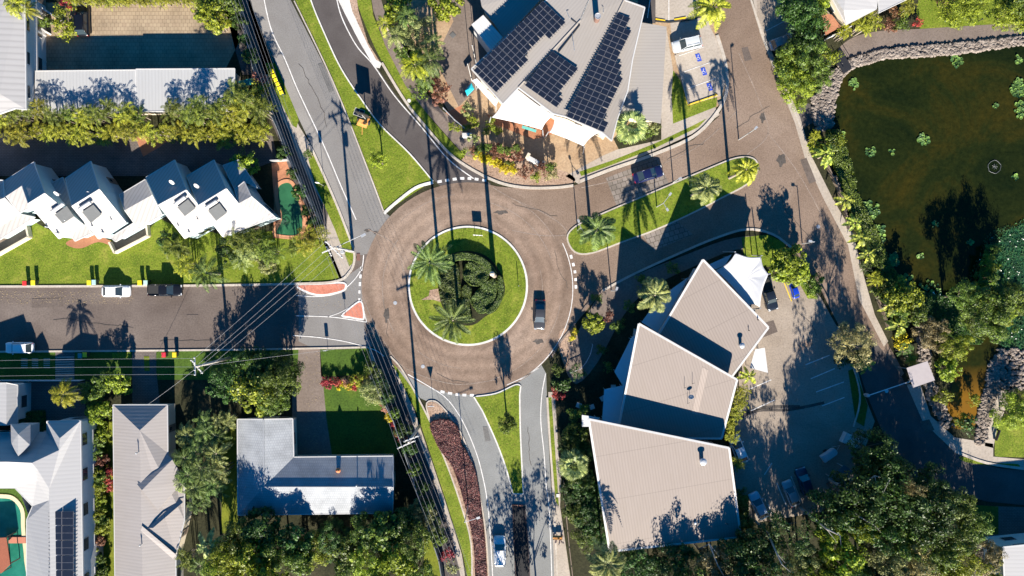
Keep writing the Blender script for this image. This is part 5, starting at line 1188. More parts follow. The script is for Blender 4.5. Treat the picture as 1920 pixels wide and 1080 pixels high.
pls = [[(212, 759, e_), (262, 807, r_), (268, 1130, r_), (216, 1130, e_)], [(212, 759, e_), (314, 759, e_), (262, 807, r_)], [(314, 759, e_), (315, 850, e_), (346, 905, e_), (346, 975, e_), (330, 1040, e_), (330, 1130, e_), (268, 1130, r_), (262, 807, r_)]]
B4 = building('long_house', 'long narrow pale grey hip roofed house, standing between the villa and the L shaped house', 'house', [(LS, pls)], [(212, 759, e_), (314, 759, e_), (315, 850, e_), (346, 905, e_), (346, 975, e_), (330, 1040, e_), (330, 1130, e_), (216, 1130, e_)], CREAM, None, .12, True, .35)
root, at = B4
for q in ([(257, 908, 4.75), (314, 851, 3.2), (323, 862, 3.75), (266, 919, 5.1)], [(266, 919, 5.1), (323, 862, 3.75), (346, 900, 3.2), (296, 956, 4.3)], [(277, 990, 4.45), (336, 934, 3.15), (343, 942, 3.5), (287, 990, 4.7)], [(266, 986, 4.85), (330, 1040, 3.4), (324, 1048, 3.25), (264, 995, 4.8)]):
    me, _ = roof_mesh([[g(*p) for p in q]], .1); link('dormer_roof', me, LS, root, at)
vent(root, at, 255, 850, 4.7, .1, .7); vent(root, at, 262, 1023, 4.7, .1, .6)
GT = pavers('grey_tile', (0.33, 0.345, 0.365), (0.31, 0.325, 0.345), (0.25, 0.26, 0.28), 1, 0.33, 0.4, 0, 0.03)
e_, r_ = 3.0, 4.5
pls = [[(446, 966, e_), (736, 962, e_), (737, 913, r_), (495, 913, r_)], [(737, 913, r_), (737, 855, e_), (551, 857, e_), (495, 913, r_)], [(446, 966, e_), (495, 913, r_), (494, 786, r_), (445, 786, e_)], [(494, 786, r_), (549, 785, e_), (551, 857, e_), (495, 913, r_)]]
B5 = building('l_shaped_house', 'L shaped house with grey tiled roof and a pale sunlit patch, trees shading both ends', 'house', [(GT, pls)], [(445, 786, e_), (494, 786, r_), (549, 785, e_), (551, 857, e_), (737, 855, e_), (737, 913, r_), (736, 962, e_), (446, 966, e_)], CREAM, None, .14, True, .4)
root, at = B5
p = g(634, 882, 3.9); part(root, at, 'terracotta_vent', MB().lathe([(.25, -.3), (.38, 0), (.1, .5)], p.x, p.y, 12, p.z), plain('terracotta', (.6, .2, .08), .8)); vent(root, at, 668, 911, 4.4, .1, .7)
for a, b_ in (((495, 913, 4.53), (737, 913, 4.53)), ((494, 786, 4.53), (495, 913, 4.53))): part(root, at, 'ridge_cap', MB().tube([tuple(g(*a)), tuple(g(*b_))], .1, 6), plain('grey_ridge', (.3, .31, .33), .7))
# --- edges
building('lakeside_house', 'white roofed house cut by the top edge above the pond footpath', 'house', [(LR, [[(1540, -40, 4.5), (1590, -40, 5.4), (1582, 20, 5.0), (1587, 46, 3.8)], [(1590, -40, 5.4), (1650, -40, 4.4), (1643, 17, 3.8), (1587, 46, 3.8), (1582, 20, 5.0)]])], [(1540, -40, 4.2), (1650, -40, 4.2), (1643, 17, 3.8), (1587, 46, 3.8)], CREAM, None, .1)
building('lakeside_house', 'smaller white roof at the top edge right of the lakeside house', 'house', [(LR, [[(1644, -40, 4.0), (1712, -40, 4.0), (1702, -2, 3.6), (1648, 24, 3.6)]])], [(1644, -40, 4.0), (1712, -40, 4.0), (1702, -2, 3.6), (1648, 24, 3.6)], CREAM, None, .1)
canopy('terracotta tiled verandah left of the white roof at the top edge', [(1539, 22, 2.5), (1560, 28, 2.6), (1577, 50, 2.5), (1548, 66, 2.4)], TERRA, 'verandah', 'verandah')
building('corner_house', 'white roof corner cut by the bottom right edge beyond the dark trees', 'house', [(LR, [[(1880, 1026, 5.2), (2040, 1010, 5.2), (2040, 1150, 4.6), (1886, 1150, 4.6)]])], [(1880, 1026, 5.2), (2040, 1010, 5.2), (2040, 1150, 4.6), (1886, 1150, 4.6)], TEAL_W, None, .2)
canopy('flat white kiosk roof beside the pond outlet path', [(1700, 690, 2.9), (1739, 677, 2.9), (1753, 713, 2.8), (1712, 727, 2.8)], plain('pale_pinkish_sheet', (.36, .32, .32), .6), 'shelter', 'kiosk')
# --- pools
def water_mat(name, a, b2):
    m, nt, b = newmat(name); nt.links.new(ramp(nt, noise(nt, .5, 4, .6), [(.3, a), (.7, b2)]), b.inputs["Base Color"]); b.inputs["Roughness"].default_value = .08
    bump(nt, b, noise(nt, 3, 3, .5), .1, .03); return m
PW = water_mat('green_pool_water', (0.02, 0.085, 0.04), (0.035, 0.14, 0.065)); PW2 = water_mat('teal_pool_water', (0.012, 0.12, 0.085), (0.03, 0.2, 0.14))
sheet('pool_surround', [(509, 303), (546, 302), (575, 360), (600, 440), (590, 452), (512, 446), (514, 380)], TERRA, 3)
pw = smooth([(519, 352), (530, 341), (545, 341), (555, 356), (568, 395), (570, 430), (556, 444), (530, 444), (514, 437), (526, 410), (520, 380)], 4)
ribbon('pool_coping', pw, .55, plain('salmon_coping', (.5, .24, .13), .8), 0.0, .12, True); o = sheet('pool_water', pw, PW, 14)
pw2 = smooth([(-40, 930), (0, 930), (25, 934), (42, 955), (44, 985), (46, 1010), (50, 1050), (50, 1120), (-40, 1120)], 4)
sheet('yard', [(-60, 914), (62, 914), (66, 990), (56, 1120), (-60, 1120)], GRASS_D, 1)
ribbon('pool_coping', pw2, .6, plain('cream_coping', (.6, .52, .33), .8), 0.0, .12, True); sheet('pool_water', pw2, PW2, 14)
pp = [g(*p) for p in [(-30, 1010, 2.4), (12, 1008, 2.4), (19, 1058, 2.4), (2, 1075, 2.4), (-30, 1075, 2.4)]]; at = (pp[1].x, pp[1].y, 0)
root = empty('thatched_pool_shelter', at, 'reddish timber pool shelter at the left edge over the teal pool', 'pool shelter'); me, _ = roof_mesh([pp], .15); link('roof', me, plain('red_brown_timber', (.3, .09, .045), .8, wear=.3, scale=6), root, at)
for p in pp[1:4]: part(root, at, 'post', MB().box(p.x-.2, p.y, 1.1, .14, .14, 2.2), WOOD)
p, q = g(18, 1012), g(50, 1012); o = MB().box((p.x+q.x)/2, p.y, .16, (q-p).length, .95, .12).build('pool_bridge', plain('salmon_deck', (.45, .17, .11), .8), None, (p.x, p.y, 0)); tag(o, 'salmon deck bridge across the teal pool at the bottom left', 'deck')
# ================================================================== VEGETATION
# --- roundabout island: clipped hedges, two tall palms
IH = 'clipped hedges on the roundabout island'
sheet('planting_bed', smooth([(826, 505), (840, 480), (874, 470), (912, 480), (938, 510), (947, 545), (932, 580), (912, 592), (885, 610), (850, 604), (832, 580), (822, 545)], 4), SOIL, 42)
foliage_patch('hedge', 'round clipped hedge at the heart of the roundabout island', 'hedge', arc(893, 512, 24, 0, 360, 20)[:-1], 1.2, 'hedge', 2600, .3, .6, .45, IH)
foliage_patch('hedge', 'broad clipped hedge on the left half of the roundabout island between the two palms', 'hedge', smooth([(836, 500), (858, 496), (862, 525), (866, 560), (866, 585), (850, 592), (836, 575), (824, 545), (826, 515)], 3), 1.2, 'hedge', 3600, .3, .6, .45, IH)
foliage_patch('hedge', 'kidney shaped clipped hedge right of centre on the roundabout island', 'hedge', smooth([(890, 553), (905, 535), (925, 522), (932, 530), (930, 555), (922, 575), (908, 586), (896, 584), (884, 565)], 3), 1.1, 'hedge', 2900, .3, .6, .45, IH)
foliage_patch('hedge', 'thin curved hedge arching over the top of the roundabout island hedges', 'hedge', smooth([(842, 482), (858, 476), (874, 475), (890, 478), (908, 486), (922, 498), (930, 512), (922, 514), (910, 500), (895, 491), (876, 487), (858, 488), (846, 494)], 3), 1.3, 'hedge', 2300, .24, .6, .15, IH)
foliage_patch('hedge', 'thin curved hedge down the right rim of the roundabout island hedges', 'hedge', smooth([(934, 520), (942, 522), (944, 545), (940, 562), (928, 580), (916, 587), (914, 582), (926, 570), (935, 550)], 3), 1.2, 'hedge', 1500, .24, .6, .15, IH)
foliage_patch('hedge', 'small ragged hedge clump between the palms and the kidney hedge', 'hedge', smooth([(868, 540), (880, 535), (884, 550), (880, 575), (885, 600), (872, 604), (860, 596), (866, 575)], 3), 1.0, 'hedge', 1900, .3, .6, .45, IH)
sheet('bare_soil', [(806, 544), (822, 541), (826, 566), (812, 562), (790, 562), (804, 555)], MULCH, 45)
plant('stiff', 'palm', 806, 492, 4.1, 12.0, 'tall feathery palm at the upper left of the roundabout island', zf=.9)
plant('stiff', 'palm', 849, 600, 4.0, 12.0, 'tall feathery palm at the lower left of the roundabout island', zf=.9)
p, q = g(927, 517), g(919.5, 513.5, 13); root = empty('palm_stump', (p.x, p.y, 0), 'tall bare pale palm trunk without a crown, right of the round hedge on the island', 'dead palm')
MB().tube([(0, 0, 0), (0, 0, 7), (0.05, 0, 14)], [.4, .3, .27], 12).build('trunk', PBARK, root); MB().lathe([(.3, 0), (.34, .3), (.1, .5)], .05, 0, 12, 14).build('cap', CREAM, root)
# --- median and street palms
plant('fat', 'palm', 1121, 430, 3.7, 8.6, 'dark green feather palm at the rounded left end of the median island', zf=.9)
plant('fat', 'palml', 1325, 352, 3.1, 8.5, 'thick pale green palm in the middle of the median island', zf=.95)
plant('fat', 'palmy', 1400, 317, 2.8, 8.0, 'yellow green palm at the right end of the median island', zf=.95)
plant('fat', 'palml', 1228, 553, 3.5, 7.6, 'light green palm over the pale blue terrace canopy', zf=.9)
plant('fan', 'palml', 1183, 237, 3.1, 5.6, 'fan palm with split round leaves beside the lower right of the solar roof')
plant('fat', 'palmy', 1337, 12, 3.7, 8.6, 'large yellow green palm at the top edge beside the parking bays', zf=.9)
plant('palm', 'palm', 388, 512, 3.7, 4.5, 'feathery palm overhanging the street kerb at the right end of the front lawn')
plant('palm', 'palmy', 118, 739, 3.0, 5.5, 'yellow star shaped palm in the courtyard above the villa', zf=.8)
plant('fat', 'palml', 1140, 1058, 3.9, 9.5, 'large pale feather palm at the bottom edge below the southern roof')
plant('fan', 'palml', 1075, 871, 2.9, 4.6, 'round fan palm in the shade left of the southern corrugated roof')
plant('banana', 'palmy', 1404, 705, 1.7, 3.5, 'small yellow palm beside the small white car park canopy', name='palm_tree')
# --- pond bank broad leaved palms
PB = 'young palms along the pond bank'
for px, py, r, lab in ((1548, 290, 2.0, 'topmost of the young palms on the pond bank'), (1585, 376, 1.9, 'star shaped bright young palm on the pond bank, second from the top'), (1603, 418, 1.8, 'third young palm down the pond bank'), (1614, 447, 1.7, 'fourth young palm down the pond bank, just above the round lily cluster'), (1627, 478, 1.7, 'fifth young palm down the pond bank'), (1668, 572, 2.0, 'young palm beside the boardwalk posts low on the pond bank'), (1685, 612, 2.0, 'lowest young palm on the pond bank, above the kiosk shrubs'), (1622, 682, 1.9, 'lone broad leaved palm just below the tan feathery tree')):
    plant('banana', 'banana', px, py, r, 2.6, lab, 'palm', 'palm_tree', PB if px != 1622 else None, tr=.12)
# --- golden cane palm hedge, north-west
CG = 'golden cane palms in a long hedge'
random.seed(21)
for row, (yy, n) in enumerate(((208, 20), (240, 21))):
    for i in range(n):
        x = 2+i*25+(12 if row else 0)+rnd(-5, 5)
        if row == 0 and 258 < x < 322: continue
        if row == 1 and x > 500: continue
        y = yy+rnd(-6, 6) + (8 if row else 4) - (14 if x > 420 and row == 0 else 0)
        plant('cane', 'canel' if row or i % 3 == 0 else 'cane', x, y, rnd(2.0, 2.6), rnd(3.6, 4.8) if row == 0 else rnd(2.8, 3.6), ('back' if row == 0 else 'front')+' row golden cane palm clump in the hedge between carport roof and shaded lane', 'cane palm', None, CG+(', back row' if row == 0 else ', front row'))
for x, y, r, h, t in ((370, 205, 3.0, 6.2, 'cane'), (448, 178, 3.0, 6.5, 'cane'), (430, 215, 2.6, 5, 'canel'), (490, 205, 2.6, 5.5, 'cane')):
    plant('cane', t, x, y, r, h, {370: 'tall cane palm clump rising over the middle of the white carport roof edge', 448: 'tall cane palm clump hiding the right end of the white carport roof', 430: 'sunlit cane palm clump between the two tallest cane palms by the carport', 490: 'cane palm clump at the right end of the long hedge, nearest the power cables'}[x], 'cane palm')
for i, x in enumerate(range(140, 365, 17)): plant('cane', 'canel', x, -3+rnd(-4, 4), 1.7, 1.8, 'low golden cane clump in the hedge along the top edge of the tan driveway', 'cane palm', None, 'low cane hedge above the tan driveway')
for x, y, r, h, k, t, l in ((398, 22, 3.2, 4.5, 'clumpy', 'bright', 'bright leafy tree at the top right corner of the tan driveway'), (428, 5, 2.5, 4.5, 'clumpy', 'green', 'green tree at the top edge beside the power cables'), (408, 45, 2.2, 2.5, 'cane', 'canel', 'cane palm below the bright leafy tree at the driveway corner'),
    (26, 8, 2.6, 6, 'palm', 'palmy', 'yellow palm over the white ribbed roof at the top left corner'), (52, 18, 2.1, 5, 'palm', 'palmy', 'small yellow palm beside the one at the top left corner'), (84, 40, 1.5, 1.6, 'shrub', 'green', 'green shrub between the two garden walls near the black car'), (114, 28, 1.8, 1.6, 'shrub', 'bright', 'yellow green shrub left of the black car'), (120, 54, 1.9, 1.5, 'shrub', 'bright', 'bright shrub below the long garden wall, left of the black car'), (124, 4, 1.2, 1.6, 'shrub', 'red', 'reddish shrub at the top edge left of the black car'),
    (488, 148, 1.5, 2.4, 'shrub', 'pink', 'pink flowering shrub beneath the power cables near the yellow bins'), (486, 172, 2.0, 2.5, 'shrub', 'bright', 'bright shrub under the cables left of the yellow bins'), (497, 205, 1.5, 2, 'shrub', 'green', 'green shrub by the footpath below the yellow bins'), (490, 235, 1.4, 2, 'shrub', 'bright', 'light green shrub by the footpath at the end of the cane hedge'),
    (461, 306, 2.2, 4.2, 'clumpy', 'bright', 'small bright tree over the shaded lane above the rightmost townhouse'), (576, 288, 1.0, 1.5, 'cane', 'palm', 'tiny palm at the top tip of the narrow kerbside grass strip')):
    plant(k, t, x, y, r, h, l, 'palm' if k == 'palm' else 'shrub' if k == 'shrub' else 'tree')
# --- front gardens by the street
for x, y, r, h, k, t, l in ((330, 470, 3.0, 3.4, 'cane', 'cane', 'dark cane palm clump below the fourth townhouse'), (352, 497, 2.8, 2.8, 'cane', 'canel', 'sunlit cane palm clump at the front of the townhouse garden'), (318, 455, 2.0, 2.8, 'clumpy', 'deep', 'dark bushy tree touching the corner of the fourth townhouse'),
    (447, 447, 3.0, 4, 'cane', 'cane', 'cane palm clump below the rightmost townhouse'), (478, 452, 2.8, 3.8, 'cane', 'cane', 'cane palm clump between the rightmost townhouse and the kidney pool'), (462, 480, 3.0, 3.4, 'cane', 'palml', 'pale feathery palm clump low on the lawn right of the kerb palm'), (505, 470, 2.8, 3.4, 'cane', 'cane', 'cane palm clump just below the kidney pool'), (500, 495, 1.8, 2.2, 'clumpy', 'pale', 'pale rounded bush on the lawn under the cane palms'),
    (572, 450, 2.7, 3.8, 'cane', 'canel', 'cane palm clump between the pool and the street corner pole'), (596, 440, 2.2, 3.6, 'cane', 'canel', 'cane palm clump nearest the street corner power pole'), (548, 462, 2.0, 3, 'cane', 'cane', 'smaller cane palm clump under the pool surround'), (430, 470, 2.2, 3, 'clumpy', 'deep', 'dark bush between two cane palm clumps on the lawn')):
    plant(k, t, x, y, r, h, l, 'cane palm' if k == 'cane' else 'bush')
# --- slip-lane planting and community centre gardens
for x, y, r, h, k, t, l in ((708, 298, 1.5, 4.3, 'broad', 'bright', 'slender street tree standing in the bright median grass'), (950, 794, 1.6, 4.6, 'broad', 'green', 'slender street tree in the splitter island below the roundabout'),
    (780, 58, 3.1, 5.8, 'fine', 'pale', 'broad pale leaved tree beside the service yard at the top'), (812, 80, 2.4, 5.6, 'palm', 'palml', 'pale feathery palm leaning towards the service yard'), (762, 30, 2.4, 5.6, 'palm', 'palm', 'green palm among the trees at the top edge by the brown path'), (748, 18, 2.7, 4.8, 'clumpy', 'bright', 'bright tree at the top edge between brown path and yard'), (836, 8, 2.8, 6, 'clumpy', 'bright', 'leafy tree touching the top edge above the service yard'), (722, 45, 2.2, 4.6, 'palm', 'palmy', 'yellow palm above the brown footpath near the top'), (742, 66, 2.4, 5, 'palm', 'palml', 'pale palm overhanging the brown footpath'), (778, 120, 3.2, 6.0, 'palm', 'palmy', 'bright yellow green palm reaching over the brown footpath'), (806, 112, 3.2, 6.4, 'palm', 'palm', 'rich green palm between the yellow palm and the service yard'), (798, 142, 2.6, 4.8, 'palm', 'palm', 'darker green palm below the pair beside the service yard'), (786, 168, 1.8, 2.2, 'shrub', 'green', 'green shrub at the foot of the palms by the brown footpath'),
    (824, 166, 1.9, 2.6, 'shrub', 'bronze', 'large dark red shrub above the brick court'), (818, 186, 1.2, 1.4, 'shrub', 'pink', 'pinkish low shrub below the dark red shrub'), (878, 204, 1.1, 2.0, 'spiky', 'pale', 'spiky pale yucca at the corner of the brick court'), (884, 222, .9, 1.2, 'shrub', 'bright', 'small green shrub below the spiky yucca'), (752, 100, 1.3, 2, 'shrub', 'green', 'low green shrub on the fence line right of the brown footpath'), (768, 138, 1.2, 1.6, 'shrub', 'pale', 'pale low shrub on the fence line below the yellow palm')):
    plant(k, t, x, y, r, h, l, 'palm' if k == 'palm' else 'shrub' if k in ('shrub', 'spiky') else 'tree', zf=1.9 if 'slender' in l else None)
for i, (x, y) in enumerate(((846, 236), (855, 240), (864, 240), (873, 239), (882, 236), (890, 232))): plant('shrub', 'bright', x, y, .65, .7, 'low green box plant in the edging hedge of the brick court', 'shrub', None, 'edging plants round the brick court')
for i, (x, y) in enumerate(((916, 238), (925, 240), (933, 246), (920, 228), (912, 246))): plant('shrub', 'bright', x, y, .75, .8, 'low green plant in the cluster at the left corner of the big shade sail', 'shrub', None, 'plants at the corner of the big shade sail')
random.seed(5)
for i in range(13): plant('shrub', 'yellow', 892+i*6.2+rnd(-2, 2), 292+i*2.3+rnd(-3, 3)-(4 if i < 3 else 0), rnd(.7, .95), .7, 'bright yellow low shrub in the drift along the mulch bed above the slip lane', 'shrub', None, 'yellow shrubs in the mulch bed')
for i, (x, y) in enumerate(((925, 276), (934, 280), (942, 285), (930, 288))): plant('spiky', 'bronze', x, y, .9, 1.4, 'dark red spiky cordyline in the middle of the mulch bed', 'shrub', None, 'dark red cordylines in the mulch bed')
for x, y, r, h, k, t, l in ((902, 280, 1.2, 1.8, 'shrub', 'green', 'green and cream shrub behind the yellow drift'), (957, 288, 1.0, 1.3, 'spiky', 'pink', 'orange pink spiky plant right of the dark red cordylines'), (970, 290, 1.1, 1.5, 'spiky', 'bronze', 'bronze spiky plant left of the white sign in the bed'), (886, 281, .9, 1.6, 'shrub', 'bronze', 'rusty shrub at the left end of the yellow drift'), (888, 262, .9, 2.2, 'spiky', 'pale', 'pale spiky plant inside the white framed corner planter'), (873, 284, .8, 1.2, 'shrub', 'bright', 'small green shrub at the left tip of the mulch bed'), (985, 322, 1.3, 1.4, 'shrub', 'bronze', 'orange brown shrub below the white sign in the bed'), (1005, 330, 1.0, 1.0, 'shrub', 'bright', 'small light green shrub low in the mulch bed'), (1033, 322, 1.5, 1.8, 'shrub', 'tan', 'tan green shrub at the right end of the mulch bed'), (1018, 318, 1.2, 2.0, 'shrub', 'bronze', 'brown green shrub next to the tan shrub at the right end of the bed'), (956, 302, .8, 1.0, 'shrub', 'green', 'dark green shrub beside the yellow drift'), (1228, 240, 1.1, 2.2, 'shrub', 'pale', 'pale variegated shrub beside the fan palm'), (1214, 246, 1.5, 1.6, 'shrub', 'green', 'green shrub between the fan palm and the pale shrub'), (1170, 252, 1.2, 1.2, 'shrub', 'green', 'low green shrub under the fan palm')):
    plant(k, t, x, y, r, h, l, 'shrub')
for x, y, h in ((914, 262, 2.0), (938, 265, 2.0), (953, 268, 2.2), (968, 263, 2.6), (1030, 300, 2.8)): plant('clumpy', 'green', x, y+14, .75, h, 'narrow upright dark shrub in the row above the red cordylines', 'shrub', 'upright_shrub', 'narrow upright shrubs behind the mulch bed', zf=1.6)
# --- top right
for x, y, r, h, k, t, l in ((1500, 118, 4.3, 5.5, 'fine', 'green', 'wide green tree between the east road and the pond footpath'), (1478, 128, 2.7, 4.6, 'fine', 'bright', 'lower left companion of the wide green tree by the east road'), (1496, 168, 3.2, 4.2, 'fine', 'bright', 'bright lower tree hiding the boardwalk start'), (1526, 142, 2.8, 4.2, 'fine', 'green', 'tree leaning over the rocks at the pond corner'),
    (1492, 12, 3.0, 8, 'broad', 'deep', 'dark tree at the top edge right of the shaded bays'), (1512, 50, 3.2, 7, 'broad', 'deep', 'dark tree between the shaded bays and the terracotta verandah'), (1530, 8, 2.2, 5, 'clumpy', 'bright', 'bright small tree at the top edge left of the white roof'), (1505, 82, 2.4, 6, 'broad', 'deep', 'dark tree just above the wide green tree'), (1560, 104, 1.7, 2.6, 'shrub', 'bright', 'bright shrub at the bend of the pond footpath'), (1582, 62, 1.7, 2.4, 'cane', 'palmy', 'small palm at the corner of the terracotta verandah'),
    (1618, 50, 2.0, 3.0, 'cane', 'palmy', 'palm clump under the edge of the white lakeside roof'), (1643, 36, 2.2, 3.2, 'cane', 'canel', 'tall palm clump at the middle of the lakeside garden'), (1668, 48, 1.5, 1.5, 'shrub', 'bronze', 'bronze shrub in the lakeside garden'), (1690, 40, 1.7, 1.8, 'shrub', 'green', 'green shrub in the lakeside garden beside the lawn'), (1702, 15, 1.9, 2.8, 'cane', 'canel', 'palm clump at the top edge left of the lawn'), (1722, 42, .9, 1.0, 'shrub', 'red', 'small red shrub at the left corner of the bright lawn'), (1682, 24, 1.3, 1.6, 'shrub', 'bronze', 'dark red shrub between the palms near the top edge'),
    (1800, 12, 3.4, 4.8, 'fine', 'bright', 'light green tree at the top edge of the bright lawn'), (1828, 6, 2.4, 4.6, 'fine', 'bright', 'right hand neighbour of the light green tree on the bright lawn'), (1894, 22, 3.4, 4.6, 'fine', 'bright', 'light green tree near the top right corner'), (1912, 4, 2.4, 5.5, 'broad', 'green', 'darker tree in the top right corner'), (1772, 2, 1.6, 3.0, 'open', 'bronze', 'thin bare looking tree in a round mulch ring on the lawn')):
    plant(k, t, x, y, r, h, l, 'palm' if k == 'cane' else 'shrub' if k == 'shrub' else 'tree')
# --- pond edge planting
for x, y, r, h, k, t, l in ((1530, 258, 1.7, 1.8, 'cane', 'palmy', 'fern like clump at the foot of the boardwalk'), (1560, 270, 2.0, 2, 'shrub', 'green', 'green shrub on the pond bank beside the topmost young palm'), (1572, 262, 1.5, 1.6, 'shrub', 'bright', 'bright shrub at the water edge near the boardwalk'), (1536, 280, 1.7, 1.5, 'shrub', 'bright', 'light shrub by the footpath next to the topmost young palm'), (1628, 500, 1.7, 1.8, 'cane', 'palm', 'dark palm clump between footpath and pond'), (1645, 490, 1.4, 1.5, 'shrub', 'green', 'green shrub at the water edge below the fifth young palm'), (1640, 522, 1.9, 1.8, 'cane', 'palmy', 'yellowish fern clump near the footpath bend'), (1660, 545, 1.9, 1.8, 'shrub', 'green', 'low green shrub where the pond bank turns'), (1695, 555, 3.2, 4, 'clumpy', 'bright', 'leafy tree on the pond bank above the dark inlet'), (1682, 590, 2.2, 2.8, 'clumpy', 'green', 'green bush on the bank beside the boardwalk posts'), (1712, 585, 2.4, 3.4, 'clumpy', 'green', 'green tree at the edge of the dark inlet'),
    (1750, 628, 3.2, 3.2, 'fine', 'tan', 'brown green feathery tree between the kiosk and the inlet'), (1788, 650, 3.0, 3.6, 'fine', 'bright', 'bright tree right of the brown feathery tree'), (1776, 690, 2.4, 2.6, 'clumpy', 'bright', 'bright shrubby tree beside the amber inlet'), (1700, 655, 1.9, 2.6, 'cane', 'palm', 'dark palm clump above the kiosk'), (1712, 675, 1.9, 1.8, 'cane', 'palmy', 'yellow fern clump touching the kiosk roof'), (1693, 640, 1.5, 2, 'shrub', 'yellow', 'yellow leaved shrub on the bank above the kiosk'), (1770, 745, 1.6, 1.5, 'shrub', 'bright', 'bright shrub on the left bank of the amber inlet'), (1815, 795, 1.9, 2.4, 'shrub', 'deep', 'dark round bush at the foot of the inlet bridge'), (1803, 788, 1.3, 1.4, 'shrub', 'bright', 'light shrub at the bottom of the amber inlet'), (1826, 752, 1.2, 1.4, 'shrub', 'bright', 'small shrub on the rocky right bank of the amber inlet'),
    (1896, 775, 3.2, 4, 'fine', 'bright', 'yellow green tree at the right edge over the small lawn'), (1912, 745, 1.8, 3, 'fine', 'bright', 'smaller yellow green tree above the one at the right edge'), (1596, 640, 4.0, 9.5, 'needle', 'tan', 'rounded tan feathery tree in the middle of the car park'), (1611, 670, 1.5, 2.4, 'clumpy', 'green', 'green bush under the tan feathery tree'), (1585, 668, 1.9, 2, 'shrub', 'deep', 'dark shrub in shade left of the lone broad leaved palm')):
    plant(k, t, x, y, r, h, l, 'palm' if k == 'cane' else 'shrub' if k == 'shrub' else 'tree', sq=.9)
# --- restaurant row gardens
for x, y, r, h, k, t, l in ((1482, 494, 3.2, 5.8, 'clumpy', 'bright', 'bright yellow green tree between the white sail and the east road'), (1466, 505, 2.2, 5.0, 'clumpy', 'bright', 'left half of the bright tree pair beside the white sail'), (1496, 512, 2.0, 4.6, 'clumpy', 'bright', 'small bright tree above the blue car'), (1524, 532, 1.8, 2.6, 'clumpy', 'green', 'dark green bush right of the blue car'), (1525, 548, 1.2, 1.6, 'shrub', 'bright', 'low bright shrub on the narrow verge right of the blue car'),
    (1112, 606, 1.95, 4.0, 'clumpy', 'bright', 'small round sunlit tree in the shaded garden left of the restaurants'), (1138, 594, 1.05, 2.6, 'shrub', 'bronze', 'dark red shrub touching the small sunlit tree'), (1079, 622, .6, .9, 'shrub', 'yellow', 'upper of the two small yellow shrubs beside the roundabout'), (1073, 634, .65, .9, 'shrub', 'yellow', 'lower of the two small yellow shrubs beside the roundabout'), (1045, 694, 1.0, 1.8, 'shrub', 'green', 'small green shrub at the roadside corner of the shaded garden'), (1050, 720, 1.5, 1.8, 'shrub', 'deep', 'dark green shrub in the corner bed beside the south road'), (1044, 738, 1.1, 1.0, 'spiky', 'red', 'low red foliage plant in the corner bed beside the south road'), (1058, 734, .9, 1.0, 'spiky', 'red', 'red foliage plant at the right of the corner bed'), (1083, 697, 1.5, 2.4, 'open', 'deep', 'thin dark tree at the end of the curved rail'), (1238, 650, 1.6, 2, 'shrub', 'deep', 'dark shrub in shade below the light green palm')):
    plant(k, t, x, y, r, h, l, 'shrub' if k in ('shrub', 'spiky') else 'tree')
for x, y, l in ((1388, 752, 'cane palm clump beside the upper part of the car park edge'), (1382, 775, 'cane palm clump behind the middle restaurant roof'), (1366, 795, 'cane palm clump in the notch between middle and southern roofs'), (1375, 818, 'cane palm clump just above the white car under the trees'), (1382, 870, 'cane palm clump right of the southern roof vent'), (1392, 735, 'smallest cane palm clump near the square canopy')):
    plant('cane', 'canel', x, y, 1.7, 2.8, l, 'cane palm')
SH = 'dark shrubs in the shaded strip left of the southern roof'
random.seed(31)
for i, (x, y, r) in enumerate(((1080, 815, 2.2), (1068, 840, 2), (1096, 850, 2.2), (1085, 895, 2.4), (1075, 925, 2.2), (1098, 935, 2.4), (1082, 960, 2.3), (1104, 975, 2.4), (1120, 1000, 2.2), (1100, 1010, 2.2), (1090, 905, 2), (1116, 940, 2))):
    plant('broad', 'deep' if i % 3 else 'green', x, y, r, rnd(2.4, 3.8), 'dark leafy bush in the shaded strip between the south road and the southern roof', 'bush', 'bush', SH)
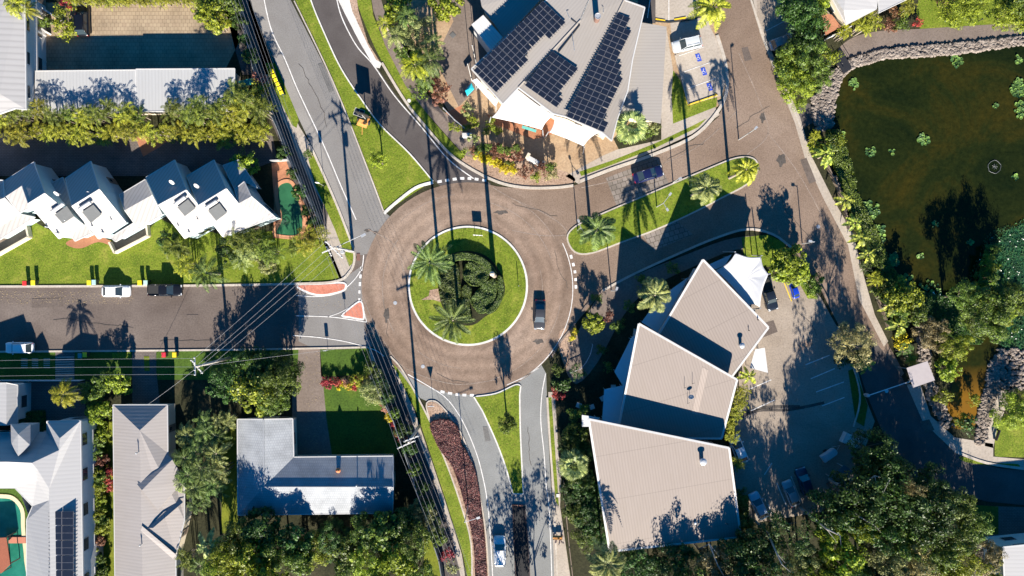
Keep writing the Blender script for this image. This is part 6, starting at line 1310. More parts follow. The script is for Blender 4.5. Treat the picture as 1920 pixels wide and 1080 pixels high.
# --- south gardens, left
for x, y, r, h, k, t, l in ((480, 738, 3.6, 8.0, 'clumpy', 'bright', 'big bright green tree beside the concrete driveway'), (520, 715, 3.4, 9.0, 'fine', 'green', 'darker green tree right of the big bright tree'), (512, 745, 2.9, 7.6, 'fine', 'green', 'lower green tree touching the concrete driveway'), (425, 722, 2.8, 5.4, 'broad', 'deep', 'dark tree left of the big bright tree, under the cables'), (466, 692, 3.4, 6.4, 'broad', 'deep', 'dark tree at the verge right of the power pole crossarms'), (532, 690, 2.6, 6.8, 'broad', 'deep', 'dark dense tree at the verge nearest the concrete driveway'), (500, 688, 3.0, 6.6, 'broad', 'deep', 'dark dense tree at the verge between its two dark neighbours'),
    (172, 738, 2.2, 3.6, 'clumpy', 'green', 'green tree right of the yellow star palm'), (222, 718, 2.2, 3.8, 'clumpy', 'bright', 'round bright bush beside the side driveway'), (195, 720, 2.2, 3.4, 'clumpy', 'green', 'dark green tree between the star palm and the round bright bush'), (185, 775, 2.3, 3.2, 'clumpy', 'bright', 'bright bush between the villa and the long house, topmost'),
    (703, 728, 2.7, 3.2, 'fine', 'pale', 'sprawling grey green shrub at the corner of the walled lawn'), (722, 745, 1.7, 2.0, 'fine', 'pale', 'smaller grey green shrub running down the lawn edge'), (672, 712, 1.3, 1.5, 'spiky', 'palmy', 'spiky yellow green plant at the top of the walled lawn'), (786, 965, 2.5, 3.6, 'fine', 'pale', 'pale green shrubby tree beside the lower crossarm pole'), (812, 990, 1.9, 2.6, 'fine', 'pale', 'pale shrub leaning on the footpath below the crossarm pole'), (838, 1040, 1.2, 1.4, 'shrub', 'red', 'red flowering shrub by the lower footpath'), (846, 1062, 1.2, 1.2, 'shrub', 'pale', 'pale pink flecked shrub at the bottom of the footpath'), (1010, 1150, 5.0, 9.5, 'open', 'green', 'tall thin tree south of the divided road'), (975, 1165, 4.0, 9.5, 'open', 'green', 'thin tree at the south end of the median')):
    plant(k, t, x, y, r, h, l, 'shrub' if k in ('shrub', 'spiky') else 'tree', zf=None)
for i, (x, y, t) in enumerate(((608, 716, 'red'), (616, 720, 'red'), (625, 716, 'red'), (634, 718, 'red'), (640, 724, 'yellow'), (652, 724, 'yellow'), (648, 718, 'pink'), (660, 726, 'red'), (668, 714, 'red'), (675, 712, 'red'))):
    plant('spiky', t, x, y, .75, .9, ('red' if t != 'yellow' else 'yellow')+' leaved low plant in the colourful border along the top of the walled lawn', 'shrub', None, ('red' if t != 'yellow' else 'yellow')+' plants in the lawn border')
for i in range(13):
    t = ('red', 'red', 'pink', 'yellow', 'yellow', 'red', 'red')[i % 7]; x = 716+i*4.3; y = 752+i*8.4
    plant('spiky', t, x, y, .8, .9, ('red' if t != 'yellow' else 'yellow')+' leaved low plant in the border beside the shaded footpath under the cables', 'shrub', None, ('red' if t != 'yellow' else 'yellow')+' plants beside the footpath')
random.seed(8)
for i in range(24):
    x = 178+rnd(-14, 16); y = 800+i*12.5; t = ['bright', 'bright', 'green', 'bright', 'green', 'bronze' if i in (5, 17) else 'bright'][i % 6]
    plant('clumpy', t, x, y, rnd(1.2, 1.7), rnd(1.8, 2.6), ('dark red' if t == 'bronze' else 'sunny green' if t == 'bright' else 'green')+' bush in the planting between the villa and the long house', 'bush', 'bush', ('dark red' if t == 'bronze' else 'sunny green' if t == 'bright' else 'green')+' bushes between villa and long house')
for i, (x, y) in enumerate(((203, 886), (208, 912), (204, 898))): plant('shrub', 'red', x, y, 1.0, 1.4, 'red shrub against the left wall of the long house', 'shrub', None, 'red shrubs by the long house')
CP = 'feather palms between the long house and the L shaped house'
for i, (x, y, r, h) in enumerate(((350, 818, 2.7, 4), (378, 800, 2.9, 4.8), (405, 818, 2.7, 4.4), (420, 790, 2.4, 4), (345, 858, 2.7, 4.8), (372, 845, 3.0, 5.2), (405, 850, 2.8, 5), (385, 880, 3.0, 5.2), (352, 890, 2.7, 4.8), (412, 885, 2.6, 4.4), (365, 915, 2.9, 4.8), (395, 920, 2.7, 4.4), (342, 905, 2.2, 4.4), (375, 945, 2.4, 3.8))):
    plant('cane' if i % 2 else 'palm', 'palml' if i % 3 == 0 else 'palm', x, y, r, h, 'green feather palm in the dense grove between the long house and the L shaped house', 'palm', 'palm_tree', CP)
BM = 'leafy trees crowding the yard below the L shaped house'
for i, (x, y, r, h, t) in enumerate(((452, 1010, 3.2, 5.5, 'green'), (490, 990, 3.2, 5.0, 'deep'), (430, 1045, 3.2, 6, 'bright'), (475, 1050, 3.3, 6.2, 'bright'), (520, 1035, 3.2, 5.6, 'green'), (552, 1015, 3.0, 4.6, 'deep'), (590, 1030, 3.0, 5.0, 'bright'), (560, 1045, 2.5, 5, 'green'), (628, 1010, 3.2, 5, 'deep'), (655, 1035, 3.0, 5.6, 'green'), (690, 1000, 3.0, 5.6, 'green'), (725, 995, 3.4, 6.0, 'green'), (700, 1045, 3.3, 6.4, 'bright'), (740, 1050, 3.2, 6.4, 'bright'), (768, 1015, 3.2, 6.0, 'green'), (755, 985, 2.7, 5, 'deep'), (410, 1075, 3.0, 6, 'bright'), (500, 1085, 3.2, 6.4, 'bright'), (660, 1085, 3.2, 6, 'green'), (720, 1090, 3.2, 6.4, 'bright'), (780, 1075, 3.0, 5.4, 'green'))):
    plant('clumpy' if i % 2 else 'fine', t, x, y, r*1.05, h*(.85 if 575 < x < 665 else 1.6 if x < 575 else 1.3), {'bright': 'bright green', 'green': 'mid green', 'deep': 'dark green'}[t]+' tree in the dense planting below the L shaped house', 'tree', None, BM+', '+{'bright': 'bright green', 'green': 'mid green', 'deep': 'dark green'}[t])
for x, y, r, h, k, t, l in ((392, 1025, 2.7, 4.4, 'banana', 'palml', 'broad leaved palm at the right wall of the long house near the bottom'), (345, 1050, 2.3, 4.0, 'cane', 'cane', 'cane palm against the long house at the bottom'), (375, 1060, 2.7, 4, 'palm', 'palm', 'feather palm at the bottom edge beside the long house')):
    plant(k, t, x, y, r, h, l, 'palm', 'palm_tree')
# --- south-east grove
SE = {'deep': 'dark green', 'green': 'mid green', 'bright': 'yellow green', 'tan': 'olive', 'pale': 'pale silvery'}
grove = [(1185, 1062, 3.2, 4.5, 'deep', 'broad'), (1225, 1070, 3.2, 4.5, 'deep', 'broad'), (1265, 1050, 3.4, 5, 'deep', 'broad'), (1300, 1075, 3.2, 6.0, 'green', 'open'), (1345, 1062, 3.2, 6.4, 'tan', 'broad'), (1385, 1045, 3.6, 7.2, 'deep', 'broad'), (1425, 1015, 3.6, 8, 'deep', 'broad'), (1470, 1000, 3.8, 9, 'deep', 'open'), (1420, 1070, 3.6, 9, 'deep', 'broad'), (1510, 1040, 2.5, 8, 'pale', 'fine'), (1555, 1000, 2.4, 10, 'bright', 'fine'), (1575, 1030, 3.4, 10, 'bright', 'clumpy'), (1530, 1070, 3.0, 9, 'bright', 'fine'), (1605, 985, 2.2, 10, 'bright', 'fine'), (1560, 960, 3.6, 10, 'deep', 'broad'), (1605, 940, 4.0, 11, 'deep', 'broad'), (1650, 915, 3.8, 10, 'deep', 'broad'), (1690, 905, 1.9, 10.5, 'tan', 'fine'), (1690, 950, 4.0, 9.5, 'deep', 'broad'), (1740, 920, 4.0, 8, 'deep', 'fine'), (1740, 965, 4.2, 8.5, 'deep', 'broad'), (1780, 950, 3.6, 7, 'green', 'fine'), (1825, 985, 3.2, 6, 'green', 'fine'), (1790, 1000, 3.6, 7.5, 'green', 'fine'), (1640, 985, 3.6, 10, 'deep', 'fine'), (1680, 1010, 3.6, 9, 'green', 'fine'), (1650, 1045, 3.4, 9.5, 'pale', 'fine'), (1700, 1055, 3.6, 9, 'tan', 'fine'), (1750, 1035, 3.8, 8, 'green', 'fine'), (1800, 1050, 3.4, 7, 'bright', 'fine'), (1845, 1040, 2.8, 5.5, 'tan', 'fine'), (1600, 1075, 3.2, 9, 'deep', 'broad'), (1480, 1085, 3.4, 9, 'pale', 'fine'), (1770, 1085, 3.4, 7, 'bright', 'fine'), (1860, 1070, 2.2, 4, 'bright', 'shrub'), (1560, 1110, 4.0, 10, 'deep', 'broad'), (1660, 1110, 4.2, 10, 'deep', 'broad'), (1450, 1130, 4.2, 10, 'deep', 'open'), (1380, 1120, 4.2, 9, 'deep', 'broad'), (1290, 1130, 4.0, 9, 'deep', 'broad'), (1640, 845, 3.4, 9, 'deep', 'broad'), (1650, 885, 3.4, 10, 'deep', 'open'), (1665, 880, 3.2, 9, 'deep', 'broad'), (1395, 985, 2.2, 4, 'green', 'fine'), (1385, 935, 1.8, 3, 'green', 'fine')]
random.seed(77)
for i, (x, y, r, h, t, k) in enumerate(grove):
    plant(k, t, x, y, r, h*(1.28 if x > 1590 or x < 1400 else 1.12), SE[t]+' tree in the dense grove filling the bottom right corner', 'tree', 'tree', 'grove in the bottom right, '+SE[t]+' trees')
BR = plain('pale_dead_branch', (.34, .3, .26), .85, wear=.2)
for i, (pts, l) in enumerate(((((1590, 920, 6), (1612, 914, 9.5), (1640, 892, 10.5), (1668, 900, 11)), 'pale bare branch reaching over the blue tarpaulin corner of the grove'), (((1590, 940, 6), (1605, 965, 9.5), (1640, 985, 11)), 'pale bare branch forked in the middle of the dark grove'), (((1440, 1000, 6), (1455, 1035, 9.5), (1466, 1058, 10.5)), 'pale bare branch left of the yellow green trees in the grove'), (((1310, 1030, 3), (1330, 1020, 6.5), (1346, 1060, 7.5)), 'pale bare branch just below the southern roof'), (((1530, 975, 6), (1550, 992, 10.5), (1575, 1004, 11.5)), 'thin pale branch above the yellow green grove trees'))):
    P_ = [g(*p) for p in pts]; m = MB().tube([tuple(p) for p in P_], [.16, .12, .08, .04][:len(P_)], 7)
    for a, b_ in zip(P_[1:], P_[2:]+[P_[-1]]): m.tube([tuple(a), tuple(a+Vector((rnd(-1.5, 1.5), -rnd(.8, 2), .5)))], [.07, .02], 5)
    g0_ = P_[0]; m.tube([(g0_.x, g0_.y, 0), tuple(g0_)], [.25, .16], 8)
    o = m.build('bare_tree', BR, None, (g0_.x, g0_.y, 0)); tag(o, l, 'bare tree')
# --- ground cover, rocks, water plants
foliage_patch('ground_cover', 'dense dark plum ground cover filling the long island beside the south road', 'ground cover', smooth([(808, 792), (838, 786), (858, 800), (864, 830), (874, 845), (890, 880), (898, 920), (904, 970), (910, 1030), (912, 1110), (895, 1110), (890, 1030), (878, 965), (852, 880), (828, 845), (815, 820)], 3), .7, 'plum', 16000, .24, .5, .35, None, 'stuff')
foliage_patch('hedge', 'low dark hedge along the left edge of the shaded car park verge', 'hedge', [(1385, 925), (1400, 930), (1400, 985), (1388, 990)], 1.0, 'green', 900, .26)
foliage_patch('hedge', 'low green hedge edging the villa courtyard below the outbuilding', 'hedge', [(34, 772), (85, 770), (86, 806), (36, 790)], 1.2, 'deep', 2200, .28)
plant('fine', 'green', 1856, 590, 4.0, 9.0, 'tall weeping green tree between the dark channel and the weed mat', 'tree')
plant('fine', 'green', 1888, 560, 3.6, 9.0, 'second tall green tree leaning over the dark channel at the right', 'tree')
plant('fine', 'green', 1812, 556, 2.6, 5.5, 'smaller green tree at the head of the dark channel', 'tree', zf=.8)
foliage_patch('bank_plants', 'tangled low plants along the left bank of the pond behind the young palms', 'ground cover', [(1548, 245), (1572, 245), (1592, 300), (1608, 370), (1640, 430), (1668, 500), (1704, 545), (1690, 570), (1660, 545), (1640, 500), (1615, 450), (1592, 400), (1575, 345), (1556, 300)], .8, 'green', 9000, .3, .45, .5, None, 'stuff')
foliage_patch('shoreline_reeds', 'tangled green reeds and water plants along the right bank of the dark inlet', 'water plants', smooth([(1800, 560), (1835, 545), (1868, 560), (1862, 600), (1842, 635), (1815, 622), (1800, 590)], 3), .7, 'green', 5000, .35, .25, .4, None, 'stuff')
foliage_patch('pond_weed', 'teal green weed mat spreading over the lower right of the pond', 'water plants', smooth([(1852, 440), (1900, 420), (1990, 400), (1990, 560), (1900, 570), (1840, 560), (1815, 530), (1835, 480)], 3), .1, 'weed', 5000, .3, .5, .3, None, 'stuff')
foliage_patch('pond_weed', 'teal green weed patch at the right edge below the dark channel', 'water plants', smooth([(1880, 600), (1920, 590), (1990, 600), (1990, 650), (1900, 650), (1868, 640)], 3), .2, 'weed', 1500, .3, .5, .3, None, 'stuff')
foliage_patch('bank_plants', 'low green plants covering the bank between lily pads and inlet', 'ground cover', smooth([(1700, 545), (1760, 555), (1810, 560), (1800, 600), (1840, 640), (1800, 640), (1740, 600), (1700, 580)], 3), .5, 'deep', 7000, .35, .5, .4, None, 'stuff')
def scatter(name, label, cat, polys, n, fn, mat, kind='stuff', z=.02):
    m = MB(); P0 = None
    for pts, share in polys:
        P = [tuple(g(p[0], p[1]))[:2] for p in pts]; P0 = P0 or P[0]
        tris = geometry.tessellate_polygon([[Vector((p[0], p[1], 0)) for p in P]]); T = []
        for t in tris:
            a, b_, c_ = [Vector((*P[i], 0)) for i in t]; T.append((((b_-a).cross(c_-a)).length/2, a, b_, c_))
        tot = sum(t[0] for t in T)
        for ar, a, b_, c_ in T:
            for _ in range(int(n*share*ar/tot+random.random())):
                u, v = random.random(), random.random()
                if u+v > 1: u, v = 1-u, 1-v
                fn(m, a+(b_-a)*u+(c_-a)*v)
    o = m.build(name, mat, None, (P0[0], P0[1], 0)); return tag(o, label, cat, None, kind)
def rock(m, p):
    s_ = rnd(.16, .42); rz = rnd(0, 6.28); n = 6; vs = []
    for z, k in ((0, 1.0), (.5, .9), (.85, .45)):
        for i in range(n): t = rz+6.283*i/n; vs.append((p.x+math.cos(t)*s_*k*rnd(.75, 1.15), p.y+math.sin(t)*s_*k*rnd(.6, 1.05), z*s_*rnd(.8, 1.1)))
    b0 = [(0+i, (i+1) % n, n+(i+1) % n, n+i) for i in range(n)]+[(n+i, n+(i+1) % n, 2*n+(i+1) % n, 2*n+i) for i in range(n)]+[tuple(2*n+i for i in range(n))]
    m.add(vs, b0)
random.seed(12)
scatter('rock_bank', 'bank of pale pinkish boulders between the pond footpath and the water', 'rocks',
        [([(1590, 112), (1650, 94), (1720, 86), (1830, 78), (1930, 66), (1990, 60), (1990, 78), (1930, 82), (1860, 92), (1790, 102), (1720, 107), (1660, 110), (1605, 125), (1590, 135)], .55), ([(1590, 112), (1600, 125), (1578, 145), (1568, 180), (1562, 215), (1560, 240), (1532, 248), (1524, 215), (1522, 185), (1548, 150), (1570, 122)], .3), ([(1560, 330), (1575, 330), (1605, 385), (1590, 395)], .05)], 2600, rock, ROCK)
scatter('rock_bank', 'rocky bank on both sides of the amber inlet at the right', 'rocks',
        [([(1850, 690), (1870, 660), (1885, 665), (1875, 720), (1860, 770), (1848, 830), (1828, 835), (1832, 780), (1845, 730)], .35), ([(1870, 655), (1980, 650), (1980, 700), (1900, 735), (1875, 725)], .35), ([(1718, 600), (1745, 640), (1745, 690), (1760, 740), (1790, 800), (1765, 800), (1735, 740), (1720, 660)], .3)], 1500, rock, ROCK)
def pad(m, p):
    r_ = rnd(.14, .3); a0 = rnd(0, 6.28); n = 9; b0 = len(m.v); m.v.append((p.x, p.y, p.z+.05)); tx, ty = rnd(-.3, .3), rnd(-.3, .3)
    for i in range(n): t = a0+6.0*i/(n-1); m.v.append((p.x+r_*math.cos(t), p.y+r_*math.sin(t), .06+r_*(tx*math.cos(t)+ty*math.sin(t))+.06))
    for i in range(n-1): m.f.append((b0, b0+1+i, b0+2+i))
def blob(cx, cy, r): return [(cx+r*math.cos(t/8*6.283)*rnd(.7, 1.1), cy+r*math.sin(t/8*6.283)*rnd(.7, 1.1)) for t in range(8)]
scatter('lily_pads', 'scattered round lily pads floating in clusters on the dark pond', 'lily pads',
        [(blob(1792, 116, 14), .045), (blob(1730, 262, 13), .05), (blob(1600, 157, 11), .025), (blob(1632, 284, 11), .025), (blob(1908, 168, 20), .16), (blob(1915, 205, 18), .1), (blob(1628, 395, 22), .14), (blob(1640, 440, 26), .12), (blob(1676, 488, 14), .07), (blob(1692, 530, 24), .1), (blob(1572, 258, 14), .05), (blob(1908, 112, 10), .02), (blob(1866, 200, 6), .01), (blob(1672, 284, 6), .008), (blob(1752, 422, 8), .01), (blob(1902, 332, 7), .012), (blob(1725, 480, 7), .01), (blob(1820, 455, 7), .012), (blob(1740, 550, 24), .1)], 700, pad, LM['lily'])
def petal(m, p): r_ = rnd(.05, .09); m.lathe([(r_, 0), (r_*1.2, .08), (.01, .1)], p.x, p.y, 6, .15+rnd(0, .1))
scatter('lily_flowers', 'small white lily flowers dotted over the green weed mat', 'lily flowers', [([(1840, 450), (1920, 430), (1920, 640), (1810, 620), (1815, 530)], .8), ([(1730, 540), (1800, 560), (1780, 600), (1720, 580)], .2)], 70, petal, LM['white'])
def litter(m, p): leaf(m.v, m.f, p+Vector((0, 0, .06)), rnd(.06, .16), Vector((rnd(-.4, .4), rnd(-.4, .4), 1)).normalized(), .5)
scatter('fallen_leaves', 'dry fallen leaves scattered over the west street and driveways', 'leaf litter', [([(0, 545), (250, 545), (250, 570), (0, 570)], .5), ([(570, 660), (600, 660), (610, 850), (572, 850)], .2), ([(480, 550), (640, 560), (640, 590), (480, 590)], .1), ([(800, 440), (900, 430), (960, 470), (960, 600), (860, 640), (780, 600)], .2)], 1200, litter, plain('dry_leaf', (.4, .3, .16), .8))

random.seed(44)
for i, (x, y) in enumerate(((452, 40), (462, 75), (474, 105), (536, 286), (552, 325), (566, 360), (580, 395), (592, 420))):
    plant('clumpy', 'deep', x-4, y, rnd(1.1, 1.5), rnd(3.0, 3.8), 'dark screening bush along the boundary fence beside the north west footpath', 'bush', 'bush', 'screening bushes along the north west fence')
for i, (x, y) in enumerate(((700, 690), (712, 712), (728, 745), (744, 775), (758, 805), (770, 840), (782, 880), (795, 915), (806, 945), (826, 1010))):
    plant('clumpy', 'deep' if i % 3 else 'green', x-4, y, rnd(1.0, 1.5), rnd(3.0, 3.8), ('dark' if i % 3 else 'mid green')+' screening bush along the boundary fence beside the south footpath', 'bush', 'bush', ('dark' if i % 3 else 'mid green')+' screening bushes along the south fence')

random.seed(91)
for i, (x, y) in enumerate(((1864, 470), (1858, 496), (1852, 520), (1838, 545), (1872, 575), (1890, 582), (1910, 575), (1880, 600), (1868, 628))):
    plant('clumpy', 'bright' if i % 2 else 'green', x, y, rnd(1.3, 2.0), rnd(1.6, 2.4), ('sunlit' if i % 2 else 'mid green')+' leafy clump fringing the green weed mat at the right edge of the pond', 'bush', 'bush', ('sunlit' if i % 2 else 'mid green')+' clumps fringing the weed mat')
for x, y, r, h, t, l in ((1128, 655, 1.0, 1.2, 'green', 'green shrub in the middle of the shaded garden path bend'), (1095, 770, 1.2, 1.6, 'green', 'green shrub beside the lowest cafe table'), (1140, 690, .9, 1.2, 'green', 'small shrub at the edge of the narrow pale canopy'), (1180, 575, 1.1, 1.4, 'green', 'green shrub left of the shaded terrace canopy'), (1158, 610, 1.3, 1.6, 'green', 'broad shrub between the sunlit tree and the terrace canopy'), (1120, 560, 1.0, 1.2, 'green', 'shrub beside the kerb at the entrance of the shaded garden'), (1205, 530, 1.2, 1.4, 'green', 'shrub on the shaded verge above the terrace canopy'), (1262, 503, 1.2, 1.4, 'green', 'shrub on the shaded verge above the corrugated roof peak'), (1075, 775, 1.2, 1.6, 'green', 'shrub at the back of the dark corner bed by the south road')):
    plant('shrub', t, x, y, r, h, l, 'shrub')
# ================================================================== CARS
W_ = (0.72, 0.72, 0.73); SIL = (0.5, 0.53, 0.56)
car(156, 39, 92, 'suv', (0.008, 0.008, 0.01), 'black_car_paint', 'black car parked on the tan driveway at the top left', 1.05)
car(218, 546, 0, 'hatch', W_, 'white_car_paint', 'white hatchback parked at the kerb below the townhouse lawn')
car(310, 544, 0, 'ute', (0.012, 0.012, 0.014), 'black_ute_paint', 'black utility parked at the kerb right of the white hatchback')
car(37, 652, 180, 'suv', W_, 'white_car_paint', 'small white car parked on the south kerb at the far left of the street', .92)
car(1288, 83, 193, 'suv', SIL, 'silver_car_paint', 'silver wagon in the top parking bay beside the solar roof', .98)
car(1215, 327, 17, 'sedan', (0.012, 0.016, 0.07), 'navy_car_paint', 'dark navy sedan driving over the cobbled crossing', 1.0, name='moving_car')
car(1012, 590, -92, 'sedan', (0.06, 0.06, 0.065), 'charcoal_car_paint', 'charcoal sedan driving on the right side of the roundabout', .98, name='moving_car')
car(937, 1033, 91, 'suv', (0.7, 0.71, 0.72), 'ice_white_car_paint', 'pale white car driving up the south road towards the roundabout', 1.0, name='moving_car')
car(1422, 948, 115, 'hatch', (0.4, 0.5, 0.6), 'pale_blue_car_paint', 'pale blue car parked in the shaded car park nearest the southern roof')
car(1483, 925, 112, 'hatch', (0.35, 0.37, 0.4), 'grey_car_paint', 'grey car parked between two bay lines in the shaded car park', .95)
car(1508, 903, 108, 'suv', (0.03, 0.05, 0.09), 'dark_blue_car_paint', 'dark blue car in the deepest shade of the car park', .95)
car(1384, 842, 112, 'hatch', W_, 'white_car_paint', 'white car half hidden under palms at the southern roof corner', 1.05)
car(1490, 543, 108, 'hatch', (0.01, 0.05, 0.5), 'bright_blue_car_paint', 'bright blue hatchback parked under the bright yellow green tree', .62)
car(1441, 553, -72, 'ute', (0.015, 0.02, 0.03), 'dark_ute_paint', 'dark utility parked against the lower edge of the white sail', .95)
car(1468, 78, 20, 'suv', (0.35, 0.36, 0.38), 'grey_car_paint', 'grey car in the shaded side bay above the wide green tree', .9)

# ================================================================== BINS
wheelie_bin(46, 531, 0, (0.55, 0.03, 0.03), 'red lidded wheelie bin, leftmost on the lawn side of the street'); wheelie_bin(62, 530, 0, (0.75, 0.62, 0.02), 'yellow lidded wheelie bin next to the red one at the far left')
wheelie_bin(167, 530, 0, (0.75, 0.62, 0.02), 'yellow lidded wheelie bin left of the white hatchback'); wheelie_bin(176, 529, 0, (0.35, 0.55, 0.5), 'pale green lidded wheelie bin just left of the white hatchback')
wheelie_bin(262, 530, 0, (0.75, 0.62, 0.02), 'yellow lidded wheelie bin between the two kerb parked cars'); wheelie_bin(273, 530, 0, (0.4, 0.6, 0.5), 'pale green lidded wheelie bin between the two kerb parked cars')
wheelie_bin(150, 667, 0, (0.05, 0.25, 0.28), 'teal lidded wheelie bin on the shaded verge'); wheelie_bin(159, 665, 0, (0.75, 0.6, 0.02), 'yellow lidded wheelie bin on the shaded verge beside the teal one')
wheelie_bin(307, 665, 0, (0.55, 0.03, 0.05), 'red lidded wheelie bin on the verge right of the side driveway'); wheelie_bin(327, 665, 0, (0.7, 0.5, 0.02), 'orange yellow lidded wheelie bin on the verge right of the red one')
for i in range(6): _b = wheelie_bin(510+i*3.5, 134+i*7.85, -70, (0.85, 0.68, 0.01), ('topmost', 'second from the top', 'third from the top', 'fourth from the top', 'fifth from the top', 'lowest')[i]+' of the six yellow lidded bins beside the north west road', 'six yellow lidded bins in a row', (0.3, 0.24, 0.02)); _b.scale = (.8, .8, 1)

# ================================================================== FENCES
CB_ = plain('fence_sheet', (.16, .17, .18), .7); TF = WOOD
fence([(440, -40), (468, 62), (484, 135), (500, 185), (530, 250), (548, 300), (575, 355), (600, 405), (608, 432)], 2.4, CB_, 'long dark boundary fence beside the north west footpath under the power cables', name='boundary_fence')
fence([(700, 702), (742, 782), (772, 870), (800, 960), (826, 1040), (836, 1100)], 2.6, CB_, 'long dark boundary fence beside the south footpath under the power cables', name='boundary_fence')
fence([(1056, 900), (1060, 960), (1066, 1020), (1074, 1090)], 1.6, TF, 'timber fence along the shaded footpath right of the south road', name='boundary_fence')
fence([(545, 300), (546, 302), (512, 304)], 1.5, STEEL, 'low pale fence across the top of the kidney pool surround', name='pool_fence')
fence([(0, 712), (100, 712), (160, 712)], 1.3, WHITE, 'white low front wall fence above the outbuilding at the left', name='front_fence')
fence([(756, 88), (772, 118), (785, 150)], .9, STEEL, 'thin pale rail fence beside the brown footpath near the yellow palm', name='rail_fence', th=.04)
fence([(832, 205), (852, 226), (872, 243)], .9, STEEL, 'low pale rail fence round the brick court', name='rail_fence', th=.04)
fence([(1575, 620), (1600, 650)], .8, TF, 'short timber rail at the edge of the car park tree bed', name='rail_fence')
fence([(1546, 75), (1568, 66), (1590, 54)], 1.2, WHITE, 'short white fence between the dark trees and the terracotta verandah', name='rail_fence')
# boardwalk posts and rails down the pond edge
BW = [(1543, 300), (1556, 330), (1568, 355), (1577, 380), (1583, 405), (1588, 430)]
fence(BW, .9, TF, 'timber bollard rail along the pond side of the footpath', name='pond_rail', th=.06)
fence([(1640, 555), (1652, 585), (1664, 620)], .9, TF, 'timber rail beside the lowest young palms', name='pond_rail', th=.06)
P_ = [g(*p) for p in [(1110, 645), (1106, 662), (1098, 678), (1088, 690), (1068, 698)]]
m = MB(); 
for a, b_ in zip(P_, P_[1:]): m.tube([(a.x, a.y, 1.0), (b_.x, b_.y, 1.0)], .05, 6)
at = tuple(P_[0]); root = empty('curved_handrail', at, 'pale curved handrail in the shaded garden below the small sunlit tree', 'handrail'); part(root, at, 'rail', m, STEEL)
for p in P_: part(root, at, 'post', MB().box(p.x, p.y, .5, .06, .06, 1.0), STEEL)

# ================================================================== POWER POLES AND CABLES
def pole(px, py, label, arms, lamp=None, h=11.3):
    "px,py: where the pole top shows"
    p = g(px, py, h); root = empty('power_pole', (p.x, p.y, 0), label, 'power pole'); at = (p.x, p.y, 0)
    part(root, at, 'post', MB().tube([(p.x, p.y, 0), (p.x, p.y, h)], [.26, .15], 12), WOODP, True)
    for (x0, y0), (x1, y1), z in arms:
        a, b_ = g(x0, y0, z), g(x1, y1, z); ang = math.atan2(b_.y-a.y, b_.x-a.x); mid = (a+b_)/2
        arm = part(root, at, 'crossarm', MB().box(mid.x, mid.y, z, (b_-a).length, .16, .16, ang), WHITE)
        for t in (.05, .3, .7, .95):
            q = a.lerp(b_, t); part(root, at, 'insulator', MB().lathe([(.05, .08), (.1, .12), (.05, .2), (.09, .26), (.03, .34)], q.x, q.y, 8, z), TRIM, parent=arm)
    if lamp:
        a, b_ = g(px+3, py, 9.2), g(lamp[0], lamp[1], 9.6); arm = part(root, at, 'lamp_arm', MB().tube([(a.x, a.y, 9.0), tuple(a.lerp(b_, .3)+Vector((0, 0, .25))), tuple(b_)], [.06, .05, .04], 6), STEEL)
        part(root, at, 'lamp_head', MB().box(b_.x+.25, b_.y, 9.6, .75, .34, .16, .5), STEEL, parent=arm)
        part(root, at, 'transformer', MB().lathe([(.28, 0), (.3, .1), (.3, .9), (.24, 1.0)], p.x+.5, p.y-.5, 12, 8.2), STEEL)
    return root
pole(627, 464, 'tall power pole at the street corner with crossed arms and a street lamp', [((610, 452), (643, 484), 10.9), ((604, 474), (634, 462), 10.4), ((634, 466), (664, 472), 9.8), ((612, 462), (622, 480), 10.1)], (678, 441))
pole(766, 829, 'power pole below the walled lawn with two long parallel crossarms', [((745, 841), (779, 826), 10.7), ((757, 828), (786, 817), 11.1)])
pole(368, 687, 'power pole south of the west street with a vertical looking crossarm', [((365, 669), (366, 704), 10.8), ((358, 674), (380, 700), 10.4)])
def cable(a, b_, label, group=None, r=.015, sag=.6, za=10.9, zb=10.9, name='power_cable', mat=None):
    A, B = g(a[0], a[1], za), g(b_[0], b_[1], zb); pts = []
    for k in range(13):
        t = k/12; q = A.lerp(B, t); q.z -= sag*4*t*(1-t); pts.append(tuple(q))
    o = MB().tube(pts, r, 5).build(name, mat or WIRE, None, tuple(A)); tag(o, label, 'power cable', group)
for i, (y0, y1) in enumerate(((677, 672), (691, 688), (706, 702))): cable((-60, y0), (365, y1), ('upper', 'middle', 'lower')[i]+' of the three long cables crossing the lower verge at the left', 'three cables above the left verge')
for i, (a, b_) in enumerate((((367, 670), (610, 453)), ((370, 684), (620, 462)), ((372, 690), (628, 470)), ((376, 701), (638, 479)))): cable(a, b_, ('uppermost', 'second', 'third', 'lowest')[i]+' of the four cables slanting over the street to the corner pole', 'four cables slanting across the west street', zb=10.8)
for i in range(6): cable((410+i*7.5, -60), (600+i*5.5, 452+i*3.5), ('leftmost', 'second from left', 'third from left', 'fourth from left', 'fifth from left', 'rightmost')[i]+' of the six cables running from the corner pole to the top edge', 'six cables along the north west footpath', za=10.6, sag=.5)
for i in range(6): cable((612+i*6, 480-i*3), (746+i*7.6, 841-i*4.6), ('leftmost', 'second from left', 'third from left', 'fourth from left', 'fifth from left', 'rightmost')[i]+' of the six cables between the corner pole and the crossarm pole', 'six cables between the corner pole and the crossarm pole')
for i in range(6): cable((746+i*7.6, 841-i*4.6), (868+i*8.5, 1150), ('leftmost', 'second from left', 'third from left', 'fourth from left', 'fifth from left', 'rightmost')[i]+' of the six cables running from the crossarm pole to the bottom edge', 'six cables along the south footpath')
cable((368, 690), (278, 758), 'thin service cable from the verge pole down to the long house', None, .018, .4, 10.2, 3.4)
